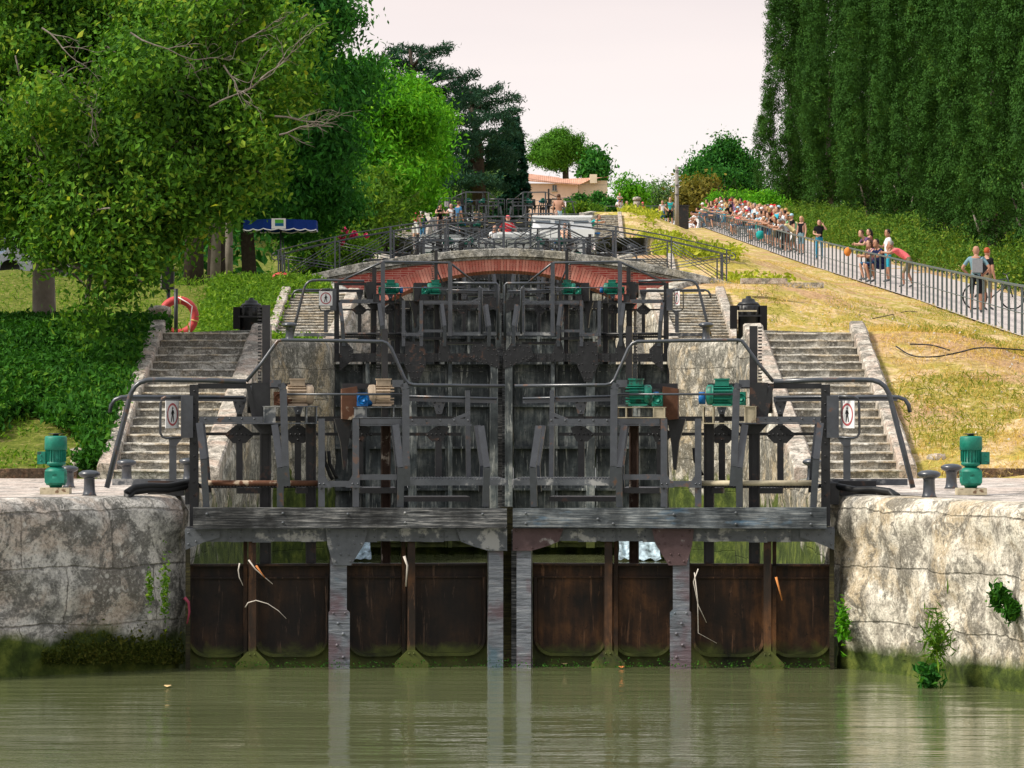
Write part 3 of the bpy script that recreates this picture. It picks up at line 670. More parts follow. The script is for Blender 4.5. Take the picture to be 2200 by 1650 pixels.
# ---------------------------------------------------------------- lock gates
GP = 229.2      # photo pixels per metre at the nearest gate
def leaf(s, k, label, deep, colr, seed=0, near=True, sign_rot=60, rust=True):
    """one gate leaf. s=-1 left, +1 right. Measurements from the left leaf of the nearest gate."""
    d = GATE[k]; quay = B(d)
    hx = GCX[k] + s * 2.958
    root = empty('lock_gate_leaf', (hx, d, quay), radians(5) * (-s), label, 'lock gate')
    rr = random.Random(seed + 5)
    mx = s > 0
    z0 = 1.6
    def G(px, py, w=0.0): return ((px - 417) / GP, w, (HY - py) / GP + CZ - z0)
    def mb(): return MB(mx)
    def part(name, m, mat, par=root): return m.build(name, mat, par)
    ST = M['steel']; SD = M['steel2']; RV = 0.011
    # hinge post
    m = mb(); m.bb(-0.045, 0.04, -0.06, 0.1, G(0, 1130)[2], G(0, 826)[2])
    for py in range(840, 1080, 28): m.rivet(0.0, -0.06, G(0, py)[2], RV)
    part('hinge_post', m, SD)
    # upper handrail: arc at quay side, long tube, hump over the gear, tail
    def arc(p, q, r_, n=5): return [p]
    m = mb(); w = -0.30
    pts = [G(231, 1044, w), G(252, 958, w), G(276, 868, w), G(282, 846, w), G(290, 831, w), G(301, 822, w), G(316, 817, w), G(340, 816, w), G(440, 817, w), G(527, 820, w)]
    m.tube(pts, 0.024, 8); m.bar(G(231, 1046, w), G(276, 868, w), 0.05, 0.03); part('end_rail', m, ST)
    if k == 0:
        m = mb(); m.tube([G(527, 820, w), G(560, 780, w), G(588, 741, w), G(594, 733, w), G(604, 731, w), G(700, 732, w), G(818, 734, w), G(828, 738, w), G(836, 748, w), G(866, 815, w), G(874, 824, w), G(886, 827, w), G(1081, 829, w)], 0.017, 7)
        part('handrail', m, ST)
    else:
        for w2, x0, x1, x2, x3, r_ in ((w, 421, 603, 880, 999, .021), (.34, 421, 597, 822, 866, .014)):
            m = mb(); m.tube([G(x0, 824, w2), G(x1 - 6, 743, w2), G(x1 + 4, 739, w2), G(x2 - 4, 743, w2), G(x2 + 6, 748, w2), G(x3, 838, w2)], r_, 7); part('handrail', m, ST)
        for px in (603, 880): m = mb(); m.bar(G(px, 742, w), G(px, 1045, w), .075, .05); part('tall_post', m, ST)
        m = mb(); m.tube([G(884, 826, w), G(1070, 827, w), G(1077, 834, w), G(1077, 1060, w)], .026, 7); part('handrail', m, ST)
        m = mb(); m.tube([G(999, 838, w), G(1010, 850, w), G(1010, 1035, w)], .02, 6); part('handrail', m, ST)
    m = mb(); m.tube([G(235, 886, .3), G(238, 870, .3), G(246, 858, .3), G(260, 853, .3), G(280, 852, .3), G(525, 854, .3)], 0.02, 7)
    m.bar(G(262, 856, .3), G(530, 857, .3), 0.045, 0.02); part('end_rail', m, ST)
    m = mb(); m.bar(G(875, 856, .3), G(1075, 861, .3), 0.048, 0.03); m.tube([G(875, 851, .28), G(1075, 856, .28)], 0.013, 6); part('handrail', m, ST)
    m = mb(); m.tube([G(612, 847, -.34), G(866, 847, -.34)], 0.011, 6); part('guard_rod', m, ST)
    for a, b in ((425, 670), (735, 870)): m = mb(); m.bar(G(a, 829, .1), G(b, 829, .1), 0.05, 0.07); part('gear_beam', m, SD)
    # bent posts in front of and behind the walkway
    def bent(nm_, pts, wd=0.062, dp=0.05, mat=ST, wv=None):
        m = mb(); n = len(pts)
        for i in range(n - 1):
            a = G(*pts[i]); b = G(*pts[i + 1])
            m.bar(a, b, wd, dp, 0)
        part(nm_, m, mat)
    for w_, nmx in ((-.36, 'front'), (.42, 'rear')):
        o_ = 0 if w_ < 0 else 6
        base = 1087 if w_ < 0 else 1060
        bent('post', [(427 + o_, 908, w_ - 0.0), (436 + o_, 985, w_ - .04), (442 + o_, base, w_)])
        bent('post', [(587 + o_, 912, w_), (599 + o_, 1003, w_ - .04), (599 + o_, base, w_)])
        bent('post', [(845 + o_, 912, w_), (856 + o_, 1003, w_ - .04), (855 + o_, base, w_)])
        bent('post', [(1028 + o_, 915, w_), (1040 + o_, 1003, w_ - .04), (1038 + o_, base, w_)])
    if k == 0:
        bent('tall_post', [(577, 824, -.40), (600, 824, -.40), (605, 836, -.40), (610, 1000, -.40), (613, 1042, -.38)], 0.066)
        bent('tall_post', [(838, 824, -.40), (861, 824, -.40), (866, 836, -.40), (867, 1000, -.40), (869, 1042, -.38)], 0.066)
    for px in (687, 760):
        m = mb(); m.bar(G(px, 899, -.36), G(px, 1087, -.36), 0.06, 0.05); 
        for py in (1030, 1048): m.rivet(*G(px, py, -.386), RV)
        part('post', m, ST)
    m = mb(); m.bar(G(1010, 838, .25), G(1012, 1034, .25), 0.045, 0.04); part('post', m, ST)
    # crossbeams
    m = mb(); m.bar(G(427, 901, -.30), G(562, 901, -.30), 0.055, 0.012); m.bar(G(427, 909, -.27), G(605, 909, -.27), 0.012, 0.08)
    for px in range(440, 560, 26): m.rivet(*G(px, 899, -.307), RV)
    part('crossbeam', m, ST)
    m = mb(); m.bar(G(770, 905, -.30), G(1004, 905, -.30), 0.05, 0.012); m.bar(G(770, 913, -.27), G(1010, 913, -.27), 0.012, 0.08)
    for px in range(882, 1004, 30): m.rivet(*G(px, 903, -.307), RV)
    m.bar(G(968, 902, -.29), G(1006, 887, -.29), 0.03, 0.02); part('crossbeam', m, ST)
    # rear lattice with diamond gusset plates
    for px in (515, 642, 777, 949):
        m = mb()
        if px in (515, 642): poly = [(px - 33, 934), (px - 8, 914), (px + 8, 914), (px + 33, 934), (px + 14, 953), (px - 14, 953)]
        else: poly = [(px - 30, 934), (px - 8, 918), (px + 8, 914), (px + 24, 920), (px + 10, 950), (px - 14, 950)]
        m.plate([(G(a, b)[0], G(a, b)[2]) for a, b in poly], .40, 0.02)
        for dx, dy in ((0, -12), (0, 12), (-15, 0), (15, 0), (-5, 0), (5, 0), (-24, 1), (24, 1)): m.rivet(G(px + dx, 0)[0], .39, G(0, 934 + dy)[2], RV)
        part('gusset_plate', m, SD)
        m = mb(); m.bar(G(px, 950, .40), G(px, 1034, .40), 0.062, 0.03); part('post', m, SD)
        m = mb(); poly = [(px - 15, 860), (px + 15, 860), (px + 6, 890), (px - 6, 890)]
        m.plate([(G(a, b)[0], G(a, b)[2]) for a, b in poly], .33, 0.02)
        for dx, dy in ((-9, 5), (9, 5), (0, 13), (0, 24)): m.rivet(G(px + dx, 0)[0], .32, G(0, 860 + dy)[2], RV)
        part('gusset_plate', m, ST)
        m = mb(); m.bar(G(px, 888, .36), G(px, 916, .36), 0.05, 0.03); part('hanger', m, SD)
    m = mb(); m.bar(G(427, 933, .43), G(1000, 934, .43), 0.03, 0.02); part('tie_bar', m, SD)
    m = mb(); m.bar(G(427, 900, .38), G(1010, 900, .38), 0.045, 0.02); part('tie_bar', m, SD)
    # walkway beam, pipe and bracket
    m = mb(); m.bar(G(240, 1037, .35), G(420, 1037, .35), 0.06, 0.05); part('walkway_arm', m, M['steelold'])
    m = mb()
    for w_ in (-.26, .36): m.bar(G(866, 1036, w_), G(1088, 1036, w_), 0.055, 0.04)
    for px in np.arange(875, 1080, 6.5): m.bar(G(px, 1029, -.28), G(px, 1029, .38), 0.008, 0.02, up=(0, 0, 1))
    m.bb(G(870, 0)[0], G(1086, 0)[0], -.24, .34, G(0, 1031.5)[2], G(0, 1029.5)[2]); part('walkway', m, M['steelold'])
    m = mb()
    for px in np.arange(425, 690, 7): m.bar(G(px, 1044, -.2), G(px, 1044, .38), 0.008, 0.02, up=(0, 0, 1))
    m.bar(G(420, 1046, .38), G(700, 1046, .38), 0.04, 0.03); part('walkway', m, SD)
    m = mb(); m.tube([G(445, 1036, -.31), G(684, 1037, -.31)], 0.026, 8); part('pipe', m, M['rust'] if s < 0 and k == 0 else (M['cream'] if k == 0 else SD))
    m = mb(); m.bar(G(684, 1038, -.39), G(768, 1038, -.39), 0.055, 0.02)
    for sx, px in ((1, 687), (-1, 760)):
        m.plate([(G(px - 8, 0)[0], G(0, 1046)[2]), (G(px + sx * 22 if sx > 0 else px + 8, 0)[0], G(0, 1046)[2]), (G(px + 8 if sx > 0 else px + 8, 0)[0], G(0, 1022)[2]), (G(px - 8, 0)[0], G(0, 1022)[2])] if sx > 0 else
                [(G(px - 22, 0)[0], G(0, 1046)[2]), (G(px + 8, 0)[0], G(0, 1046)[2]), (G(px + 8, 0)[0], G(0, 1020)[2]), (G(px - 8, 0)[0], G(0, 1020)[2])], -.40, 0.015)
    for px in (683, 692, 753, 764): m.rivet(*G(px, 1038, -.408), RV)
    m.bar(G(768, 1024, -.36), G(848, 1024, -.36), 0.05, 0.03); part('bracket', m, ST)
    for a, b, c_, e_ in ((508, 560, 1060, 1048), (636, 660, 1060, 1048), (772, 850, 1060, 1048), (866, 1010, 1078, 1068)): m = mb(); m.bb(G(a, 0)[0], G(b, 0)[0], -.1, .35, G(0, c_)[2], G(0, e_)[2]); part('bearer', m, SD)
    # paddle columns, racks
    for px, wd, mat in ((570, 24, SD), (668, 22, SD), (736, 26, None), (830, 20, M['rustcol'] if k == 0 else SD)):
        if mat is None:
            m = mb(); m.plate([(G(a, 0)[0], G(0, b)[2]) for a, b in ((718, 900), (757, 900), (748, 960), (744, 1010), (738, 1010), (732, 950))], .12, 0.16); part('lever_bracket', m, SD)
            continue
        m = mb(); zb = 1320 if k == 0 else 1200
        m.bar(G(px, 905, .12), G(px, zb, .12), wd / GP, 0.09); m.bar(G(px - wd * .42, 905, .06), G(px - wd * .42, zb, .06), 0.012, 0.03); m.bar(G(px + wd * .42, 905, .06), G(px + wd * .42, zb, .06), 0.012, 0.03)
        part('paddle_column', m, mat)
        if px in (570,): m = mb(); m.plate([(G(a, 0)[0], G(0, b)[2]) for a, b in ((540, 910), (605, 910), (585, 932), (560, 932))], .12, 0.2); part('column_head', m, SD)
    tops = {0: ((567, 655), (822, 706)), 1: ((567, 760), (822, 690)), 2: ((567, 700), (822, 740))}.get(k, ((567, 720), (822, 760)))
    if s > 0 and k == 0: tops = ((567, 700), (835, 700))
    for px, py in tops:
        m = mb(); m.bar(G(px + 4, py, -.02), G(px + 4, 905, -.02), 0.075 if px < 700 else 0.06, 0.06)
        t = py + 4
        while t < 830:
            m.bar(G(px - 6, t, -.02), G(px - 14, t, -.02), 0.014, 0.05); t += 7
        part('rack', m, M['rack'])
    # gear housings and motors
    m = mb(); m.bb(G(540, 0)[0], G(578, 0)[0], -.22, .12, G(0, 900)[2], G(0, 822)[2]); m.lathe(((G(537, 0)[0] + .0), -.05, G(0, 858)[2]), [(0.02, -.03), (.13, -.03), (.13, 0.02), (0.1, .05)], 12, 0, 'x')
    m.bar(G(531, 826, -.2), G(545, 900, -.2), 0.04, 0.06); part('gear_housing', m, SD)
    m = mb(); m.plate([(G(a, 0)[0], G(0, b)[2]) for a, b in ((733, 835), (765, 830), (772, 880), (752, 902), (733, 900))], -.0, 0.28)
    part('gear_housing', m, M['rust'] if (k == 0) else SD)
    bx = M['steelold'] if s < 0 else M['cream']
    if k: bx = SD
    for a, b, y0_, y1_ in ((562, 680, 872, 908), (757, 866, 874, 896)):
        m = mb(); t = .012
        m.bb(G(a, 0)[0], G(b, 0)[0], -.3, .05, G(0, y0_ + 2)[2], G(0, y0_)[2]); m.bb(G(a, 0)[0], G(b, 0)[0], -.3, .05, G(0, y1_ + 2)[2], G(0, y1_)[2])
        for xx in (a + 3, a + 26, b - 24, b - 3): m.bb(G(xx, 0)[0] - .006, G(xx, 0)[0] + .006, -.3, .05, G(0, y1_)[2], G(0, y0_)[2])
        m.bb(G(a + 2, 0)[0], G(a + 26, 0)[0], -.29, -.28, G(0, y1_)[2], G(0, y0_)[2])
        part('motor_bracket', m, bx)
    for (mc, gc, side) in (((640, 848), (598, 856), 1), ((820, 848), (776, 858), 1)):
        left = s < 0
        mat = M['beige'] if (left and k == 0) else (M['teal'] if k < 2 else M['tealdark'])
        mt = mb(); c = G(mc[0], mc[1], -.14); r_ = 0.082
        if mc[0] > 700 or True:
            flip = -1 if mc[0] > 700 else 1
            mt.lathe(c, [(r_ * .9, -.12), (r_, -.11), (r_, .07)], 14, 0, 'x')
            mt.lathe(c, [(r_ * 1.14, flip * .07), (r_ * 1.2, flip * .085), (r_ * 1.16, flip * .125), (r_ * .8, flip * .14)], 14, 0, 'x')
            for q in range(9): # cooling fins
                an = pi * (q / 8); mt.box((c[0] - flip * .02, c[1] - (r_ + .006) * sin(an), c[2] + (r_ + .006) * cos(an)), (0.17, 0.016, 0.008), M=Matrix.Rotation(an + pi / 2, 3, 'X'))
            mt.box((c[0] - flip * .01, c[1], c[2] + r_ + .03), (0.13, 0.12, 0.06)); mt.box((c[0] - flip * .01, c[1], c[2] + r_ + .064), (0.145, 0.135, 0.014))
            mt.bb(c[0] - .1, c[0] + .08, c[1] - .07, c[1] + .07, c[2] - .105, c[2] - .085)
        mo = part('motor', mt, mat)
        gm = mb(); g = G(gc[0], gc[1], -.16)
        if (mc[0] > 700) == left and left: gm.lathe((g[0], g[1], g[2]), [(.03, -.05), (.048, -.045), (.048, .05), (.03, .06)], 12, 0, 'x')
        gm.box(g, (0.10, 0.14, 0.125)); gm.lathe((g[0], g[1] - .07, g[2]), [(.046, -.02), (.05, 0)], 12, 0, 'y'); gm.lathe((g[0], g[1] - .085, g[2]), [(.024, -.012), (.026, 0)], 10, 0, 'y')
        gm.lathe((g[0] + .08 if flip > 0 else g[0] + .06, g[1], g[2] + .0), [(.05, -.04), (.065, 0), (.05, .04)], 12, 0, 'x')
        if k == 0 and left and mc[0] > 700: gmat = M['blue']
        elif k == 0 and left: gmat = M['rust']
        else: gmat = mat
        gm.build('gearbox', gmat, mo)
        if not (left and k == 0):
            bmx = mb(); e_ = c[0] + flip * .175; bmx.lathe((e_, c[1], c[2] - .03), [(.045, -.03), (.06, -.025), (.06, .03), (.03, .035)], 10, 0, 'x'); bmx.build('brake', M['blue'], mo)
    # control cabinet and prohibition sign in its loop bracket
    m = mb(); m.bb(G(389, 0)[0], G(414, 0)[0], -.14, .04, G(0, 940)[2], G(0, 850)[2]); m.bb(G(388, 0)[0], G(391, 0)[0], -.15, -.13, G(0, 938)[2], G(0, 852)[2]); part('cabinet', m, ST)
    m = mb(); m.tube([G(388, 851, -.17), G(356, 852, -.17), G(348, 856, -.17), G(345, 866, -.17), G(344, 930, -.17), G(349, 938, -.17), G(358, 941, -.17), G(388, 939, -.17)], 0.012, 6)
    m.bar(G(371, 940, -.1), G(371, 1030, -.1), 0.068, 0.03); m.plate([(G(a, 0)[0], G(0, b)[2]) for a, b in ((362, 940), (392, 940), (378, 958), (364, 958))], -.12, .02); part('sign_bracket', m, ST)
    sg = mb(); H = 0.128; W_ = H * cos(radians(sign_rot)); cz = G(370, 890)[2]; cx_ = G(370, 0)[0]; cy_ = -.20
    ry = H * sin(radians(sign_rot)) * (-1)
    def SP(u, v, o=0.0):   # sign plane: u -1..1, v -1..1
        nx = sin(radians(sign_rot)); ny = cos(radians(sign_rot))
        return (cx_ + u * W_ + o * nx, cy_ - u * ry - o * ny, cz + v * H)
    sg.add([SP(-1, -1), SP(1, -1), SP(1, 1), SP(-1, 1), SP(-1, -1, -.006), SP(1, -1, -.006), SP(1, 1, -.006), SP(-1, 1, -.006)], [(0, 1, 2, 3), (7, 6, 5, 4), (0, 4, 5, 1), (3, 2, 6, 7), (0, 3, 7, 4), (1, 5, 6, 2)])
    so = part('sign', sg, M['white'])
    rg = mb(); n = 28
    vs = []; fs = []
    for i in range(n):
        t = 2 * pi * i / n; vs += [SP(.83 * cos(t), .83 * sin(t), .003), SP(.68 * cos(t), .68 * sin(t), .003)]
        j = (i + 1) % n; fs.append((2 * i, 2 * j, 2 * j + 1, 2 * i + 1))
    rg.add(vs, [f[::-1] for f in fs]); rg.build('red_ring', M['signred'], so)
    pg = mb()
    def ply(pts): pg.add([SP(a, b, .005) for a, b in pts], [tuple(range(len(pts)))])
    ply([(.0 + .085 * cos(2 * pi * i / 10), .46 + .10 * sin(2 * pi * i / 10)) for i in range(10)])
    ply([(-.10, .0), (.10, .0), (.13, .3), (-.02, .36), (-.12, .28)])          # trunk
    ply([(-.02, .02), (-.12, .02), (-.26, -.52), (-.17, -.55)]); ply([(.10, .02), (-.02, .02), (.12, -.55), (.21, -.54)])   # legs
    ply([(-.08, .32), (-.26, .05), (-.22, -.0), (-.04, .24)]); ply([(.10, .3), (.26, .08), (.22, .02), (.07, .2)])         # arms
    pg.build('walking_figure', M['black'], so)
    # ---- the gate proper below the walkway
    wf = [G(414, 1087), G(1082, 1091), G(1082, 1131), G(414, 1132)]
    if k == 0:
        m = mb(); m.plate([(p[0], p[2]) for p in wf], -.42, 0.09)
        for px, py in ((604, 1100), (604, 1120), (864, 1100), (864, 1121), (443, 1101), (742, 1102), (1030, 1103)) if s < 0 else ((447, 1101), (447, 1123), (606, 1099), (606, 1123), (738, 1103), (900, 1113), (867, 1123), (1054, 1101), (1054, 1123)):
            m.rivet(*G(px, py, -.465), 0.014, 1)
        part('timber_beam', m, [M['wood'] if s < 0 else M['woodblue'], M['steelold']])
    by0, by1 = (1132, 1161) if k == 0 else (1116, 1150)
    gap = 1211 if k == 0 else 1160
    so_, sr_ = (M['steelold'], M['steelred']) if k == 0 else (SD, SD)
    m = mb(); m.bb(G(398, 0)[0], G(1083, 0)[0], -.33, -.31, G(0, by1)[2], G(0, by0)[2]); m.bb(G(398, 0)[0], G(1083, 0)[0], -.31, .1, G(0, by0 + 4)[2], G(0, by0 + 1)[2])
    m.bb(G(398, 0)[0], G(1083, 0)[0], .1, .12, G(0, by1)[2], G(0, by0)[2])
    xs = [440, 505, 560, 600, 660, 790, 835, 880, 925, 970]
    for i, px in enumerate(xs):
        wdx = rr.choice((16, 20, 24)); m.bb(G(px - wdx, 0)[0], G(px + wdx, 0)[0], -.338 - .004 * (i % 2), -.331, G(0, by1 + 1 * (i % 3))[2], G(0, by0 + 3)[2])
        for q in (-wdx + 5, wdx - 5):
            for v in (8, 20): m.rivet(G(px + q, 0)[0], -.342, G(0, by0 + v)[2], RV)
    part('top_beam', m, so_)
    if k:  # deep riveted diamond plates of the farther gates
        for px, wdx, dn, mm_ in ((905 - 170, 44, 1232, SD), (1010, 55, 1165, SD), (455, 30, 1180, SD)):
            m = mb(); t_ = 1068 if px != 455 else 1060
            if px == 455: poly = [(425, 1062), (445, 1062), (482, 1100), (482, 1140), (425, 1190)]
            elif px == 1010: poly = [(955, 1130), (975, 1080), (1050, 1074), (1082, 1120), (1082, 1180), (1030, 1160), (980, 1148)]
            else: poly = [(px - 40, 1068), (px + 40, 1068), (px + 44, 1165), (px + 14, 1232), (px - 14, 1232), (px - 44, 1165)]
            pl = [(G(a, 0)[0], G(0, b)[2]) for a, b in poly]; m.plate(pl, -.36, 0.02)
            cxp = sum(a for a, b in poly) / len(poly); cyp = sum(b for a, b in poly) / len(poly)
            for a, b in poly:
                for f in (0.82, 0.5): m.rivet(G(cxp + (a - cxp) * f, 0)[0], -.37, G(0, cyp + (b - cyp) * f)[2], RV * 1.2)
            for (a, b), (a2, b2) in zip(poly, poly[1:] + poly[:1]): m.rivet(G(cxp + ((a + a2) / 2 - cxp) * .84, 0)[0], -.37, G(0, cyp + ((b + b2) / 2 - cyp) * .84)[2], RV * 1.2)
            part('gusset_plate', m, mm_)
        for px in (598, 855):
            m = mb(); poly = [(px - 10, 1062), (px + 10, 1062), (px + 26, 1118), (px + 26, 1150), (px - 26, 1150), (px - 26, 1118)]
            m.plate([(G(a, 0)[0], G(0, b)[2]) for a, b in poly], -.35, 0.02)
            for a, b in poly: m.rivet(G(px + (a - px) * .7, 0)[0], -.36, G(0, 1106 + (b - 1106) * .8)[2], RV * 1.2)
            part('gusset_plate', m, SD)
    else:
        m = mb(); poly = [(396, 1134), (470, 1134), (470, 1152), (436, 1162), (398, 1178)]
        m.plate([(G(a, 0)[0], G(0, b)[2]) for a, b in poly], -.36, 0.02)
        for a, b in ((404, 1142), (404, 1166), (420, 1160), (430, 1146), (455, 1146)): m.rivet(*G(a, b, -.37), RV)
        part('gusset_plate', m, so_)
        m = mb(); poly = [(696, 1134), (786, 1134), (778, 1166), (750, 1212), (712, 1212), (700, 1170)]
        m.plate([(G(a, 0)[0], G(0, b)[2]) for a, b in poly], -.37, 0.02)
        for a, b in poly: 
            m.rivet(*G(741 + (a - 741) * .82, 1165 + (b - 1165) * .82, -.38), RV); m.rivet(*G(741 + (a - 741) * .45, 1165 + (b - 1165) * .5, -.38), RV)
        part('gusset_plate', m, so_ if s < 0 else sr_)
        m = mb(); poly = [(975, 1134), (1084, 1134), (1084, 1182), (1044, 1182), (1010, 1172), (985, 1162)]
        m.plate([(G(a, 0)[0], G(0, b)[2]) for a, b in poly], -.37, 0.02)
        for a, b in poly: m.rivet(*G(1030 + (a - 1030) * .85, 1155 + (b - 1155) * .75, -.38), RV)
        part('gusset_plate', m, so_ if s < 0 else sr_)
    zbot = -deep - (quay - 1.6) * 0
    # main posts
    LS = M['lowsteel'] if k == 0 else M['plate2']
    m = mb(); m.bb(G(706, 0)[0], G(741, 0)[0], -.36, -.2, zbot, G(0, 1150)[2])
    if k == 0:
        m.plate([(G(a, 0)[0], G(0, b)[2]) for a, b in ((702, 1450), (702, 1312), (708, 1306), (741, 1306), (747, 1312), (747, 1450))], -.375, 0.02)
        for a, b in ((712, 1314), (737, 1314), (722, 1336), (733, 1358), (720, 1382), (733, 1408)): m.rivet(*G(a, b, -.385), RV * (1 if b < 1320 else 1.5))
    part('post', m, LS)
    m = mb(); m.bb(G(1045, 0)[0], G(1076, 0)[0], -.36, -.2, zbot, G(0, 1170)[2]); part('post', m, LS)
    m = mb(); m.bb(G(398, 0)[0], G(408, 0)[0], -.3, -.1, zbot, G(0, 1165)[2]); part('heel_post', m, M['woodwet'] if k == 0 else SD)
    for px in (540, 880):
        m = mb(); m.bb(G(px - 8, 0)[0], G(px + 8, 0)[0], -.3, -.2, zbot, G(0, by1)[2]); m.bb(G(px - 18, 0)[0], G(px - 10, 0)[0], -.12, .0, zbot, G(0, by1)[2])
        if k == 0:
            m.plate([(G(a, 0)[0], G(0, b)[2]) for a, b in ((px - 36, 1422), (px - 10, 1396), (px + 10, 1396), (px + 36, 1422), (px + 36, 1450), (px - 36, 1450))], -.31, 0.02)
            for dx in (-5, 5): m.rivet(*G(px + dx, 1402, -.32), RV)
        part('stiffener', m, M['plate1b'] if k == 0 else LS)
    # plating with a rounded recess look: rim frames in front of the sheet
    zt = G(0, gap)[2]
    for i, (a, b) in enumerate(((408, 532), (550, 700), (748, 870), (890, 1040))):
        m = mb()
        m.bb(G(a - 8, 0)[0], G(b + 8, 0)[0], -.02, 0.0, zbot, zt)
        m.bb(G(a - 4, 0)[0], G(b + 4, 0)[0], -.12, -.02, zt - .02, zt); m.bb(G(a - 4, 0)[0], G(b + 4, 0)[0], -.05, -.02, zt - .14, zt - .125)
        # rim following the sides and round bottom corners
        zb_ = G(0, 1408)[2] if k == 0 else zbot + 0.1
        x0, x1 = G(a, 0)[0], G(b, 0)[0]; rr_ = 0.16; pts = [(x0, 0, zt - .13)]
        for q in range(7):
            t = pi + (pi / 2) * q / 6; pts.append((x0 + rr_ + rr_ * cos(t), 0, zb_ + rr_ + rr_ * sin(t)))
        for q in range(7):
            t = 1.5 * pi + (pi / 2) * q / 6; pts.append((x1 - rr_ + rr_ * cos(t), 0, zb_ + rr_ + rr_ * sin(t)))
        pts.append((x1, 0, zt - .13))
        for p, q in zip(pts[:-1], pts[1:]): m.bar((p[0], -.05, p[2]), (q[0], -.05, q[2]), .03, .07)
        if k:
            for q in range(14): m.rivet(x0 + (x1 - x0) * q / 13, -.05, zt - .06, RV)
            z_ = zt - .2
            while z_ > zbot + .3: 
                for xx in (x0, x1): m.rivet(xx, -.09, z_, RV)
                z_ -= .13
        part('plating_panel', m, (M['plate1'] if (s < 0) else M['plate1b']) if k == 0 else M['plate2'])
    if k:
        m = mb()
        for zz in np.arange(zt - .75, zbot, -.75): m.bb(G(400, 0)[0], G(1045, 0)[0], -.14, -.02, zz - .02, zz + .02)
        part('stiffener', m, M['plate2'])
    # timber mitre post
    m = mb(); a, b = (1080, 1090)
    if s < 0: m.bb(G(1078, 0)[0], G(1102, 0)[0], -.10, .06, zbot, G(0, 1090)[2]); mt_ = M['woodwet']
    else: m.bb(G(1076, 0)[0], G(1089, 0)[0], -.26, -.06, zbot, G(0, 1138)[2]); mt_ = M['wood']
    part('mitre_post', m, mt_ if k == 0 else M['wood'])
    return root
ord_ = ['nearest', 'second', 'third', 'fourth', 'fifth', 'sixth']
g0 = leaf(-1, 0, 'left leaf of the nearest lock gate, beige motors and a dark rusted plating', 1.9, None, 1, sign_rot=62)
g1 = leaf(1, 0, 'right leaf of the nearest lock gate, teal green motors and a blue-stained timber beam', 1.9, None, 2, sign_rot=60)
g2 = leaf(-1, 1, 'left leaf of the second lock gate in front of the brick bridge, tall grey plating', 3.7, None, 3, sign_rot=20)
g3 = leaf(1, 1, 'right leaf of the second lock gate in front of the brick bridge, tall grey plating', 3.7, None, 4, sign_rot=66)
b2 = leaf(-1, 2, 'left leaf of the lock gate directly behind the brick bridge', 3.4, None, 5, sign_rot=30)
b3 = leaf(1, 2, 'right leaf of the lock gate directly behind the brick bridge', 3.4, None, 6, sign_rot=50)
for k in (3, 4, 5):
    for s, src in ((-1, b2), (1, b3)):
        c = copy_tree(src); c.location = (GCX[k] + s * 2.958, GATE[k], B(GATE[k]))
        c['label'] = f"{'left' if s < 0 else 'right'} leaf of the " + ['', '', '', 'fourth lock gate, below the moored boats', 'fifth lock gate, just above the moored boats', 'topmost lock gate below the utility pole'][k]
# hydraulic hoses from the quay to the gate
for s in (-1, 1):
    m = MB(s > 0); 
    def Q(px, py, d): v = pt(px, py, d); return (v.x + 0.0, v.y, v.z)
    for o_ in (0, 8) if s < 0 else (0,):
        m.tube([Q(268, 1082, 35.6), Q(272, 1066 - o_, 35.6), Q(288, 1056 - o_, 35.7), Q(320, 1052 - o_, 35.8), Q(360, 1053 - o_, 35.9), Q(395, 1046 - o_, 36.1), Q(418, 1040 - o_, 36.2)], 0.033, 8)
    o = m.build('hose', M['rubber']); tag(o, f"thick black rubber hoses running from the {'left' if s < 0 else 'right'} quay to the nearest gate" if s < 0 else 'single thick black rubber hose running from the right quay to the nearest gate', 'hose')
    m = MB(s > 0); v = pt(352, 1072, 36.0); m.box((v.x, v.y + .35, 1.67), (0.34, 0.3, 0.14)); m.box((v.x + .25, v.y + .2, 1.62), (0.12, 0.2, 0.2))
    o = m.build('gate_anchor', M['steel2']); tag(o, f"dark anchor box bolted to the {'left' if s < 0 else 'right'} quay beside the hinge of the nearest gate", 'anchor')
for px, py, s, lab in ((715, 992, -1, 'black cable loop hanging in front of the left leaf'), (1500, 985, 1, 'short black cable hanging behind the right leaf')):
    m = MB(); v = pt(px, py, 36.3)
    m.tube([v + Vector((-.04, 0, .1)), v + Vector((-.03, 0, -.02)), v + Vector((.02, 0, -.12)), v + Vector((.04, 0, -.16))], .018, 6)
    if s < 0: m.tube([v + Vector((-.08, 0, .1)), v + Vector((-.075, 0, -.0)), v + Vector((-.02, 0, -.14)), v + Vector((.0, 0, -.17))], .018, 6)
    o = m.build('cable', M['rubber']); tag(o, lab, 'cable')
# white water pouring from the paddles of the second gate
def jet(x0, x1, zt, d, lab):
    V = []; F = []; n = 26; m_ = 14
    for i in range(n):
        u = i / (n - 1)
        for j in range(m_):
            t = j / (m_ - 1); x = x0 + (x1 - x0) * u; spread = 0.25 * t
            V.append((x + (u - .5) * spread + .03 * noise.noise(Vector((x * 9, t * 5, 1))), d - 1.6 * t + .10 * noise.noise(Vector((x * 12, t * 8, 0))), zt - (zt + 0.25) * t ** 1.7 + .08 * noise.noise(Vector((x * 14, t * 9, 3)))))
    for i in range(n - 1):
        for j in range(m_ - 1): a = i * m_ + j; F.append((a, a + 1, a + m_ + 1, a + m_))
    o = link('water_jet', np_mesh('water_jet', np.array(V), np.array(F), M['foam'], True)); tag(o, lab, 'water')
jet(-2.85, -2.55, .30, 67.9, 'narrow white water jet gushing under the left leaf of the second gate'); jet(1.95, 2.45, .42, 67.9, 'broad white water jet gushing under the right leaf of the second gate')
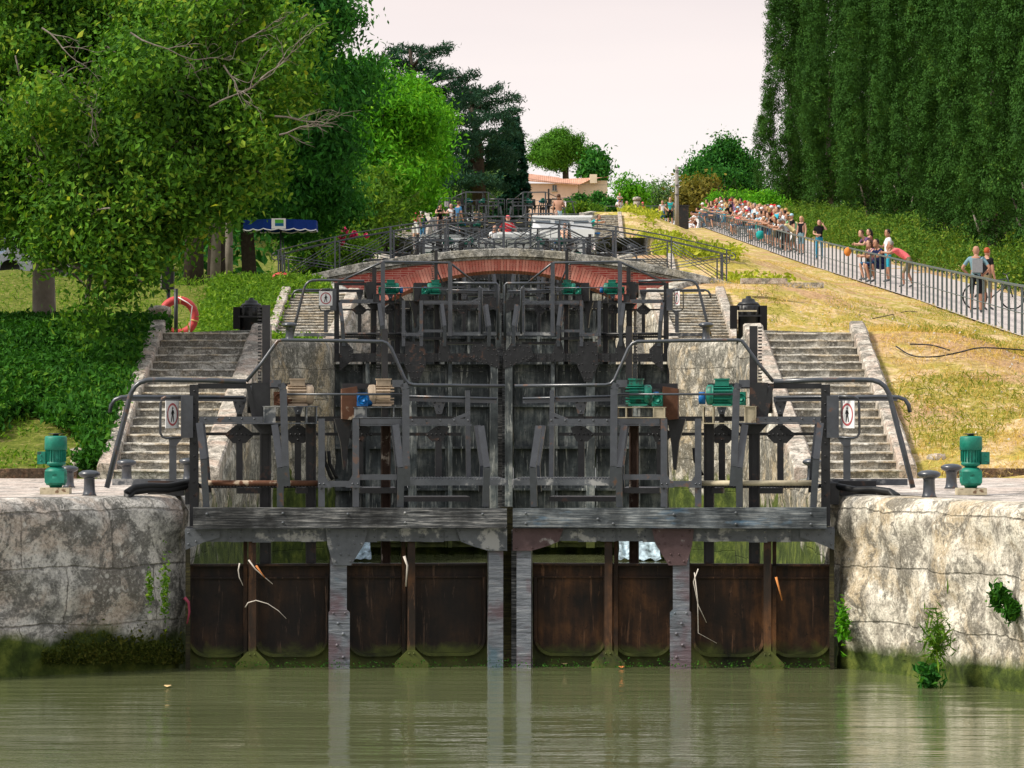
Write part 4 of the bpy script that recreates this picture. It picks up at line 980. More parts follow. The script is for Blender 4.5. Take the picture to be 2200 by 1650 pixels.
# ---------------------------------------------------------------- foliage
def rng(seed): return np.random.default_rng(seed)
def leaves(centers, size, seed, up=0.3, aspect=0.45, droop=0.0, outward=None, kind='leaf', jit=0.5, face=None, fk=1.3, fn=.6):
    """one folded leaf (two triangles sharing a bent quad) per centre; returns V,F"""
    g = rng(seed); n = len(centers); size = size * g.uniform(1 - jit, 1 + jit, n)[:, None]
    a = g.normal(size=(n, 3))
    if outward is not None: a = a * 0.7 + outward
    a[:, 2] += up; a[:, 2] -= droop; a /= np.linalg.norm(a, axis=1)[:, None]
    if face is not None:    # leaf blades turned mostly towards the outside of their bough
        c = face * fk + g.normal(size=(n, 3)) * fn; c /= np.linalg.norm(c, axis=1)[:, None]
        a -= (a * c).sum(1)[:, None] * c; a /= np.linalg.norm(a, axis=1)[:, None]; b = np.cross(c, a)
    else:
        b = g.normal(size=(n, 3)); b -= (b * a).sum(1)[:, None] * a; b /= np.linalg.norm(b, axis=1)[:, None]
        c = np.cross(a, b)
    P0 = centers - a * size * 0.5; P2 = centers + a * size * 0.5
    P1 = centers + b * size * aspect * 0.5 + c * size * 0.08 - a * size * .08; P3 = centers - b * size * aspect * 0.5 + c * size * 0.08 - a * size * .08
    V = np.stack([P0, P1, P2, P3], 1).reshape(-1, 3); F = np.arange(n * 4).reshape(n, 4)
    return V, F
def blob_points(blobs, n, g, shell=0.55, squash=1.0):
    """points in a union of ellipsoids, denser near the surface, returns pts and outward dirs"""
    vol = np.array([b[1][0] * b[1][1] * b[1][2] for b in blobs]) ** 0.8; pr = vol / vol.sum()
    idx = g.choice(len(blobs), n, p=pr)
    C = np.array([b[0] for b in blobs])[idx]; Rr = np.array([b[1] for b in blobs])[idx]
    d = g.normal(size=(n, 3)); d /= np.linalg.norm(d, axis=1)[:, None]
    r = shell + (1 - shell) * g.random(n) ** 0.7
    r[g.random(n) < 0.25] *= 0.6
    return C + d * r[:, None] * Rr, d
def crown(name, blobs, mat, parent, nclump, per, csize, lsize, seed, aspect=0.45, droop=0.0, up=0.3, flat=1.0, shell=0.55, outw=0.6, lump=9):
    g = rng(seed)
    if lump:   # break every mass into smaller boughs with gaps between them
        nb = []
        for (c, r) in blobs:
            nb.append((c, tuple(x * .62 for x in r)))
            for _ in range(lump):
                dv = g.normal(size=3); dv /= np.linalg.norm(dv); f = g.uniform(.22, .42)
                nb.append((tuple(np.array(c) + dv * np.array(r) * g.uniform(.68, .92)), tuple(x * f * q for x, q in zip(r, (1.15, 1.15, .75)))))
        blobs = nb
    P, D = blob_points(blobs, nclump, g, shell)
    n = nclump * per
    off = g.normal(size=(nclump, per, 3)) * csize; off[:, :, 2] *= flat
    cs = g.uniform(0.6, 1.35, nclump)[:, None, None]
    C = (P[:, None, :] + off * cs).reshape(n, 3); Dd = np.repeat(D, per, 0) * outw
    V, F = leaves(C, lsize, seed + 1, up, aspect, droop, Dd, face=np.repeat(D, per, 0))
    loc = np.array(parent.matrix_world.translation if False else parent.location)
    return link(name, np_mesh(name, V - loc, F, mat), parent), P
def limbs(name, parent, base, targets, r0, mat, seed, trunk_h, rtip=0.03, wob=0.25, n=7):
    rr = random.Random(seed); m = MB(); base = Vector(base); loc = Vector(parent.location)
    tp = base + Vector((rr.uniform(-.2, .2), rr.uniform(-.2, .2), trunk_h))
    m.tube([base - loc - Vector((0, 0, .3)), base - loc + Vector((0, 0, trunk_h * .15)), base - loc + Vector((rr.uniform(-.1, .1), 0, trunk_h * .55)), tp - loc], [r0 * 1.25, r0 * 1.05, r0 * .92, r0 * .8], 10)
    for t in targets:
        t = Vector(t); pts = [tp - Vector((0, 0, rr.uniform(0, trunk_h * .25)))]; L = (t - pts[0]); 
        for i in range(1, 6):
            f = i / 5; p = pts[0] + L * f + Vector((rr.uniform(-1, 1), rr.uniform(-1, 1), rr.uniform(-.3, 1) + 0.6 * sin(pi * f))) * wob * L.length * .12 * (1 if i < 5 else 0); pts.append(p)
        rs = [r0 * .5 * (1 - .85 * i / 5) + rtip * .4 for i in range(6)]
        m.tube([p - loc for p in pts], rs, 6)
        for q in (2, 3, 4):   # side branches
            for _ in range(2):
                a = pts[q]; dv = Vector((rr.uniform(-1, 1), rr.uniform(-1, 1), rr.uniform(-.4, .9))).normalized() * L.length * rr.uniform(.18, .34)
                m.tube([a - loc, a - loc + dv * .5 + Vector((0, 0, .05)), a - loc + dv], [rs[q] * .55, rs[q] * .35, rtip * .3], 5)
    return m.build(name, mat, parent)
def pblob(px, py, d, rpx, ry=None, depth=1.0, rz=None):
    s_ = FPX / d; c = pt(px, py, d); r = rpx / s_; return ((c.x, c.y, c.z), (r, (ry or r * depth), (rz / s_ if rz else r)))
def tree(name, label, cat, base, blobs, leafm, barkm, nclump, per, csize, lsize, seed, r0=.2, th=2.5, group=None, ntar=10, **kw):
    root = empty(name, base, 0, label, cat, group)
    cr, Pp = crown('crown', blobs, leafm, root, nclump, per, csize, lsize, seed, **kw)
    g = rng(seed + 9); limbs('trunk', root, base, [Pp[i] for i in g.choice(len(Pp), ntar, replace=False)], r0, barkm, seed, th)
    return root
# --- big walnut-like tree at the front left
d = 51.0
bl = [pblob(-90, 120, d, 250), pblob(100, 60, d, 200), pblob(260, 90, d, 190), pblob(420, 70, d - 1, 170), pblob(540, 190, d - 1.5, 120), pblob(330, 260, d - 2, 180), pblob(120, 290, d - 2, 190),
      pblob(500, 320, d - 1.8, 110), pblob(600, 100, d, 90, depth=1.5), pblob(200, 440, d - 2.5, 150), pblob(380, 430, d - 2, 110), pblob(450, 405, d - 2, 72), pblob(60, 420, d - 1, 130), pblob(150, 520, d - 2.5, 70, rz=60),
      pblob(270, 560, d - 2.6, 62), pblob(330, 520, d - 2, 68), pblob(225, 620, d - 2.6, 42, rz=62), pblob(180, 690, d - 2.6, 38, rz=50), pblob(310, 610, d - 2.6, 36, rz=28), pblob(-60, 400, d, 140), pblob(640, 190, d, 55), pblob(560, 370, d - 1.5, 52), pblob(405, 500, d - 1.5, 45)]
base = pt(95, 727, 51.5)
t1 = empty('walnut_tree', base, 0, 'large leafy tree at the left edge with pale twigs reaching toward the canal', 'tree')
cr, Pp = crown('crown', bl, M['leafA'], t1, 8000, 18, 0.14, 0.085, 11, lump=13, aspect=0.5, droop=0.35, up=0.0, shell=0.45, outw=0.4)
g_ = rng(5); tg = [b[0] for b in bl] + [Pp[i] for i in g_.choice(len(Pp), 14, replace=False)]
limbs('trunk', t1, base, tg, 0.15, M['bark'], 4, 2.6, 0.035, 0.9)
m = MB(); rr = random.Random(12)       # bare pale twigs
def twig(p, dv, L, r, dep):
    pts = [p]; q = p
    for i in range(5): dv = (dv + Vector((rr.uniform(-.35, .35), rr.uniform(-.3, .3), rr.uniform(-.3, .32)))).normalized(); q = q + dv * L / 5; pts.append(q)
    m.tube(pts, [r * (1 - .13 * i) for i in range(6)], 5, cap=False)
    if dep > 0:
        for i in (1, 2, 3, 4, 5):
            if rr.random() < .8: twig(pts[i], (dv + Vector((rr.uniform(-.9, .9), rr.uniform(-.5, .5), rr.uniform(-.8, .9)))).normalized(), L * rr.uniform(.4, .65), r * .55, dep - 1)
lo = Vector(base)
for a, b, L in list((((590, 250), (740, 225), .95), ((560, 170), (640, 120), .8), ((600, 290), (690, 280), .6), ((430, 130), (520, 20), 1.2), ((280, 70), (360, 90), 1.1), ((450, 230), (540, 180), .9), ((400, 260), (480, 330), .8), ((230, 100), (320, 170), 1.0),
                ((100, 150), (180, 230), 1.0), ((160, 410), (250, 380), .8), ((300, 350), (380, 400), .7), ((520, 90), (620, 60), .8), ((60, 230), (30, 330), .9), ((200, 500), (170, 420), .6), ((480, 140), (560, 210), .8), ((330, 180), (420, 150), 1.0), ((170, 180), (260, 160), 1.0), ((140, 330), (220, 290), .9), ((90, 60), (150, 140), .9)))[:]:
    m = MB(); d_ = 48.3 + rr.uniform(-.8, 1.5); p = pt(*a, d_); q = pt(*b, d_); twig(p - lo, (q - p).normalized(), L * .8, .013, 2); m.build('bare_branch', M['twig'], t1)
P3, _ = blob_points(bl, 130, rng(77), 0.9); V, F = leaves(P3 + np.array([0, -0.5, 0]), 0.11, 78, aspect=.6); link('yellow_leaves', np_mesh('yellow_leaves', V - np.array(base), F, M['ivyyellow']), t1)
# --- trees behind on the left bank
TR = 'trees crowding the left bank'
tree('ash_tree', 'tall dark green tree rising behind the blue parasol', 'tree', pt(465, 615, 92), [pblob(430, 20, 88, 230), pblob(600, 40, 88, 140), pblob(670, 90, 88, 85), pblob(640, 230, 88, 140), pblob(725, 190, 90, 70, rz=60), pblob(470, 260, 90, 190), pblob(790, 165, 92, 32), pblob(530, 420, 90, 70, rz=50), pblob(680, 20, 90, 42)],
     M['leafB'], M['barkdark'], 8000, 18, 0.30, 0.16, 21, r0=.2, th=5, group=TR, aspect=.4, droop=.7, up=0, flat=.7, shell=.5)
tree('ash_tree', 'dark tree with drooping feathery leaves just above the blue parasol', 'tree', pt(535, 620, 100), [pblob(560, 385, 97, 85), pblob(660, 380, 97, 85), pblob(440, 390, 100, 105), pblob(700, 430, 99, 60), pblob(640, 470, 101, 50)],
     M['leafB'], M['barkdark'], 3600, 18, 0.28, 0.16, 22, r0=.18, th=4, group=TR, aspect=.4, droop=.9, up=0, flat=.7)
tree('locust_tree', 'bright green feathery tree in the middle of the left bank', 'tree', pt(760, 575, 128), [pblob(800, 240, 126, 120), pblob(720, 300, 124, 110), pblob(860, 300, 127, 90), pblob(780, 380, 124, 110), pblob(690, 400, 122, 70), pblob(870, 200, 130, 50, rz=40), pblob(760, 180, 128, 60, rz=40), pblob(900, 260, 130, 50)],
     M['leafC'], M['barkdark'], 6000, 18, 0.34, 0.175, 23, r0=.2, th=4, group=TR, aspect=.4, droop=.6, up=0, flat=.65)
tree('locust_tree', 'smaller yellow-green tree right of the bright feathery one', 'tree', pt(880, 470, 160), [pblob(900, 320, 158, 60), pblob(930, 260, 160, 35), pblob(850, 390, 156, 70), pblob(890, 410, 158, 50)],
     M['leafC'], M['barkdark'], 2200, 16, 0.38, 0.21, 24, r0=.15, th=3, group=TR, aspect=.4, droop=.5, up=0, flat=.65)
tree('locust_tree', 'green tree whose lower boughs hang over the oleander flowers', 'tree', pt(700, 590, 112), [pblob(660, 500, 108, 70), pblob(740, 470, 110, 75), pblob(800, 440, 114, 60), pblob(690, 560, 108, 50, rz=40)],
     M['leafD'], M['barkdark'], 1900, 14, 0.26, 0.17, 25, r0=.12, th=1, group=TR, aspect=.4)
tree('shrub', 'tall yellow-green shrub beside the upper left staircase', 'shrub', pt(800, 560, 140), [pblob(790, 450, 138, 62, rz=65), pblob(840, 430, 142, 42, rz=60), pblob(770, 520, 135, 42), pblob(730, 540, 130, 45)],
     M['leafD'], M['barkdark'], 1800, 12, 0.28, 0.17, 26, r0=.08, th=1, aspect=.45)
tree('willow_tree', 'soft grey-green willow behind the topmost gate', 'tree', pt(930, 452, 232), [pblob(930, 395, 230, 48), pblob(985, 400, 230, 45), pblob(890, 420, 228, 40), pblob(1015, 405, 232, 26), pblob(960, 430, 228, 50, rz=30)],
     M['willow'], M['barkdark'], 2200, 16, 0.5, 0.27, 27, r0=.12, th=1, aspect=.25, up=.6)
tree('shrub', 'fresh green shrub below the willow, left of the topmost gate', 'shrub', pt(900, 470, 222), [pblob(900, 445, 218, 38, rz=22), pblob(870, 440, 218, 25), pblob(945, 450, 220, 30, rz=18)], M['leafC'], M['barkdark'], 700, 12, 0.35, 0.28, 28, r0=.06, th=.5)
# oleander with pink flowers
ob = pt(745, 575, 103); o_ = empty('oleander', ob, 0, 'oleander bush with clusters of pink flowers below the left trees', 'shrub')
crown('foliage', [pblob(745, 530, 103, 30, rz=30), pblob(770, 545, 103, 24)], M['leafD'], o_, 500, 12, .15, .13, 29, aspect=.25)
V, F = [], []
P3, _ = blob_points([pblob(742, 495, 101.5, 6), pblob(735, 511, 101.5, 6), pblob(760, 505, 101.5, 7), pblob(786, 507, 101.5, 4), pblob(735, 522, 101.5, 5)], 240, rng(3)); V, F = leaves(P3, .10, 4, aspect=.9); link('flowers', np_mesh('flowers', V - np.array(ob), F, M['pink']), o_)
# far dense wood behind the left bank; nearer clumps added to imitate dark shade
P3, D3 = blob_points([((-24, 120, 7.5), (14, 18, 7)), ((-17, 108, 6.3), (6, 10, 2.6)), ((-22, 100, 12), (9, 10, 8)), ((-17, 150, 12), (9, 16, 8)), ((-33, 95, 9), (14, 12, 9)), ((-10.5, 112, 6.2), (2.8, 5, 2.5)), ((-8.6, 101, 6.3), (2.4, 1.6, 1.5)), ((-12.5, 98, 6.2), (3, 2, 1.6)), ((-7.2, 104, 7.2), (1.6, 1.6, 1.6)), ((-12, 150, 12), (4, 10, 5))], 10500, rng(31), .6)
C = (P3[:, None, :] + rng(32).normal(size=(10500, 9, 3)) * .45).reshape(-1, 3); V, F = leaves(C, .34, 33, .3, .45, 0.3, np.repeat(D3, 9, 0) * .5)
o = link('distant_wood', np_mesh('distant_wood', V, F, M['leafB'])); tag(o, 'dense dark wood behind the trees of the left bank, nearer foliage added as shade', 'wood', kind='stuff')
# slim trunks standing in the shade on the left
for px, d_, w_, lab in ((462, 90, .12, 'slim trunk in deep shade left of the parasol, with hanging orange leaves'), (490, 95, .10, 'second slim trunk in the shade, nearest the parasol'), (415, 88, .22, 'thick dark trunk in the shade behind the lifebuoy')):
    bz = ground_z(pX(px, d_), d_); t = empty('shaded_tree', (pX(px, d_), d_, bz), 0, lab, 'tree', TR)
    m = MB(); m.tube([(0, 0, -.3), (.03, 0, 1.2), (-.05, 0, 2.6), (.1, 0, 4.5)], [w_ * 1.2, w_, w_ * .9, w_ * .7], 8); m.build('trunk', M['bark'] if px != 415 else M['barkdark'], t)
    c_ = Vector(t.location); crown('crown', [((c_.x, c_.y, bz + 5.6), (1.8, 1.8, 1.6))], M['leafB'], t, 260, 12, .3, .22, px, droop=.5)
# --- cedars
def cedar(label, px_base, d, pads, seed):
    base = pt(px_base, 440, d); base.z = min(base.z, ground_z(base.x, d) + 1)
    root = empty('cedar_tree', base, 0, label, 'tree'); g = rng(seed); m = MB(); lo = Vector(base)
    top = max(pads, key=lambda p: -p[1]); tp = pt(top[0], top[1], d)
    m.tube([Vector((0, 0, 0)), (tp - lo) * .5 + Vector((.2, 0, 0)), tp - lo], [.45, .3, .05], 8)
    C = []; D = []
    for (px, py, L, tilt) in pads:
        c = pt(px, py, d + g.uniform(-2.5, 2.5)); r = L / (FPX / d)
        an = g.uniform(0, 2 * pi); n = int(70 * r + 25)
        x = g.uniform(-1, 1, n); y = g.uniform(-.8, .8, n); z = -abs(x) ** 2 * .18 * r + x * tilt * r + g.normal(0, .12 + .03 * r, n) - .12 * np.abs(y)
        pts = np.stack([c.x + x * r, c.y + y * r, c.z + z], 1); C.append(pts)
        tz = lo + (tp - lo) * max(.1, min(.95, (c.z - lo.z - .8) / max(1, tp.z - lo.z)))
        m.tube([tz - lo, (tz * .5 + c * .5) - lo + Vector((0, 0, .2)), c - lo], [.12, .09, .04], 5)
    C = np.concatenate(C); n = len(C); C = (C[:, None, :] + g.normal(size=(n, 9, 3)) * np.array([.2, .2, .07])).reshape(-1, 3)
    V, F = leaves(C, .26, seed, .5, .22); link('crown', np_mesh('crown', V - np.array(lo), F, M['cedar']), root); m.build('trunk', M['barkdark'], root)
rr = random.Random(4)
pads = [(880, 105, 45, -.1), (935, 110, 30, .45), (850, 125, 35, -.3), (900, 145, 60, 0), (940, 160, 40, .3), (890, 185, 70, 0), (960, 190, 45, .2), (930, 225, 70, .1), (985, 215, 35, .35), (880, 240, 60, 0), (960, 260, 70, .1), (930, 300, 70, 0), (980, 300, 50, .1), (940, 340, 60, 0), (1000, 165, 25, .5), (900, 280, 60, 0)]
cedar('tall dark cedar with ragged layered boughs, highest against the sky', 915, 212, pads, 41)
pads = [(1010, 195, 30, .1), (1050, 195, 30, .4), (1000, 225, 55, 0), (1070, 215, 45, .25), (1030, 250, 75, .05), (1000, 285, 70, 0), (1060, 285, 60, .1), (1020, 320, 75, 0), (990, 350, 70, 0), (1050, 350, 60, 0), (1010, 380, 60, 0), (970, 320, 60, 0), (1040, 395, 50, 0), (980, 385, 50, 0), (1085, 240, 30, .3), (1060, 320, 50, 0)]
cedar('second dark cedar, between the tall cedar and the cypress', 1030, 225, pads, 42)
# --- cypresses
def cypress_mesh(h, r, seed, lsize, nclump, per, mat, low=.1):
    g = rng(seed); P_ = []; D_ = []
    # column of upward plumes round an axis
    rows = 9; per_row = 8
    for q in range(rows * per_row):
        rw = q // per_row; z0 = low * h + h * (1 - low) * (rw + g.uniform(-.5, .5)) / rows * .95; an = 2 * pi * ((q % per_row) + (rw % 2) * .5 + g.uniform(-.42, .42)) / per_row
        t = max(0, (z0 - low * h) / (h * (1 - low))); env = r * min(1, .45 + t * 3.2) * (1 - max(0, t - .25) / .75) ** .62
        rad = env * g.uniform(.55, 1.0); L = h * g.uniform(.10, .23); n = nclump // (rows * per_row)
        s_ = g.random(n) ** 1.15; w_ = .62 * (r / 2.0) * (s_ + .12) ** .3 * (1 - s_) ** .55 * g.uniform(.8, 1.15)
        a2 = g.normal(size=(n, 3)); a2 /= np.linalg.norm(a2, axis=1)[:, None]
        P = np.stack([rad * cos(an) * (1 - .05 * s_), rad * sin(an) * (1 - .05 * s_), z0 + L * (s_ - .25)], 1) + a2 * w_[:, None] * np.array([1, 1, .5])
        P_.append(P); D_.append(a2)
    # inner fill
    n = nclump // 6; t = g.random(n); an = g.uniform(0, 2 * pi, n); env = r * np.where(t < .16, np.minimum(1, .35 + t * 4), 1) * (1 - np.maximum(0, t - .55) / .45) ** .75 * .5 * np.sqrt(g.random(n))
    P_.append(np.stack([env * np.cos(an), env * np.sin(an), low * h + t * h * (1 - low) * .97], 1)); D_.append(np.stack([np.cos(an), np.sin(an), an * 0], 1))
    P = np.concatenate(P_); D = np.concatenate(D_); n = len(P)
    C = (P[:, None, :] + g.normal(size=(n, per, 3)) * .09 * (r / 2.2)).reshape(-1, 3)
    V, F = leaves(C, lsize, seed, .75, .5, 0, np.repeat(D, per, 0) * .4, face=np.repeat(D, per, 0), fk=1.6, fn=.42)
    return np_mesh('crown', V, F, mat)
def cyp_trunk(h, r0, seed):
    rr = random.Random(seed); m = MB(); m.tube([(0, 0, -.8), (.05, 0, h * .08), (0, .05, h * .2), (0, 0, h * .45)], [r0 * 1.2, r0 * .9, r0 * .6, .03], 8)
    for i in range(12):
        an = rr.uniform(0, 2 * pi); z = rr.uniform(.03, .16) * h; L = rr.uniform(.5, 1.0); m.tube([(0, 0, z), (cos(an) * L * .5, sin(an) * L * .5, z + L * .3), (cos(an) * L * .9, sin(an) * L * .9, z + L * 1.1)], [r0 * .35, r0 * .25, .03], 5)
    return m.mesh('trunk', M['bark'])
cm = [cypress_mesh(19, 2.0, 51 + i, .095, 10800, 14, M['cypress'], .07) for i in range(4)]; tm = [cyp_trunk(19, .28, 61 + i) for i in range(2)]
row = [(1698, 272, 1.22, 'leftmost and farthest cypress of the row, its edge against the sky'), (1782, 240, 1.15, 'second cypress from the left, behind the crowd'), (1868, 208, 1.08, 'third cypress from the left, above the girl in the black hoodie'), (1952, 182, 1.03, 'fourth cypress from the left'),
       (2040, 160, 1.0, 'cypress behind the group of five at the railing'), (2130, 142, 1.0, 'cypress above the couple with the bicycle'), (2225, 127, 1.0, 'cypress cut by the right edge of the view'), (2340, 114, 1.0, 'cypress just outside the right edge'),
       (1742, 305, 1.25, 'back-row cypress seen between the first two'), (1835, 262, 1.15, 'back-row cypress seen between the second and third'), (1925, 225, 1.1, 'back-row cypress left of the middle of the row'), (2010, 198, 1.05, 'back-row cypress in the middle of the row'), (2100, 172, 1.05, 'back-row cypress right of the middle'), (2195, 150, 1.05, 'back-row cypress near the right edge')]
for i, (px, d_, sc_, lab) in enumerate(row):
    X = pX(px, d_); root = empty('cypress_tree', (X, d_, ground_z(X, d_) + .1), 0, lab, 'tree', 'row of tall cypresses along the path')
    c = link('crown', cm[i % 4], root); c.rotation_euler[2] = i * 1.3; t = link('trunk', tm[i % 2], root); t.rotation_euler[2] = i * 2.1; root.scale = (sc_, sc_, sc_)
fc = cypress_mesh(9.2, 1.25, 71, .2, 3600, 9, M['cypressfar'], .0)
X = pX(1100, 236); r_ = empty('cypress_tree', (X, 236, 13.0), 0, 'blue-green cypress left of the pink house', 'tree'); c = link('crown', fc, r_); m = MB(); m.tube([(0, 0, -.3), (0, 0, 7)], [.2, .03], 6); m.build('trunk', M['barkdark'], r_); r_.scale = (1, 1, .76)
X = pX(1072, 238); r_ = empty('cypress_tree', (X, 238, 13.0), 0, 'lower twin cypress tucked against the cedar', 'tree'); c = link('crown', fc, r_); m = MB(); m.tube([(0, 0, -.3), (0, 0, 6)], [.2, .03], 6); m.build('trunk', M['barkdark'], r_); r_.scale = (1.1, 1.1, .66)
X = pX(1318, 262); r_ = empty('cypress_tree', (X, 262, 13.6), 0, 'small pointed cypress right of the house', 'tree'); c = link('crown', fc, r_); m = MB(); m.tube([(0, 0, -.3), (0, 0, 2)], [.1, .03], 6); m.build('trunk', M['barkdark'], r_); r_.scale = (.42, .42, .27)
# umbrella pine, background trees
tree('umbrella_pine', 'rounded bright green umbrella pine behind the house', 'tree', pt(1215, 440, 330), [pblob(1175, 320, 330, 42, rz=36), pblob(1215, 315, 330, 42, rz=34), pblob(1250, 335, 330, 28, rz=26), pblob(1200, 340, 330, 55, rz=20)], M['pine'], M['barkdark'], 2400, 16, .25, .25, 81, r0=.3, th=4, aspect=.3, up=.6, shell=.75)
tree('umbrella_pine', 'small dark pine at the right of the umbrella pine', 'tree', pt(1285, 440, 320), [pblob(1282, 355, 320, 18, rz=20), pblob(1275, 370, 320, 24, rz=10)], M['leafB'], M['barkdark'], 300, 12, .4, .42, 82, r0=.2, th=2)
tree('plane_tree', 'loose green tree left of the cypress row above the crowd', 'tree', pt(1560, 470, 300), [pblob(1545, 350, 300, 48, rz=38), pblob(1500, 375, 298, 26), pblob(1590, 365, 300, 40), pblob(1540, 395, 298, 60, rz=22), pblob(1600, 400, 300, 40, rz=25), pblob(1560, 335, 300, 26)], M['leafB'], M['barkdark'], 2200, 16, .45, .29, 83, r0=.25, th=3)
tree('ochre_tree', 'autumn-tinted ochre tree beside the right utility pole', 'tree', pt(1490, 455, 285), [pblob(1485, 415, 285, 28), pblob(1520, 420, 287, 26), pblob(1470, 430, 282, 18)], foliage('ochre_leaf', (.06, .07, .015), (.20, .17, .03), (.32, .25, .05)), M['barkdark'], 520, 12, .4, .32, 84, r0=.1, th=1)
tree('shrub', 'bright green bush just behind the crowd', 'shrub', pt(1600, 470, 258), [pblob(1575, 430, 262, 45, rz=20), pblob(1630, 440, 250, 38, rz=22), pblob(1665, 440, 240, 25, rz=20), pblob(1545, 440, 265, 30, rz=16)], M['leafC'], M['barkdark'], 1500, 14, .2, .21, 85, r0=.08, th=.5)
tree('shrub', 'leafy dark green bush in front of the house', 'shrub', pt(1250, 450, 248), [pblob(1225, 442, 248, 18, rz=12), pblob(1250, 436, 248, 22, rz=18), pblob(1285, 438, 248, 24, rz=18), pblob(1310, 444, 246, 22, rz=16)], M['leafB'], M['barkdark'], 1100, 14, .14, .20, 86, r0=.06, th=.5)
tree('shrub', 'pale dry bush between the topmost gate and the leafy bush', 'shrub', pt(1240, 462, 235), [pblob(1240, 450, 232, 28, rz=12), pblob(1270, 455, 232, 25, rz=12)], M['leafD'], M['barkdark'], 400, 12, .14, .22, 87, r0=.05, th=.4)
tree('shrub', 'airy young tree behind the people at the top of the bank', 'tree', pt(1350, 450, 280), [pblob(1350, 420, 280, 24, rz=26), pblob(1335, 395, 280, 12), pblob(1375, 425, 280, 20)], M['leafC'], M['barkdark'], 330, 10, .4, .26, 88, r0=.07, th=.8)
tree('olive_tree', 'thin greyish tree left of the right utility pole', 'tree', pt(1420, 455, 285), [pblob(1410, 420, 285, 24), pblob(1435, 415, 285, 18), pblob(1395, 430, 285, 20)], M['willow'], M['barkdark'], 260, 9, .45, .22, 89, r0=.07, th=.8)
bb = [pblob(px, 452 + 6 * sin(px), 292, 16, rz=22) for px in range(1285, 1700, 14)]
P3, D3 = blob_points(bb, 2600, rng(301), .6); C = (P3[:, None, :] + rng(302).normal(size=(2600, 9, 3)) * .2).reshape(-1, 3); V, F = leaves(C, .22, 303, .3, .45, 0, np.repeat(D3, 9, 0) * .5)
o = link('distant_bushes', np_mesh('distant_bushes', V, F, M['leafD'])); tag(o, 'low band of distant bushes along the crest behind the crowd', 'bushes', kind='stuff')
# --- hedge beyond the footpath
blh = []
for d_ in np.arange(84, 262, 1.7):
    X = RX(d_) + 4.6; blh.append(((X + R.uniform(-.2, .2), d_, P(d_) + .55), (1.0, 1.3, .95 + R.uniform(-.15, .3))))
    if R.random() < .6: blh.append(((X + 1.6, d_, P(d_) + .9), (1.2, 1.3, .9)))
hd = empty('hedge', (RX(150) + 4.6, 150, P(150)), 0, 'long rounded green hedge between the footpath and the cypresses', 'hedge')
crown('foliage', blh, M['hedge'], hd, 11000, 10, .12, .13, 91, shell=.8, lump=5)
# --- ground cover
def scatter(name, fn, n, area, size, mat, seed, label=None, up=.6, asp=.5, per=1, lift=.05, cs=.1, mask=None, kind='stuff', cat=None):
    """fn(X,d)->z. area: list of (x0,x1,d0,d1,weight)"""
    g = rng(seed); P_ = []
    ws = np.array([a[4] for a in area]); ws = ws / ws.sum()
    for a, w_ in zip(area, ws):
        k = int(n * w_); X = g.uniform(a[0], a[1], k); D_ = g.uniform(a[2], a[3], k)
        for x, dd in zip(X, D_):
            if mask and not mask(x, dd): continue
            P_.append((x, dd, fn(x, dd) + lift * g.random()))
    P_ = np.array(P_); m_ = len(P_); C = (P_[:, None, :] + g.normal(size=(m_, per, 3)) * np.array([cs, cs, cs * .5])).reshape(-1, 3)
    V, F = leaves(C, size, seed, up, asp); o = link(name, np_mesh(name, V, F, mat)); tag(o, label, cat or 'plants', kind=kind); return o
gz = lambda X, d_: ground_z(X, d_) + 0.1 * noise.noise(Vector((X * .9, d_ * .9, 0))) * (1 if abs(X) > 5.5 else .2)
def nmask(s_, th, seed=0): return lambda X, d_: noise.noise(Vector((X * s_, d_ * s_, seed))) > th
def off(X, d_, m_=.35): 
    k = stair_zone(d_); e_ = (STX[k][1] + .28) if k is not None else WX(1 if X > 0 else -1, d_) + .7
    return abs(X) > e_
def ivz(X, d_):  # billowing ivy surface
    return ground_z(X, d_) + .22 * (noise.noise(Vector((X * 1.1, d_ * 1.1, 4))) + .6) * min(1, max(0, (abs(X) - 4.6))) * (1 - .85 * smooth(49.3, 51.3, d_))
scatter('ivy_ground_cover', ivz, 34000, [(-8, -4.65, 44.3, 51.6, 1.0)], .08, M['ivy'], 101, 'dark ivy covering the bank left of the first staircase', per=4, cs=.06, lift=.2, mask=lambda X, d_: off(X, d_) and not (X < -5.0 - .25 * noise.noise(Vector((d_ * 2, X, 0))) and d_ < 45.8 + 1.2 * noise.noise(Vector((X * 1.3, d_ * .7, 1)))))
scatter('ivy_ground_cover', ivz, 9000, [(-6.6, -3.7, 66, 87, 1.0)], .085, M['ivylight'], 102, 'bright green ivy slope left of the second staircase', per=6, cs=.08, lift=.14, mask=lambda X, d_: off(X, d_) and d_ > 73 + noise.noise(Vector((X, d_, 0))) * 2)
scatter('ivy_ground_cover', gz, 7000, [(5.0, 8.2, 92, 112, .6), (4.9, 7.4, 117, 140, .8), (5.6, 8.5, 143, 162, .6), (5.6, 7.5, 165, 210, .5)], .17, M['ivyyellow'], 103, 'yellow-green creeping ivy on the right bank above the bridge', per=6, cs=.17, lift=.3, mask=lambda X, d_: off(X, d_) and X < (7.0 if d_ < 115 else 6.9) + 1.4 * noise.noise(Vector((d_ * .15, 3, 0))) and noise.noise(Vector((X * .5, d_ * .16, 7))) > -.12)
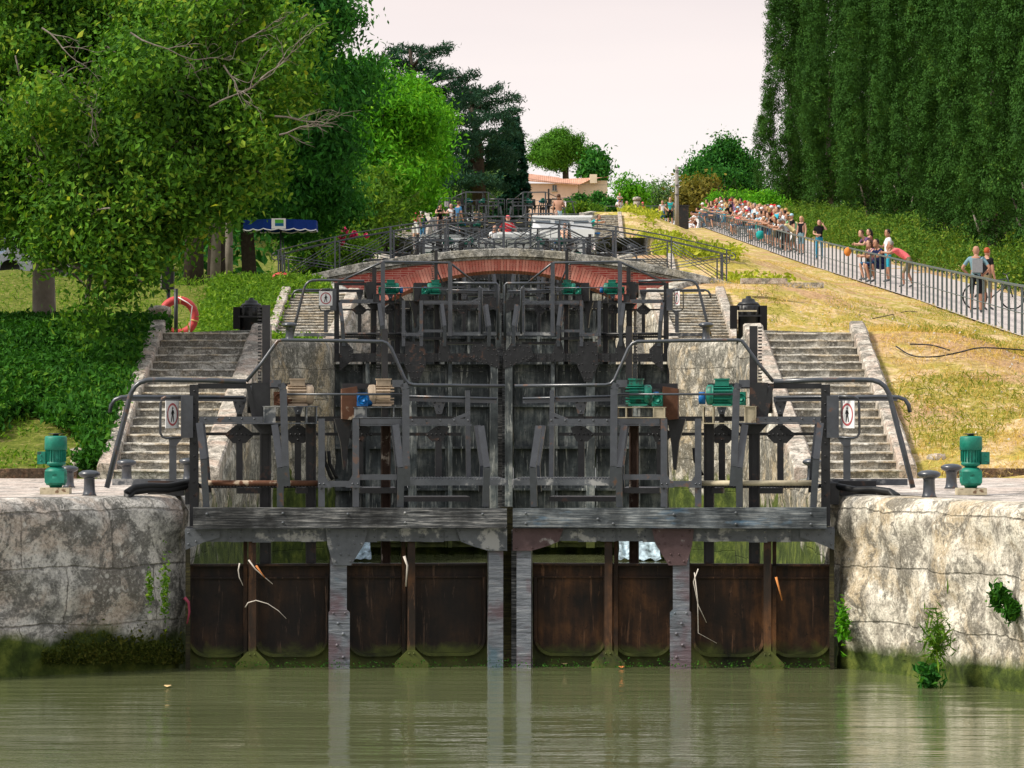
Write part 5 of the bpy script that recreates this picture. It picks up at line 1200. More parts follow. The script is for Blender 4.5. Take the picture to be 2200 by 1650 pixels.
scatter('dry_grass', gz, 26000, [(4.7, 9, 44, 56, 1.0), (4.5, 11.5, 56, 90, 1.3), (5, 12, 90, 160, 1.0)], .085, M['drygrass'], 104, 'dry golden grass on the right bank', up=1.0, asp=.10, per=4, cs=.07, lift=.03, mask=lambda X, d_: off(X, d_) and X < RX(d_) - .1 and noise.noise(Vector((X * .8, d_ * .5, 2))) > -.25)
scatter('green_grass', gz, 24000, [(4.7, 9, 44, 58, 1.3), (4.5, 11.5, 58, 110, 1.0)], .09, M['greengrass'], 105, 'green grass patches growing among the dry grass on the right bank', up=1.0, asp=.12, per=4, cs=.07, lift=.03, mask=lambda X, d_: off(X, d_) and X < RX(d_) - .1 and noise.noise(Vector((X * .7, d_ * .35, 9))) > -.02)
scatter('green_grass', gz, 9000, [(-12, -4.6, 51, 76, 1.2), (-14, -5.5, 76, 95, .5)], .11, M['ivylight'], 106, 'rough sunlit grass on the left bank behind the walnut trunk', up=1.0, asp=.16, per=5, cs=.1, lift=.06, mask=lambda X, d_: off(X, d_) and (d_ > 57 or noise.noise(Vector((X * .7, d_ * .4, 9))) > -.1))
scatter('green_grass', gz, 1300, [(-9, -5.0, 44.4, 47, 1.2)], .07, M['ivylight'], 107, 'sparse weeds on the bare earth behind the left kerb', up=.7, asp=.35, per=4, cs=.05, mask=nmask(1.2, -.05, 3))
scatter('pebbles', gz, 900, [(4.8, 9, 45, 52, .5), (5, 11, 52, 84, 1.0)], .05, M['tread'], 108, 'small pale stones scattered over the right bank', up=0, asp=.9, lift=.02)
# moss and weeds on the front quay walls
def weed(name, c, n, sz, mat, label, spread=(.12, .06, .14), up=.9, asp=.12, seed=1):
    g = rng(seed); C = np.array(c) + g.normal(size=(n, 3)) * np.array(spread); V, F = leaves(C, sz, seed, up, asp); o = link(name, np_mesh(name, V, F, mat)); tag(o, label, 'plant'); return o
v = pt(2012, 1370, 33.45); weed('weed_tuft', v, 420, .12, M['leafD'], 'tuft of fine green weeds sprouting from the right quay wall', (.06, .05, .12), seed=1)
v = pt(1995, 1455, 33.4); weed('weed_tuft', v, 160, .10, M['leafB'], 'dark leafy weed at the waterline of the right quay wall', (.05, .05, .06), .3, .35, seed=2)
v = pt(2145, 1280, 32.85); weed('weed_tuft', v, 260, .07, M['ivy'], 'dark moss cushion high on the right quay wall', (.035, .03, .05), .3, .5, seed=3)
v = pt(2172, 1312, 32.75); weed('weed_tuft', v, 260, .07, M['ivy'], 'lower moss cushion beside the right edge of the quay wall', (.035, .03, .04), .3, .5, seed=4)
v = pt(1812, 1340, 35.55); weed('weed_tuft', v, 180, .07, M['leafC'], 'bright fern beside the timber of the right leaf', (.03, .03, .1), .3, .4, seed=5)
v = pt(355, 1265, 35.35); weed('weed_tuft', v, 240, .04, M['leafD'], 'thin streak of moss near the corner of the left quay wall', (.02, .03, .14), .3, .5, seed=6)['kind'] = 'stuff'
v = pt(322, 1262, 35.2); weed('weed_tuft', v, 160, .04, M['leafD'], 'short streak of moss left of the thin one on the left quay wall', (.014, .03, .09), .3, .5, seed=7)['kind'] = 'stuff'
g = rng(8); n = 2600; X = g.uniform(90, 395, n); C = np.array([list(pt(x, 1425 - abs(g.normal(0, 26)) * (1 if x > 130 else .5), np.interp(pX(x, 35.2), [-4.5, -3.35, -3.1], [34.66, 35.5, 35.85]) - .03)) for x in X]); V, F = leaves(C, .045, 9, -.2, .5)
o = link('moss_band', np_mesh('moss_band', V, F, foliage('brown_moss', (.02, .03, .006), (.07, .09, .012), (.16, .15, .03)))); tag(o, 'green moss band along the waterline of the left quay wall', 'moss', kind='stuff')
# mossy growth behind the first gate and along the sill
g = rng(18); n = 1100; C = np.stack([g.uniform(-2.95, 2.95, n), 35.62 + g.normal(0, .02, n), .02 + np.abs(g.normal(0, .035, n))], 1); V, F = leaves(C, .020, 19, -.1, .5); o = link('moss_band', np_mesh('moss_band', V, F, M['ivy'])); tag(o, 'thin moss line where the nearest gate meets the water', 'moss', kind='stuff')
# floating leaves
for px, py, lab in ((1335, 1437, 'orange fallen leaf floating in front of the right leaf of the gate'), (360, 1478, 'pale fallen leaf floating near the left quay wall'), (1213, 1430, 'small tan leaf floating right of the mitre posts')):
    d_ = CZ * FPX / (py - HY); m = MB(); x = pX(px, d_)
    m.add([(x + .03 * cos(a) * (1 + .4 * (i % 2)), d_ + .05 * sin(a), .012 + .012 * (i % 2)) for i, a in enumerate(np.linspace(0, 2 * pi, 9)[:-1])], [tuple(range(8))]); o = m.build('floating_leaf', flat('leaf_' + str(px), (.62, .2, .06) if px == 1335 else (.6, .42, .2))); tag(o, lab, 'leaf')

# --- driftwood and debris caught on the nearest gate
def stick(pts, d_, r, mat, lab):
    m = MB(); P_ = [pt(px, py, d_) for px, py in pts]; m.tube(P_, [r * (1 - .6 * i / (len(P_) - 1)) for i in range(len(P_))], 5); o = m.build('stick', mat); tag(o, lab, 'stick')
DW = flat('bleached_wood', (.55, .50, .44), .9)
stick([(527, 1305), (533, 1295), (550, 1290), (575, 1297), (598, 1312), (615, 1329)], 35.55, .006, DW, 'long pale stick arching out from the leftmost rusty panel')
stick([(515, 1210), (512, 1225), (514, 1240), (522, 1258)], 35.55, .008, DW, 'short curved pale stick hanging left of the thin stiffener')
stick([(534, 1203), (548, 1222), (566, 1238), (586, 1255)], 35.55, .008, DW, 'forked pale stick jammed over the top edge of the left plating')
stick([(550, 1215), (562, 1232), (570, 1242)], 35.54, .010, flat('orange_wood', (.55, .2, .06), .9), 'short orange-brown stick beside the forked pale one')
stick([(868, 1195), (875, 1215), (872, 1260)], 35.5, .014, DW, 'splintered pale branch stuck beside the right stiffener of the left leaf')
stick([(1500, 1222), (1490, 1250), (1500, 1300), (1518, 1338)], 35.55, .007, DW, 'thin drooping twig right of the wide post of the right leaf')
stick([(1492, 1230), (1499, 1290), (1500, 1360), (1540, 1382)], 35.57, .006, DW, 'long thin twig lying against the third rusty panel of the right leaf')
stick([(1667, 1240), (1673, 1262), (1680, 1290)], 35.5, .013, flat('orange_wood2', (.62, .24, .07), .9), 'bright orange broken stick hanging right of the last stiffener')
stick([(396, 1284), (405, 1294), (407, 1315), (402, 1340)], 35.4, .018, flat('magenta_hose', (.22, .03, .06), .6), 'short dull magenta hose hanging at the corner of the left quay wall')
# ---------------------------------------------------------------- things on the quays
def tmotor(px, py_base, d, flip, lab):
    b = pt(px, py_base, d); root = empty('capstan_motor', (b.x, d, 1.61), 0, lab, 'motor', 'green motors standing on the front quay')
    m = MB(); m.bb(-.15, .15, -.12, .12, 0, .075); m.build('plinth', M['cream'], root)
    m = MB(); m.lathe((0, 0, 0), [(.06, .075), (.07, .1), (.1, .105), (.105, .12), (.115, .14), (.118, .2), (.112, .205), (.118, .21), (.115, .27), (.085, .30), (.06, .31)], 18); m.bb(-.1, .1, -.115, -.1, .13, .26); m.bb(-.1 if flip > 0 else .04, -.04 if flip > 0 else .1, -.125, -.11, .13, .17); m.build('gearbox', M['teal'], root)
    m = MB(); m.lathe((0, 0, 0), [(.06, .31), (.1, .335), (.105, .36), (.095, .365), (.095, .51), (.1, .515)], 18)
    for i in range(22):
        an = 2 * pi * i / 22; m.box((.1 * cos(an), .1 * sin(an), .44), (.016, .005, .14), rz=an)
    m.build('motor_body', M['teal'], root)
    m = MB(); m.lathe((0, 0, 0), [(.11, .50), (.117, .505), (.115, .64), (.105, .655), (.06, .66)], 20); m.build('fan_cowl', M['teal'], root)
    m = MB(); m.lathe((0, 0, 0), [(.03, .66), (.03, .675), (.075, .677), (.075, .685), (.02, .688)], 14); m.build('top_disc', M['steel2'], root)
    root.scale = (.92, .92, .84); m = MB(); s = flip; m.bb(s * .1, s * .185, -.06, .06, .34, .48); 
    for z in (.38, .44): m.rivet(s * .145, -.06, z, .012)
    m.build('terminal_box', M['teal'], root)
tmotor(120, 1066, 36.4, -1, 'green electric motor standing on the left quay, terminal box on its left side')
tmotor(2086, 1072, 36.2, 1, 'green electric motor standing on the right quay, terminal box on its right side')
def bollard(px, py, d, sc_, lab, z=None):
    b = pt(px, py, d); root = empty('mooring_bollard', (b.x, d, B(d) + .015 if z is None else z), 0, lab, 'bollard', 'mushroom bollards on the quays')
    m = MB(); m.lathe((0, 0, 0), [(.075, 0), (.062, .02), (.055, .06), (.052, .16), (.06, .175)], 14); m.build('stem', M['steel'], root)
    m = MB(); m.lathe((0, 0, 0), [(.05, .17), (.09, .185), (.108, .205), (.104, .225), (.07, .243), (.02, .25)], 18); m.build('head', M['steel'], root); root.scale = (sc_,) * 3
bollard(192, 1073, 35.7, .95, 'dark mushroom bollard at the edge of the left quay right of the green motor')
bollard(148, 1045, 39, .9, 'dark mushroom bollard half hidden behind the left green motor')
bollard(272, 1040, 41.5, 1.0, 'dark bollard head showing above the walkway arm at the foot of the left stairs')
bollard(405, 1035, 42.5, 1.0, 'small dark bollard beside the lowest left step, behind the hinge post')
bollard(1996, 1080, 35.0, 1.0, 'dark mushroom bollard at the edge of the right quay beside the walkway arm end')
bollard(2044, 1055, 38.5, 1.0, 'dark mushroom bollard left of the right green motor, set further back')
bollard(1745, 1040, 42, 1.0, 'small dark bollard at the foot of the right stairs')
bollard(622, 715, 67.5, 1.25, 'mushroom bollard on the wall top left of the second gate'); bollard(1517, 714, 67.5, 1.25, 'mushroom bollard on the wall top right of the second gate')
def capstone(px, py, d, sc_, lab, z=0, mat='coping', stub=.22, lean=0):
    b = pt(px, py, d); root = empty('stone_bollard', (b.x, d, b.z), 0, lab, 'stone bollard')
    m = MB(); m.lathe((0, 0, 0), [(.13, -.15), (.115, stub * .5), (.10, stub)], 14)
    for v in range(len(m.v)): m.v[v] = (m.v[v][0] * sc_, m.v[v][1] * sc_, m.v[v][2] * sc_)
    m.build('shaft', M[mat], root)
    m = MB(); m.lathe((0, 0, 0), [(.11, stub - .01), (.135, stub), (.14, stub + .05), (.12, stub + .09), (.05, stub + .11)], 16)
    for v in range(len(m.v)): q = Vector(m.v[v]); e_ = 1 + .12 * noise.noise(q * 9); m.v[v] = (q.x * sc_ * e_, q.y * sc_ * e_, q.z * sc_)
    m.build('cap', M[mat], root)
capstone(168, 1012, 44.6, .82, 'old stone mooring post with a rounded cap below the left ivy'); capstone(2012, 996, 44.9, .85, 'rounded top of a stone mooring post half buried in the right bank', stub=.03)
capstone(343, 716, 52.3, 1.15, 'cream stone bollard with rounded top at the head of the left stairs')
m = MB(); b = pt(303, 714, 52.6); m.box((0, 0, .08), (.13, .13, .24)); m.box((0, 0, .205), (.14, .14, .012)); o = m.build('white_box', flat('pale_box', (.45, .47, .5)), None, (b.x, 52.6, b.z)); tag(o, 'small pale grey box beside the cream stone bollard', 'box'); o.name = 'junction_box'
m = MB(); b = pt(200, 714, 53); m.bb(-1.1, .55, -.1, .1, -.1, .03); o = m.build('kerb', M['coping'], None, (b.x, 53, b.z)); tag(o, 'long low stone kerb left of the pale grey box', 'kerb')
# posts and lifebuoys
def lifebuoy(px, py, d, r, lab, rope=True, rz=0, tilt=.15):
    b = pt(px, py, d); root = empty('lifebuoy', b, rz, lab, 'lifebuoy'); m = MB(); n = 28; pts = [(r * cos(2 * pi * i / n), .0, r * sin(2 * pi * i / n)) for i in range(n + 1)]
    m.tube(pts, r * .25, 10, cap=False); m.build('ring', flat('faded_red_' + str(px), (.50, .06, .06), .6), root)
    m = MB(); an = -.25; 
    for an in (-.25, 1.45, pi + .2): m.tube([(r * cos(an + q), 0, r * sin(an + q)) for q in (-.04, .04)], r * .262, 10)
    m.build('band', flat('band_' + str(px), (.62, .42, .12)), root)
    if rope: m = MB(); m.tube([(-.02 * r, -r * .3, r * 1.15), (.55 * r, -r * .35, r * .82), (1.02 * r * .8, -r * .35, r * .62), (.62 * r, -r * .35, -r * 1.1)], .008, 5); m.build('rope', M['white'], root)
lifebuoy(383, 680, 54.5, .235, 'large faded red lifebuoy with white rope beside the cream stone bollard', rz=.15); lifebuoy(604, 612, 86.2, .23, 'faded red lifebuoy at the left end of the brick bridge', False)
def postbox(px, pyb, pyt, d, lab, box=True):
    b = pt(px, pyb, d); t = pt(px, pyt, d); root = empty('control_post', b, 0, lab, 'post'); m = MB(); m.tube([(0, 0, -.2), (0, 0, t.z - b.z)], .03, 8); m.build('pole', M['steel2'], root)
    if box: m = MB(); m.bb(-.09, .08, -.07, .07, t.z - b.z - .28, t.z - b.z + .06); m.build('box', M['rubber'], root); m = MB(); m.bb(-.11, -.092, -.07, .07, t.z - b.z - .27, t.z - b.z + .05); m.build('back_plate', M['pole'], root)
postbox(362, 700, 580, 55, 'dark post carrying a black control box above the red lifebuoy'); postbox(378, 712, 620, 54.2, 'thin black post standing inside the red lifebuoy', False)
# black winch housings
def winch(px, py_top, py_bot, wpx, d, lab):
    s_ = FPX / d; b = pt(px, py_bot, d); H = (py_bot - py_top) / s_; W_ = wpx / s_; zb = min(b.z, b.z); root = empty('winch_housing', b, 0, lab, 'winch', 'black winch housings beside the locks')
    m = MB(); m.lathe((0, 0, 0), [(W_ * .33, -.5), (W_ * .33, H * .45), (W_ * .36, H * .47), (W_ * .36, H * .74), (W_ * .3, H * .76)], 18); m.build('drum', M['steel2'], root)
    m = MB(); m.lathe((0, 0, 0), [(W_ * .32, H * .755), (W_ * .26, H * .83), (W_ * .19, H * .85), (W_ * .17, H * .92), (W_ * .08, H * .94), (W_ * .06, H)], 16); m.build('cap', M['steel2'], root)
    for sx in (-1, 1):
        m = MB(); m.bb(sx * W_ * .3, sx * W_ * .5, -W_ * .25, W_ * .25, H * .12 if sx < 0 else H * .08, H * .74); m.build('side_box', M['black'], root)
    m = MB(); m.bb(-W_ * .34, W_ * .34, -W_ * .375, -W_ * .34, H * .44, H * .49); m.bb(-W_ * .05, W_ * .05, -W_ * .37, -W_ * .35, H * .49, H * .72)
    for sx in (-.2, .2): m.bb(sx * W_ - .01, sx * W_ + .01, -W_ * .39, -W_ * .36, H * .5, H * .78)
    m.build('flange', M['steel2'], root)
winch(540, 640, 716, 76, 52.6, 'black cylindrical winch housing at the head of the left stairs'); winch(1608, 636, 716, 78, 52.6, 'black cylindrical winch housing with a rusty lip at the head of the right stairs')
winch(832, 480, 508, 30, 155, 'small black winch housing high on the left, beside the fourth flight'); winch(809, 526, 552, 38, 121, 'black winch housing on the left just behind the bridge railing'); winch(1358, 522, 552, 42, 121, 'black winch housing on the right just behind the bridge railing')
m = MB(); b = pt(1606, 670, 52.2); m.bb(-.14, .12, -.02, .02, -.0, .02); m.tube([(-.14, 0, .02), (-.14, 0, -.3)], .007, 6); o = m.build('rusty_bracket', M['cream'], None, (b.x, b.y - .12, b.z)); tag(o, 'cream rusty bracket in front of the right winch housing', 'bracket')
# black cables lying on the right bank
for pts_, lab in (([(1925, 745), (1960, 762), (2010, 768), (2060, 765), (2110, 757), (2200, 762)], 'black cable snaking along the top of the right bank near the stairs'), ([(1955, 741), (2000, 746), (2040, 760)], 'short loop of black cable above the long one on the right bank'), ([(1875, 690), (1910, 680), (1950, 657), (1970, 660)], 'dark dry stick lying on the bare earth below the path railing')):
    m = MB(); P_ = []
    for px, py in pts_:
        d_ = 50.6 if py > 720 else 66; 
        for _ in range(40):
            X = pX(px, d_); zg = ground_z(X, d_) + .05; py2 = HY - (zg - CZ) * FPX / d_; d_ += (py2 - py) * .02
            d_ = max(45, min(100, d_))
        X = pX(px, d_); P_.append((X, d_, ground_z(X, d_) + .09 + .1 * noise.noise(Vector((X * .9, d_ * .9, 0)))))
    Q_ = []
    for i in range(len(P_) - 1):
        p0, p1, p2, p3 = [Vector(P_[max(0, min(len(P_) - 1, i + j))]) for j in (-1, 0, 1, 2)]
        for t in np.linspace(0, 1, 8): t = float(t); Q_.append(.5 * ((2 * p1) + (p2 - p0) * t + (2 * p0 - 5 * p1 + 4 * p2 - p3) * t * t + (3 * p1 - p0 - 3 * p2 + p3) * t ** 3))
    Q_ = [q for q, r in zip(Q_, Q_[1:] + [Vector((9e9, 0, 0))]) if (q - r).length > 1e-4]
    m.tube(Q_, .010, 6); o = m.build('cable' if 'cable' in lab else 'stick', M['rubber'] if 'cable' in lab else M['barkdark']); tag(o, lab, 'cable' if 'cable' in lab else 'stick')
# parasol
d_ = 89.6; b = pt(603, 606, d_); b.z = ground_z(b.x, d_); root = empty('parasol', b, 0, 'blue market parasol with white scalloped trim and a white panel, left of the bridge', 'parasol')
tz = pt(603, 470, d_).z - b.z; s_ = FPX / d_; hw = 80 / s_
m = MB(); m.tube([(0, 0, -.2), (0, 0, tz)], .022, 8); m.tube([(.1, .1, .4), (.05, .05, tz - .4)], .012, 5); m.build('pole', M['steel'], root)
def canopy(n=8):
    m = MB(); R1 = hw * 1.05; cn = [(R1 * cos(pi / n + 2 * pi * i / n), R1 * sin(pi / n + 2 * pi * i / n)) for i in range(n)]; vs = [(0, 0, tz)]; fs = []; mt = []
    for i in range(n):
        a = cn[i]; c_ = cn[(i + 1) % n]; k = 9; base = len(vs)
        white = 0
        for j in range(k):
            t = j / (k - 1); x = a[0] + (c_[0] - a[0]) * t; y = a[1] + (c_[1] - a[1]) * t
            vs.append((x, y, tz - .05)); vs.append((x * 1.01, y * 1.01, tz - .25 - .035 * abs(sin(pi * t * 2)))); vs.append((x * 1.012, y * 1.012, tz - .275 - .035 * abs(sin(pi * t * 2))))
        for j in range(k - 1):
            p = base + j * 3; fs.append((0, p, p + 3)); mt.append(0); fs.append((p, p + 1, p + 4, p + 3)); mt.append(0); fs.append((p + 1, p + 2, p + 5, p + 4)); mt.append(1)
    m.v = vs; m.f = fs; m.m = mt; m.sm = [False] * len(fs); return m
canopy().build('canopy', [flat('blue_canvas', (.008, .035, .20), .8, .1), M['white']], root)
m = MB(); y_ = -hw * 1.05 * cos(pi / 8) - .012; m.bb(-.16, .17, y_ - .004, y_, tz - .27, tz - .03); pn = m.build('white_panel', M['white'], root)
m = MB(); m.bb(-.08, .12, y_ - .008, y_ - .005, tz - .14, tz - .06); m.build('green_mark', flat('mark_green', (.1, .42, .05)), pn); m = MB(); m.bb(-.08, .12, y_ - .008, y_ - .005, tz - .21, tz - .142); m.build('blue_mark', flat('mark_blue', (.01, .13, .3)), pn)
# house
def house():
    d_ = 262.0; s_ = FPX / d_; b = pt(1215, 440, d_); b.z = 13.5; root = empty('house', b, 0, 'pink rendered house with low terracotta tiled roofs behind the leafy bush', 'house')
    L = lambda px, py, dy=0: ((px - 1215) / s_, dy, (440 - py) / s_ + (pt(1215, 440, d_).z - 13.5))
    render = flat('pink_render', (.66, .49, .40), .9, .1, .08, 1.5); crm = flat('cream_render', (.66, .57, .45), .9, .1, .12, 1.2)
    m = MB(); a = L(1105, 452); c_ = L(1242, 394); m.bb(a[0], c_[0], 0, 5, -.5, c_[2]); m.build('wall', render, root)
    m = MB(); a = L(1243, 452); c_ = L(1306, 386); m.bb(a[0], c_[0], 1.2, 5, -.5, c_[2]); m.build('wall', crm, root)
    tile = NT('terracotta_tiles'); co = tile.coord((1, 1, 1)); wv = tile.new('ShaderNodeTexWave'); wv.inputs['Scale'].default_value = 2.2; wv.inputs['Distortion'].default_value = 1.0; tile.t.links.new(co, wv.inputs['Vector']); n1 = tile.noise(co, 3, 4)
    tile.col(tile.mix(.5, tile.ramp(wv.outputs['Fac'], [(0, (.30, .13, .08)), (1, (.62, .34, .24))]), tile.ramp(n1, [(.3, (.33, .17, .12)), (.7, (.66, .42, .31))]))); tile.rough(.9, .1)
    m = MB(); p = [L(1100, 371, 2.4), L(1144, 366, 2.4), L(1245, 390, -.3), L(1245, 394, -.3), L(1100, 394, -.3), L(1100, 390, -.3)]
    e0 = L(1140, 388, -.35); e1 = L(1244, 396, -.35); r0 = L(1142, 366, 2.6); r1 = L(1180, 372, 2.6)
    m.add([L(1100, 385, -.35), L(1246, 396, -.35), L(1200, 376, 2.6), L(1100, 364, 2.6), L(1100, 387.5, -.35), L(1246, 398.5, -.35)], [(0, 1, 2, 3), (4, 5, 1, 0)]); m.add([L(1246, 396, -.35), L(1246, 398, 5), L(1200, 376, 2.6)], [(0, 1, 2)]); m.build('roof', tile.m, root)
    m = MB(); m.add([L(1243, 396, .8), L(1270, 384, .8), L(1308, 377, .8), L(1308, 374, 3.5), L(1210, 378, 3.5), L(1205, 381, 2.0)], [(0, 1, 2, 3, 4, 5)]); m.build('roof', tile.m, root)
    m = MB(); a = L(1268, 392); c_ = L(1283, 373); m.bb(a[0], c_[0], .75, 1.9, a[2], c_[2]); m.build('chimney', crm, root)
    m = MB(); a = L(1187, 410); c_ = L(1196, 398); m.bb(a[0], c_[0], -.06, .0, a[2], c_[2]); w_ = m.build('window', M['glass'], root); m = MB(); m.bb(a[0] - .06, c_[0] + .06, -.1, 0, a[2] - .08, a[2] - .0); m.build('sill', M['coping'], w_)
    m = MB(); m.bb((a[0] + c_[0]) / 2 - .03, (a[0] + c_[0]) / 2 + .03, -.08, -.06, a[2], c_[2]); m.build('frame', M['pole'], w_)
house()
m = MB(); b = pt(1032, 436, 262); b.z = 13.5; m.bb(-.45, .35, 0, 3, -.5, 2.6); m.add([(-.7, -.3, 2.55), (.6, -.3, 2.55), (.3, 1.5, 3.2), (-.7, 1.5, 3.3)], [(0, 1, 2, 3)]); o = m.build('outbuilding', flat('pink_render2', (.55, .36, .29), .9), None, b); tag(o, 'sliver of a pink building between the willow and the dark cedar', 'building')
def pole(px, pyt, pyb, d_, r, lab, stay=False, conc=True):
    b = pt(px, pyb, d_); t = pt(px, pyt, d_); b.z = min(b.z, ground_z(b.x, d_)); root = empty('utility_pole', b, 0, lab, 'utility pole'); m = MB(); m.tube([(0, 0, -.3), (0, 0, t.z - b.z)], [r, r * .7], 8); m.build('shaft', M['pole'], root)
    m = MB()
    if stay: m.tube([(.6, .3, 0), (.15, 0, (t.z - b.z) * .8)], r * .8, 7); m.bar((-.35, 0, t.z - b.z - .1), (.35, 0, t.z - b.z - .1), .05, .05); m.build('stay', M['pole'], root)
    else:
        for z in (.55, .7, .93): m.bar((-.12, -r, (t.z - b.z) * z), (.14, -r, (t.z - b.z) * z), .05, .05)
        m.build('bracket', M['steel'], root)
pole(1454, 358, 482, 232, .15, 'weathered utility pole left of the crowd on the right bank'); pole(1085, 372, 440, 238, .10, 'leaning-stayed utility pole behind the topmost gate', True)
for a, b_, lab in (((940, 326, 225), (1085, 374, 238), 'thin overhead wire crossing the cedars to the stayed pole'), ((1085, 374, 238), (1454, 385, 232), 'thin overhead wire from the stayed pole to the pole by the crowd')):
    p, q = pt(*a), pt(*b_); m = MB(); m.tube([p + (q - p) * t - Vector((0, 0, .5 * 4 * t * (1 - t))) for t in np.linspace(0, 1, 12)], .011, 4); o = m.build('overhead_wire', M['rubber']); tag(o, lab, 'wire')
b = pt(1468, 478, 236); m = MB(); m.bb(-.32, .32, -.3, .3, -.1, 1.35); m.bb(-.36, .36, -.34, .34, 1.35, 1.42); o = m.build('litter_bin', M['steel2'], None, (b.x, 236, ground_z(b.x, 236))); tag(o, 'dark litter bin between the utility pole and the crowd', 'bin')
# railing of the footpath
rl = empty('path_railing', (RX(150), 150, P(150)), 0, 'long dark iron railing running up the hill beside the footpath', 'railing'); lo = rl.location
mr = paint('railing_paint', (.075, .10, .105), .5, .5)
ds = np.linspace(80, 246, 100)
m = MB(); m.bars([Vector((RX(d_), d_, P(d_) + 1.08)) - lo for d_ in np.linspace(78, 248, 60)], .07, .045, 0, (0, 0, 1)); m.build('top_rail', mr, rl)
m = MB(); m.tube([Vector((RX(d_), d_, P(d_) + .5)) - lo for d_ in np.linspace(78, 248, 60)], .014, 5); m.build('lower_rail', mr, rl)
for i, d_ in enumerate(ds):
    m = MB(); m.bar(Vector((RX(d_), d_, P(d_) - .15)) - lo, Vector((RX(d_), d_, P(d_) + 1.06)) - lo, .05, .05, up=(0, 1, 0)); m.build('post', mr, rl)
m = MB(); p0 = pt(1300, 447, 236)
rt = empty('railing', (p0.x, 236, ground_z(p0.x, 236)), 0, 'short thin railing at the top of the right bank beside the seated people', 'railing')
for x in (0, 1.4, 2.8, 4.2): m = MB(); m.bar((x, 0, -.1), (x, 0, .95), .05, .05); m.build('post', mr, rt)
m = MB(); m.bar((0, 0, .93), (4.3, 0, .95), .05, .05); m.build('top_rail', mr, rt)
capstone(1368, 458, 236, 1.9, 'pale square-looking stone pillar behind the short railing', stub=.42)
b = pt(2022, 572, 100); m = MB(); m.lathe((0, 0, 0), [(.11, -.2), (.105, .5), (.09, .62)], 10); o = m.build('marker_stone', M['coping'], None, (RX(100) + 3.3, 100, P(100) + .45)); tag(o, 'pale marker stone at the foot of the hedge', 'marker')
# flat stone slabs beside the bridge's right end
m = MB(); b = pt(1660, 622, 86); 
for x0, x1, y0 in ((-.85, .15, -2.5), (.1, 1.2, .6)): m.bb(x0, x1, y0, y0 + .4, -.12, .0)
o = m.build('stone_slabs', M['coping'], None, (b.x, 86, ground_z(b.x, 86) + .03)); tag(o, 'line of flat pale stone slabs in the grass right of the bridge', 'slabs')
# ---------------------------------------------------------------- people
SK = {n: flat('skin_' + n, c, .6, .3, .06) for n, c in (('a', (.50, .29, .21)), ('b', (.40, .21, .14)), ('c', (.30, .13, .075)))}
CL = {n: flat('cloth_' + n, c, .9, .1, .10) for n, c in dict(white=(.72, .72, .74), navy=(.012, .02, .07), black=(.01, .01, .012), teal=(.02, .30, .30), turquoise=(.03, .36, .5), red=(.5, .03, .04), magenta=(.52, .02, .10), pink=(.78, .16, .18), yellow=(.72, .60, .30), green=(.22, .5, .26), blue=(.02, .10, .38), grey=(.25, .26, .28), brown=(.14, .06, .04), bluegrey=(.16, .27, .32), khaki=(.20, .17, .10), denim=(.05, .15, .28), jeans=(.03, .22, .36), orange=(.62, .22, .05), purple=(.13, .07, .15), lightblue=(.35, .55, .68), peach=(.7, .4, .28)).items()}
HR = {n: flat('hair_' + n, c, .6, .3, .15) for n, c in dict(dark=(.015, .01, .008), brown=(.07, .03, .015), blond=(.42, .26, .10), red=(.35, .07, .02), grey=(.22, .21, .2)).items()}
SHOE = flat('shoe', (.10, .11, .12), .6); EYE = flat('eye', (.02, .015, .01), .4)
J0 = dict(pel=(0, 0, .94), bel=(0, -.01, 1.10), che=(0, .0, 1.32), nek=(0, .01, 1.47), hed=(0, -.005, 1.56),
          shL=(-.18, .01, 1.41), elL=(-.23, .03, 1.13), wrL=(-.24, -.05, .88), haL=(-.24, -.07, .80),
          hiL=(-.095, 0, .90), knL=(-.11, -.02, .50), anL=(-.12, .03, .09), toL=(-.13, -.14, .03))
def mirror(J):
    for k in list(J):
        if k.endswith('L') and k[:-1] + 'R' not in J: x, y, z = J[k]; J[k[:-1] + 'R'] = (-x, y, z)
    return J
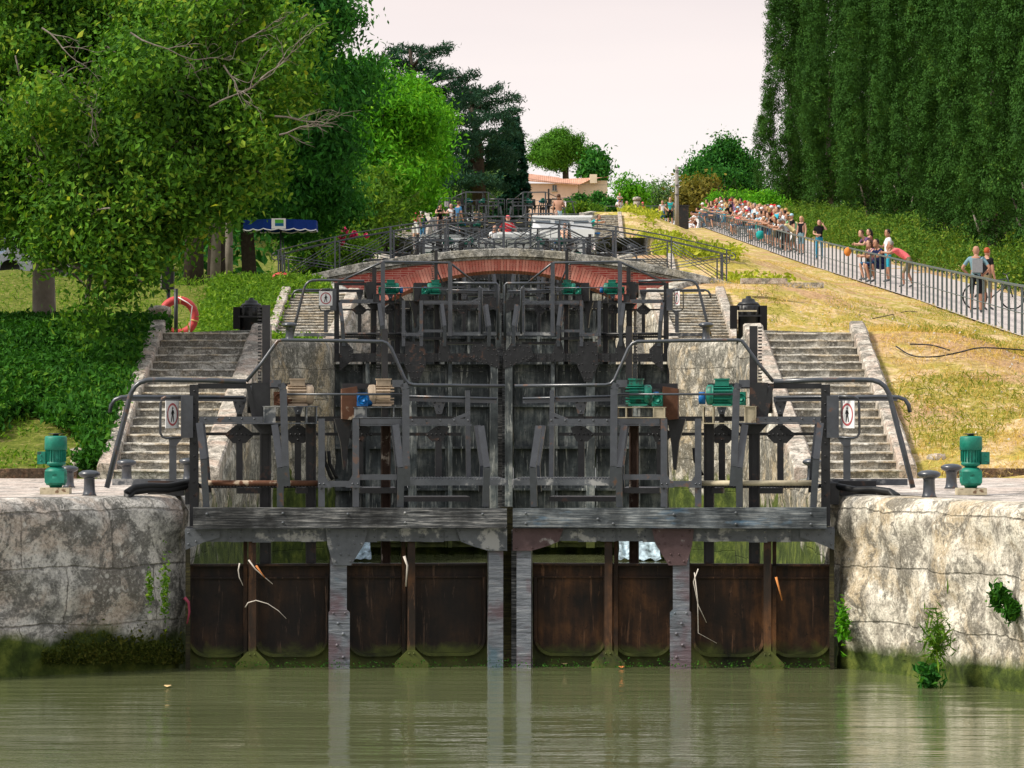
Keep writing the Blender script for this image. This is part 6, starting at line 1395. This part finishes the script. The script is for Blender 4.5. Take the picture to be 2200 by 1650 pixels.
def pose(nm):
    J = dict(J0)
    if nm == 'stand': J.update(anR=(.13, -.04, .09), toR=(.15, -.21, .03), knR=(.12, -.06, .50))
    if nm == 'lean':
        J.update(pel=(0, .28, .92), bel=(0, .20, 1.07), che=(0, .02, 1.24), nek=(0, -.12, 1.36), hed=(0, -.19, 1.43), shL=(-.18, -.06, 1.31), elL=(-.25, -.22, 1.10), wrL=(-.10, -.42, 1.13), haL=(-.02, -.47, 1.13),
                 hiL=(-.095, .28, .88), knL=(-.10, .20, .48), anL=(-.12, .30, .09), toL=(-.13, .14, .03), anR=(.12, .12, .09), toR=(.13, -.05, .03), knR=(.1, .12, .49))
    if nm == 'leanlow':
        J.update(pel=(0, .42, .90), bel=(0, .30, 1.00), che=(0, .08, 1.13), nek=(0, -.08, 1.24), hed=(0, -.17, 1.31), shL=(-.18, -.02, 1.20), elL=(-.22, -.20, 1.10), wrL=(-.09, -.42, 1.13), haL=(-.02, -.48, 1.13),
                 hiL=(-.095, .42, .86), knL=(-.10, .36, .46), anL=(-.12, .52, .09), toL=(-.13, .38, .03), anR=(.12, .25, .09), toR=(.13, .08, .03), knR=(.1, .22, .47))
    if nm == 'look': J.update(elL=(-.26, -.1, 1.16), wrL=(-.14, -.30, 1.22), haL=(-.08, -.36, 1.26), elR=(.24, .04, 1.13), wrR=(.25, -.08, .90), haR=(.25, -.10, .82))
    if nm == 'phone': J.update(elR=(.33, -.04, 1.30), wrR=(.19, -.07, 1.50), haR=(.14, -.06, 1.56), elL=(-.25, -.02, 1.14), wrL=(-.06, -.20, 1.08), haL=(0, -.22, 1.08))
    if nm == 'hips': J.update(elL=(-.36, .08, 1.16), wrL=(-.20, -.02, 1.00), haL=(-.14, -.04, .97))
    if nm == 'sit':
        J.update(pel=(0, .15, .50), bel=(0, .08, .65), che=(0, 0, .86), nek=(0, -.03, 1.01), hed=(0, -.06, 1.10), shL=(-.18, -.0, .95), elL=(-.26, -.18, .76), wrL=(-.12, -.38, .78), haL=(-.05, -.42, .78),
                 hiL=(-.1, .12, .48), knL=(-.16, -.32, .56), anL=(-.14, -.20, .10), toL=(-.15, -.36, .04))
    if nm == 'walk': J.update(knL=(-.1, -.15, .52), anL=(-.11, -.22, .10), toL=(-.12, -.40, .06), knR=(.1, .04, .50), anR=(.1, .30, .14), toR=(.1, .20, .04), elL=(-.24, .12, 1.14), wrL=(-.24, .12, .90), haL=(-.24, .1, .82), elR=(.24, -.04, 1.14), wrR=(.24, -.20, .94), haR=(.23, -.25, .88))
    return mirror(J)
RAD = dict(pel=.135, bel=.125, che=.145, nek=.055, hed=.05, sh=.062, el=.042, wr=.03, ha=.022, hi=.088, kn=.056, an=.04, to=.03)
BONES = [('pel', 'bel', 1), ('bel', 'che', 1), ('che', 'nek', 1), ('nek', 'hed', 0)] + [x for s in 'LR' for x in (('che', 'sh' + s, 1), ('sh' + s, 'el' + s, 6), ('el' + s, 'wr' + s, 0), ('wr' + s, 'ha' + s, 0), ('pel', 'hi' + s, 2), ('hi' + s, 'kn' + s, 2), ('kn' + s, 'an' + s, 3), ('an' + s, 'to' + s, 4))]
def body_mesh(nm):
    J = pose(nm); names = list(J); idx = {n: i for i, n in enumerate(names)}
    me = bpy.data.meshes.new('sk'); me.from_pydata([J[n] for n in names], [(idx[a], idx[b]) for a, b, c in BONES], []); o = bpy.data.objects.new('sk', me); COL.objects.link(o)
    md = o.modifiers.new('s', 'SKIN'); md.use_smooth_shade = True
    for n in names:
        r = RAD.get(n, RAD.get(n[:-1])); me.skin_vertices[0].data[idx[n]].radius = (r, r * (.72 if n in ('che', 'bel', 'pel') else 1)) if n not in ('che', 'bel', 'pel') else (r, r)
        me.skin_vertices[0].data[idx[n]].use_root = n == 'pel'
    sb = o.modifiers.new('u', 'SUBSURF'); sb.levels = 1; sb.render_levels = 1
    bpy.context.view_layer.update(); dg = bpy.context.evaluated_depsgraph_get(); ev = bpy.data.meshes.new_from_object(o.evaluated_get(dg)); bpy.data.objects.remove(o)
    V = np.array([v.co[:] for v in ev.vertices]); F = [tuple(p.vertices) for p in ev.polygons]; bpy.data.meshes.remove(ev)
    A = np.array([J[a] for a, b, c in BONES]); Bb = np.array([J[b] for a, b, c in BONES]); mt = [c for a, b, c in BONES]
    m = MB(); m.v = [tuple(v) for v in V]
    for f in F:
        c = V[list(f)].mean(0); ab = Bb - A; t = np.clip(((c - A) * ab).sum(1) / (ab * ab).sum(1), 0, 1); dd = np.linalg.norm(A + ab * t[:, None] - c, axis=1)
        i = int(dd.argmin()); k = mt[i]
        if k == 6 and t[i] > .62: k = 0
        if k == 1 and BONES[i][0] == 'che' and BONES[i][1] == 'nek' and t[i] > .75: k = 0
        if k == 1 and BONES[i][0] == 'pel' and t[i] < .35: k = 2
        m.f.append(f); m.m.append(k); m.sm.append(True)
    # head, nose, ears, eyes
    h = Vector(J['hed']) + Vector((0, -.015, .065)); rs = [(.03, -.125), (.055, -.115), (.068, -.08), (.077, -.03), (.08, .02), (.076, .06), (.058, .095), (.025, .112)]
    b = len(m.v); m.lathe(h, rs, 14, 0)
    for i in range(b, len(m.v)): x, y, z = m.v[i]; m.v[i] = (x, h.y + (y - h.y) * 1.15 - (.012 if z < h.z - .05 else 0), z)
    m.tube([h + Vector((0, -.086, .0)), h + Vector((0, -.104, -.025)), h + Vector((0, -.088, -.036))], [.008, .013, .008], 5, 0)
    for s in (-1, 1): m.tube([h + Vector((s * .076, 0, .01)), h + Vector((s * .088, .006, -.012)), h + Vector((s * .076, 0, -.035))], [.01, .016, .008], 5, 0); m.box(h + Vector((s * .031, -.088, .008)), (.02, .008, .010), 5)
    m.box(h + Vector((0, -.085, -.062)), (.038, .008, .009), 7)
    # hands: palm, four fingers and a thumb
    for s, sg in (('L', -1), ('R', 1)):
        w_ = Vector(J['wr' + s]); a = (Vector(J['ha' + s]) - w_).normalized(); p = w_ + a * .05; sd_ = a.cross(Vector((0, 1, .2))); 
        if sd_.length < .1: sd_ = a.cross(Vector((1, 0, 0)))
        sd_.normalize(); up = sd_.cross(a); m.bar(w_ + a * .02, w_ + a * .10, .07, .03, 0, up=up)
        for i, L in enumerate((.062, .075, .08, .07)):
            q = w_ + a * .10 + sd_ * (-.026 + .0175 * i); m.tube([q, q + a * L * .5 - up * .006, q + a * L * .9 - up * .03], [.0085, .008, .006], 4, 0)
        q = w_ + a * .045 - sd_ * .035; m.tube([q, q + a * .03 - sd_ * .022, q + a * .06 - sd_ * .026], [.011, .009, .007], 4, 0)
    return m.mesh('body_' + nm, [SK['a']] * 2 + [SK['a']] * 5 + [CL['red']]), h
BM = {n: body_mesh(n) for n in ('stand', 'lean', 'leanlow', 'look', 'phone', 'hips', 'sit', 'walk')}
def hair_mesh(kind):
    m = MB()
    if kind == 'short': m.lathe((0, .012, 0), [(.078, -.03), (.087, .0), (.088, .04), (.078, .085), (.05, .115), (.02, .125)], 14)
    if kind == 'long': m.lathe((0, .012, 0), [(.078, -.03), (.09, .0), (.091, .04), (.08, .085), (.05, .118), (.02, .128)], 14); m.tube([(0, .06, .05), (0, .085, -.06), (0, .09, -.2), (0, .08, -.30)], [.075, .085, .07, .03], 8)
    if kind == 'cap': m.lathe((0, .005, 0), [(.088, .015), (.093, .03), (.09, .075), (.065, .11), (.02, .128)], 14); m.bb(-.07, .07, -.17, -.07, .022, .032)
    if kind in ('short', 'long'):
        for i in range(len(m.v)):
            x, y, z = m.v[i]
            if y < -.03 and z < .05: m.v[i] = (x, y + .05, z + .02)
    return m
HM = {}
for k_ in ('short', 'long', 'cap'):
    for n_ in HR: HM[k_, n_] = hair_mesh(k_).mesh('hair', HR[n_])
    if k_ == 'cap':
        for n_ in ('white', 'red', 'navy', 'pink', 'grey', 'lightblue'): HM['hat', n_] = hair_mesh('cap').mesh('cap', CL[n_])
def person(loc, rz, ps, shirt, bott, skin='a', hair=('short', 'brown'), sleeves=True, long=False, sc_=1.0, label='', group=None, topless=False, skirt=False, arms=None):
    me, h = BM[ps]; root = empty('person', loc, rz, label, 'person', group); o = link('body', me, root)
    top = SK[skin] if topless else CL[shirt]
    for i, mt in enumerate((SK[skin], top, CL[bott], CL[bott] if long else SK[skin], SHOE, EYE, top if (sleeves and not topless) else SK[skin], CL['red'])):
        o.material_slots[i].link = 'OBJECT'; o.material_slots[i].material = mt
    if hair: c = link('hair' if hair[0] != 'hat' else 'cap', HM[hair], root, h)
    if skirt:
        J = pose(ps); m = MB(); p = Vector(J['pel']); m.lathe((p.x, p.y, p.z), [(.15, .06), (.17, -.08), (.22, -.36)], 14); m.build('skirt', CL[bott], root)
    root.scale = (sc_,) * 3
    return root
GC = 'people lined up along the path railing'
def onpath(px, off_): # place on the path so that it shows at photo column px
    d_ = 150.0
    for _ in range(30): d_ = FPX * (RX(d_) + off_) / (px - CX)
    return (RX(d_) + off_, d_, P(d_) + .035)
W90 = -pi / 2
person(onpath(2097, .45), pi * .95, 'hips', 'bluegrey', 'black', 'b', None, sc_=1.0, label='bald man in blue-grey T-shirt and black shorts seen from behind beside a bicycle')
q = onpath(2120, .95); person(q, pi * .75, 'stand', 'black', 'khaki', 'b', ('short', 'red'), sc_=.96, label='red-haired person in a black top standing with the bald man beside the bicycle')
m = MB(); m.bb(-.13, .13, .10, .22, 1.05, 1.40); p = onpath(2097, .45); bp = m.build('backpack', CL['grey'], None, (p[0] + .02, p[1] - .26, p[2])); tag(bp, 'small grey backpack on the back of the bald man', 'backpack')
GR = 'group of five at the railing'
person(onpath(1926, .45), -pi * .56, 'leanlow', 'pink', 'khaki', 'b', ('short', 'grey'), sc_=1.03, label='person in pink T-shirt and khaki shorts bending over the railing')
person(onpath(1908, .75), -pi * .45, 'look', 'white', 'turquoise', 'b', ('short', 'dark'), sc_=1.05, label='tall dark-haired man in white T-shirt and turquoise shorts behind the pink shirt')
person(onpath(1887, .30), -pi * .35, 'sit', 'navy', 'navy', 'b', ('short', 'dark'), sc_=1.18, label='dark-haired person in navy shirt crouching at the railing')
person(onpath(1872, .32), -pi * .4, 'sit', 'purple', 'denim', 'a', ('long', 'brown'), sc_=1.12, label='woman in a purple top crouching at the railing left of the navy shirt', sleeves=False)
person(onpath(1862, .55), -pi * .4, 'lean', 'purple', 'khaki', 'a', ('short', 'brown'), sc_=1.06, label='brown-haired boy in a dark purple T-shirt standing at the left of the group of five', long=True)
person(onpath(1868, .9), -pi * .4, 'stand', 'brown', 'black', 'a', ('long', 'dark'), sc_=.98, label='long dark-haired woman in brown standing behind the crouching pair', long=True)
person(onpath(1760, .95), -.1, 'phone', 'black', 'jeans', 'a', ('long', 'brown'), sc_=.98, long=True, label='long-haired girl in black hoodie and bright blue jeans holding a phone to her ear')
person(onpath(1722, .8), -.7, 'stand', 'black', 'bluegrey', 'a', ('long', 'blond'), sc_=1.0, sleeves=False, label='blonde woman in black sleeveless top and grey shorts at the right end of the crowd')
person(onpath(1688, .42), W90 * .95, 'leanlow', 'yellow', 'khaki', 'b', ('hat', 'grey'), sc_=1.05, label='man in pale yellow shirt and grey cap leaning far over the railing')
person(onpath(1700, 1.0), W90 * .8, 'lean', 'green', 'grey', 'b', ('short', 'brown'), sc_=1.06, label='person in pale green T-shirt with a cream bag behind the yellow shirt')
p = onpath(1703, 1.2); m = MB(); m.lathe((0, 0, 0), [(.10, -.2), (.15, -.1), (.15, .1), (.09, .2)], 10); o = m.build('shoulder_bag', CL['yellow'], None, (p[0] + .1, p[1] - .3, p[2] + 1.1)); tag(o, 'cream shoulder bag on the person in pale green', 'bag')
p = onpath(1640, .05); m = MB(); m.lathe((0, 0, 0), [(.10, -.2), (.2, -.1), (.2, .1), (.1, .2)], 10); o = m.build('towel_roll', CL['teal'], None, (p[0] - .15, p[1], p[2] + .62)); tag(o, 'teal rolled towel hanging at the railing under the crowd', 'towel')
p = onpath(1826, 0); m = MB(); m.lathe((0, 0, 0), [(.03, .16), (.12, .08), (.13, -.05), (.06, -.16)], 10); o = m.build('orange_bag', CL['orange'], None, (p[0] - .08, p[1], p[2] + .92)); tag(o, 'orange bag hanging from the railing left of the group of five', 'bag')
# crowd
shirts = ['white', 'navy', 'turquoise', 'red', 'white', 'brown', 'grey', 'blue', 'white', 'lightblue', 'black', 'teal', 'yellow', 'bluegrey', 'pink', 'green', 'white', 'black', 'purple', 'lightblue', 'navy']
bots = ['khaki', 'denim', 'black', 'white', 'grey', 'brown', 'navy', 'jeans']; hairs = [('short', 'dark'), ('short', 'brown'), ('long', 'blond'), ('hat', 'white'), ('short', 'grey'), ('long', 'brown'), ('hat', 'red'), ('short', 'blond'), ('long', 'dark'), ('hat', 'navy'), None, ('hat', 'lightblue')]
seen = set(); rr = random.Random(21); n = 0
front = list(np.linspace(1488, 1682, 34)); second = list(np.linspace(1486, 1700, 36)); third = list(np.linspace(1490, 1690, 30))
for row_, offx, pl in ((0, .38, front), (1, .95, second), (2, 1.6, third)):
    for px in pl:
        for _ in range(200):
            s_ = rr.choice(shirts); b_ = rr.choice(bots); h_ = rr.choice(hairs)
            if (s_, b_, h_) not in seen: break
        seen.add((s_, b_, h_))
        ps = rr.choice(['lean', 'leanlow', 'lean', 'leanlow', 'sit'] if row_ == 0 else ['look', 'stand', 'look', 'stand', 'hips']); off_ = offx + rr.uniform(-.1, .12)
        hd_ = 'bald' if h_ is None else (f"{h_[1]} cap" if h_[0] == 'hat' else f"{h_[0]} {h_[1]} hair"); sk_ = rr.choice('aab')
        act = {'lean': 'leaning on', 'leanlow': 'bent low over', 'sit': 'crouching at', 'look': 'standing behind', 'stand': 'standing back from', 'hips': 'hands on hips near'}[ps]
        person(onpath(px + rr.uniform(-3, 3), off_), W90 + rr.uniform(-.5, .6), ps, s_, b_, sk_, h_, sleeves=rr.random() < .85, long=rr.random() < .3, sc_=rr.uniform(.95, 1.12) * (1.15 if ps == 'sit' else 1), label=f"person {act} railing, {s_} top, {b_} bottoms, {hd_}", group=GC)
# people at the top of the bank
def onbank(px, d_): X = pX(px, d_); return (X, d_, ground_z(X, d_) + .06)
person(onbank(1423, 240), .1, 'stand', 'white', 'denim', 'a', ('long', 'brown'), sc_=.9, skirt=True, sleeves=False, label='girl in white top and blue skirt left of the utility pole')
person(onbank(1440, 238), -.2, 'hips', 'teal', 'black', 'a', ('short', 'blond'), sc_=1.02, sleeves=False, label='blonde woman in teal top and black shorts next to the utility pole')
ad = onbank(1331, 243); person(ad, .2, 'look', 'white', 'khaki', 'b', ('short', 'brown'), sc_=1.0, label='adult in white at the top of the bank carrying a small child on the shoulders')
person((ad[0], ad[1] + .1, ad[2] + 1.15), .3, 'sit', 'white', 'blue', 'a', ('short', 'blond'), sc_=.7, sleeves=False, label='small blond child in blue sitting on an adult\'s shoulders')
person(onbank(1345, 240), .5, 'sit', 'grey', 'khaki', 'a', ('short', 'brown'), sc_=1.1, label='person in grey seated behind the short railing')
person(onbank(1358, 242), 1.1, 'lean', 'yellow', 'black', 'a', ('hat', 'grey'), sc_=.9, label='person in pale yellow and a grey cap beside the pale pillar')
person(onbank(1381, 238), -.2, 'look', 'red', 'navy', 'a', ('hat', 'pink'), sc_=.78, label='child in red top and pink sun hat right of the pale pillar')
# people on the left and at the upper locks
person(onbank(857, 222), .2, 'phone', 'black', 'black', 'b', ('short', 'brown'), sc_=1.0, label='person in black standing at the top of the left staircase by the trees')
person(onbank(893, 174), 2.6, 'stand', 'magenta', 'white', 'a', ('short', 'blond'), sc_=1.05, label='person in a magenta jacket seen from behind on the left staircase side')
X = pX(945, 196); person((X, 196, pZ(468, 196) - .5), .2, 'sit', 'black', 'black', 'a', ('long', 'dark'), sc_=.95, label='dark-haired woman in black sitting left of the upper gates', sleeves=False)
X = pX(970, 196); person((X, 196, pZ(468, 196) - .5), -.3, 'sit', 'white', 'black', 'a', ('short', 'grey'), sc_=.95, label='woman in white with sunglasses sitting by the blue-shirted man', sleeves=False)
X = pX(985, 190); person((X, 190, pZ(438, 190) - 1.6), 2.4, 'stand', 'denim', 'khaki', 'b', ('short', 'brown'), sc_=1.0, label='man in a denim shirt standing with his back turned near the upper gates')
X = pX(908, 176); person((X, 176, pZ(462, 176) - 1.5), 2.4, 'look', 'navy', 'denim', 'b', ('short', 'dark'), sc_=.96, long=True, label='dark-haired person in navy right of the magenta jacket')
person((pX(1200, 168), 168, pZ(418, 168) - 1.72), pi - .3, 'look', 'white', 'lightblue', 'b', ('short', 'brown'), sc_=1.0, topless=True, label='shirtless man in pale blue shorts standing on the white cabin boat')
person((pX(1195, 160), 160, pZ(455, 160) - 1.3), .3, 'stand', 'peach', 'red', 'a', ('short', 'dark'), sc_=.76, label='child in a red and peach swimsuit in front of the shirtless man', sleeves=False)
person((pX(1280, 178), 178, pZ(466, 178) - 1.35), .9, 'leanlow', 'teal', 'navy', 'a', ('short', 'brown'), sc_=.98, label='child in a teal T-shirt bending down beside the upper right staircase')
person((pX(1091, 150), 150, pZ(468, 150) - 1.65), .2, 'hips', 'red', 'white', 'a', ('hat', 'pink'), sc_=1.0, long=True, label='person in red top, white trousers, on the boat behind the bridge crown')
person((pX(1062, 152), 152, pZ(492, 152) - 1.5), .4, 'stand', 'white', 'blue', 'a', ('short', 'brown'), sc_=.95, label='person in white top on the boat, left of the red top')
person((pX(1214, 152), 152, pZ(488, 152) - 1.5), -.4, 'look', 'peach', 'white', 'a', ('short', 'brown'), sc_=.95, label='person in peach on the boat behind the right leaf of the third gate')
# bicycle
bc = onpath(2135, 1.25); root = empty('bicycle', bc, radians(8), 'mountain bicycle standing on the footpath beside the couple', 'bicycle')
for x in (-.52, .52):
    m = MB(); m.tube([(x + .33 * cos(t), 0, .34 + .33 * sin(t)) for t in np.linspace(0, 2 * pi, 25)], .022, 6, cap=False); w_ = m.build('wheel', M['rubber'], root)
    m = MB()
    for i in range(14): t = 2 * pi * i / 14; m.tube([(x, 0, .34), (x + .31 * cos(t), 0, .34 + .31 * sin(t))], .003, 3)
    m.build('spokes', M['steelold'], w_)
m = MB()
for a, b_ in (((-.52, .34), (-.18, .75)), ((-.18, .82), (-.05, .32)), ((-.05, .32), (.38, .72)), ((-.17, .74), (.36, .82)), ((-.52, .34), (-.05, .32)), ((.36, .92), (.52, .34))): m.tube([(a[0], 0, a[1]), (b_[0], 0, b_[1])], .018, 7)
m.build('frame', paint('bike_paint', (.02, .03, .035), .3), root); m = MB(); m.tube([(.34, -.3, .97), (.36, 0, .93), (.34, .3, .97)], .014, 6); m.build('handlebar', M['rubber'], root); m = MB(); m.tube([(-.34, 0, .86), (-.2, 0, .88), (-.08, 0, .865)], [.06, .05, .02], 7); m.build('saddle', M['black'], root)
# boats
def boat(loc, L, W_, lab, tall=1.0, seed=0):
    root = empty('cabin_boat', loc, 0, lab, 'boat'); m = MB(); n = 14; vs = []
    for i in range(n):
        t = i / (n - 1); w_ = W_ / 2 * (.86 + .14 * sin(pi * t * .9)) * (1 if t < .7 else math.sqrt(max(.04, 1 - ((t - .7) / .3) ** 2))); y = -L / 2 + L * t; sh = .12 * t * t
        vs += [(-w_ * .75, y, -.3), (-w_ * .96, y, .2), (-w_, y, .75 + sh), (-w_ + .08, y, .78 + sh), (w_ - .08, y, .78 + sh), (w_, y, .75 + sh), (w_ * .96, y, .2), (w_ * .75, y, -.3)]
    fs = [(i * 8 + r, i * 8 + r + 1, i * 8 + r + 9, i * 8 + r + 8) for i in range(n - 1) for r in range(7)] + [tuple(range(8))[::-1], tuple((n - 1) * 8 + r for r in range(8))]
    m.add(vs, fs, 0, False); m.build('hull', M['whiteboat'], root)
    m = MB(); m.bb(-W_ / 2 - .02, W_ / 2 + .02, -L * .45, L * .3, .62, .68); m.build('rub_rail', M['blue'], root)
    H = 1.0 * tall; w_ = W_ / 2 - .25; m = MB(); y0, y1 = -L * .38, L * .25
    m.add([(-w_, y0, .7), (w_, y0, .7), (w_ * .92, y0 + .15, .7 + H), (-w_ * .92, y0 + .15, .7 + H), (-w_, y1, .7), (w_, y1, .7), (w_ * .9, y1 - .6, .7 + H), (-w_ * .9, y1 - .6, .7 + H)], [(0, 1, 2, 3), (5, 4, 7, 6), (1, 5, 6, 2), (4, 0, 3, 7), (3, 2, 6, 7)]); cb = m.build('cabin', M['whiteboat'], root)
    m = MB(); m.bb(-w_ * .98, w_ * .98, y0 - .15, y1 - .3, .7 + H, .78 + H); m.build('roof', M['whiteboat'], root)
    for a in (-1, 0, 1): m = MB(); m.bb(a * w_ * .62 - w_ * .24, a * w_ * .62 + w_ * .24, y0 - .01 + .1, y0 + .1, .85 + H * .15, .7 + H * .8); m.build('window', flat('boat_glass', (.12, .16, .2), .1, .8), root)
    for s in (-1, 1):
        for j in range(4): y = y0 + .6 + j * (y1 - y0 - 1.2) / 4; m = MB(); m.bb(s * w_ * .965, s * (w_ * 1.0), y, y + .7, .9 + H * .15, .7 + H * .75); m.build('window', M['glass'], root)
    m = MB(); m.tube([(-W_ / 2 + .1, -L / 2 + .1, .78), (-W_ / 2 + .1, -L / 2 + .1, 1.4), (W_ / 2 - .1, -L / 2 + .1, 1.4), (W_ / 2 - .1, -L / 2 + .1, .78)], .02, 6); m.build('stern_rail', M['steel'], root)
    return root
boat((pX(1205, 160), 160, 8.6), 11, 3.0, 'large white cabin boat moored on the right of the upper lock', .62)
boat((pX(950, 163), 163, 7.6), 9, 2.2, 'lower white boat moored on the left of the upper lock', 1.0)
boat((pX(1120, 148), 148, 7.6), 6, 2.4, 'small white boat in the middle, seen through the bridge railing', .5)
# parked cars glimpsed under the tree
for px, c, lab in ((20, (.35, .45, .6), 'pale blue car glimpsed under the tree at the left edge'), (62, (.4, .42, .48), 'silver grey car glimpsed just right of the pale blue one')):
    d_ = 95; b = pt(px, 606, d_); root = empty('parked_car', (b.x, d_, b.z), .3, lab, 'car', 'cars parked beyond the left bank'); mt = flat('car_' + str(px), c, .25, .6, .03)
    m = MB(); prof = [(-1, .25), (-1.02, .6), (-.75, .75), (-.5, 1.1), (.35, 1.12), (.7, .78), (1.0, .68), (1.02, .25)]; m.plate([(x * .9, z) for x, z in prof], 0, 1.5); m.build('body', mt, root)
    m = MB(); m.plate([(-.62, .78), (-.42, 1.04), (.28, 1.05), (.5, .78)], -.752, .01); m.build('window', M['glass'], root)
    for x in (-.6, .6): m = MB(); m.lathe((x, -.7, .27), [(.25, -.08), (.27, 0), (.25, .08)], 14, 0, 'y'); m.build('wheel', M['rubber'], root)
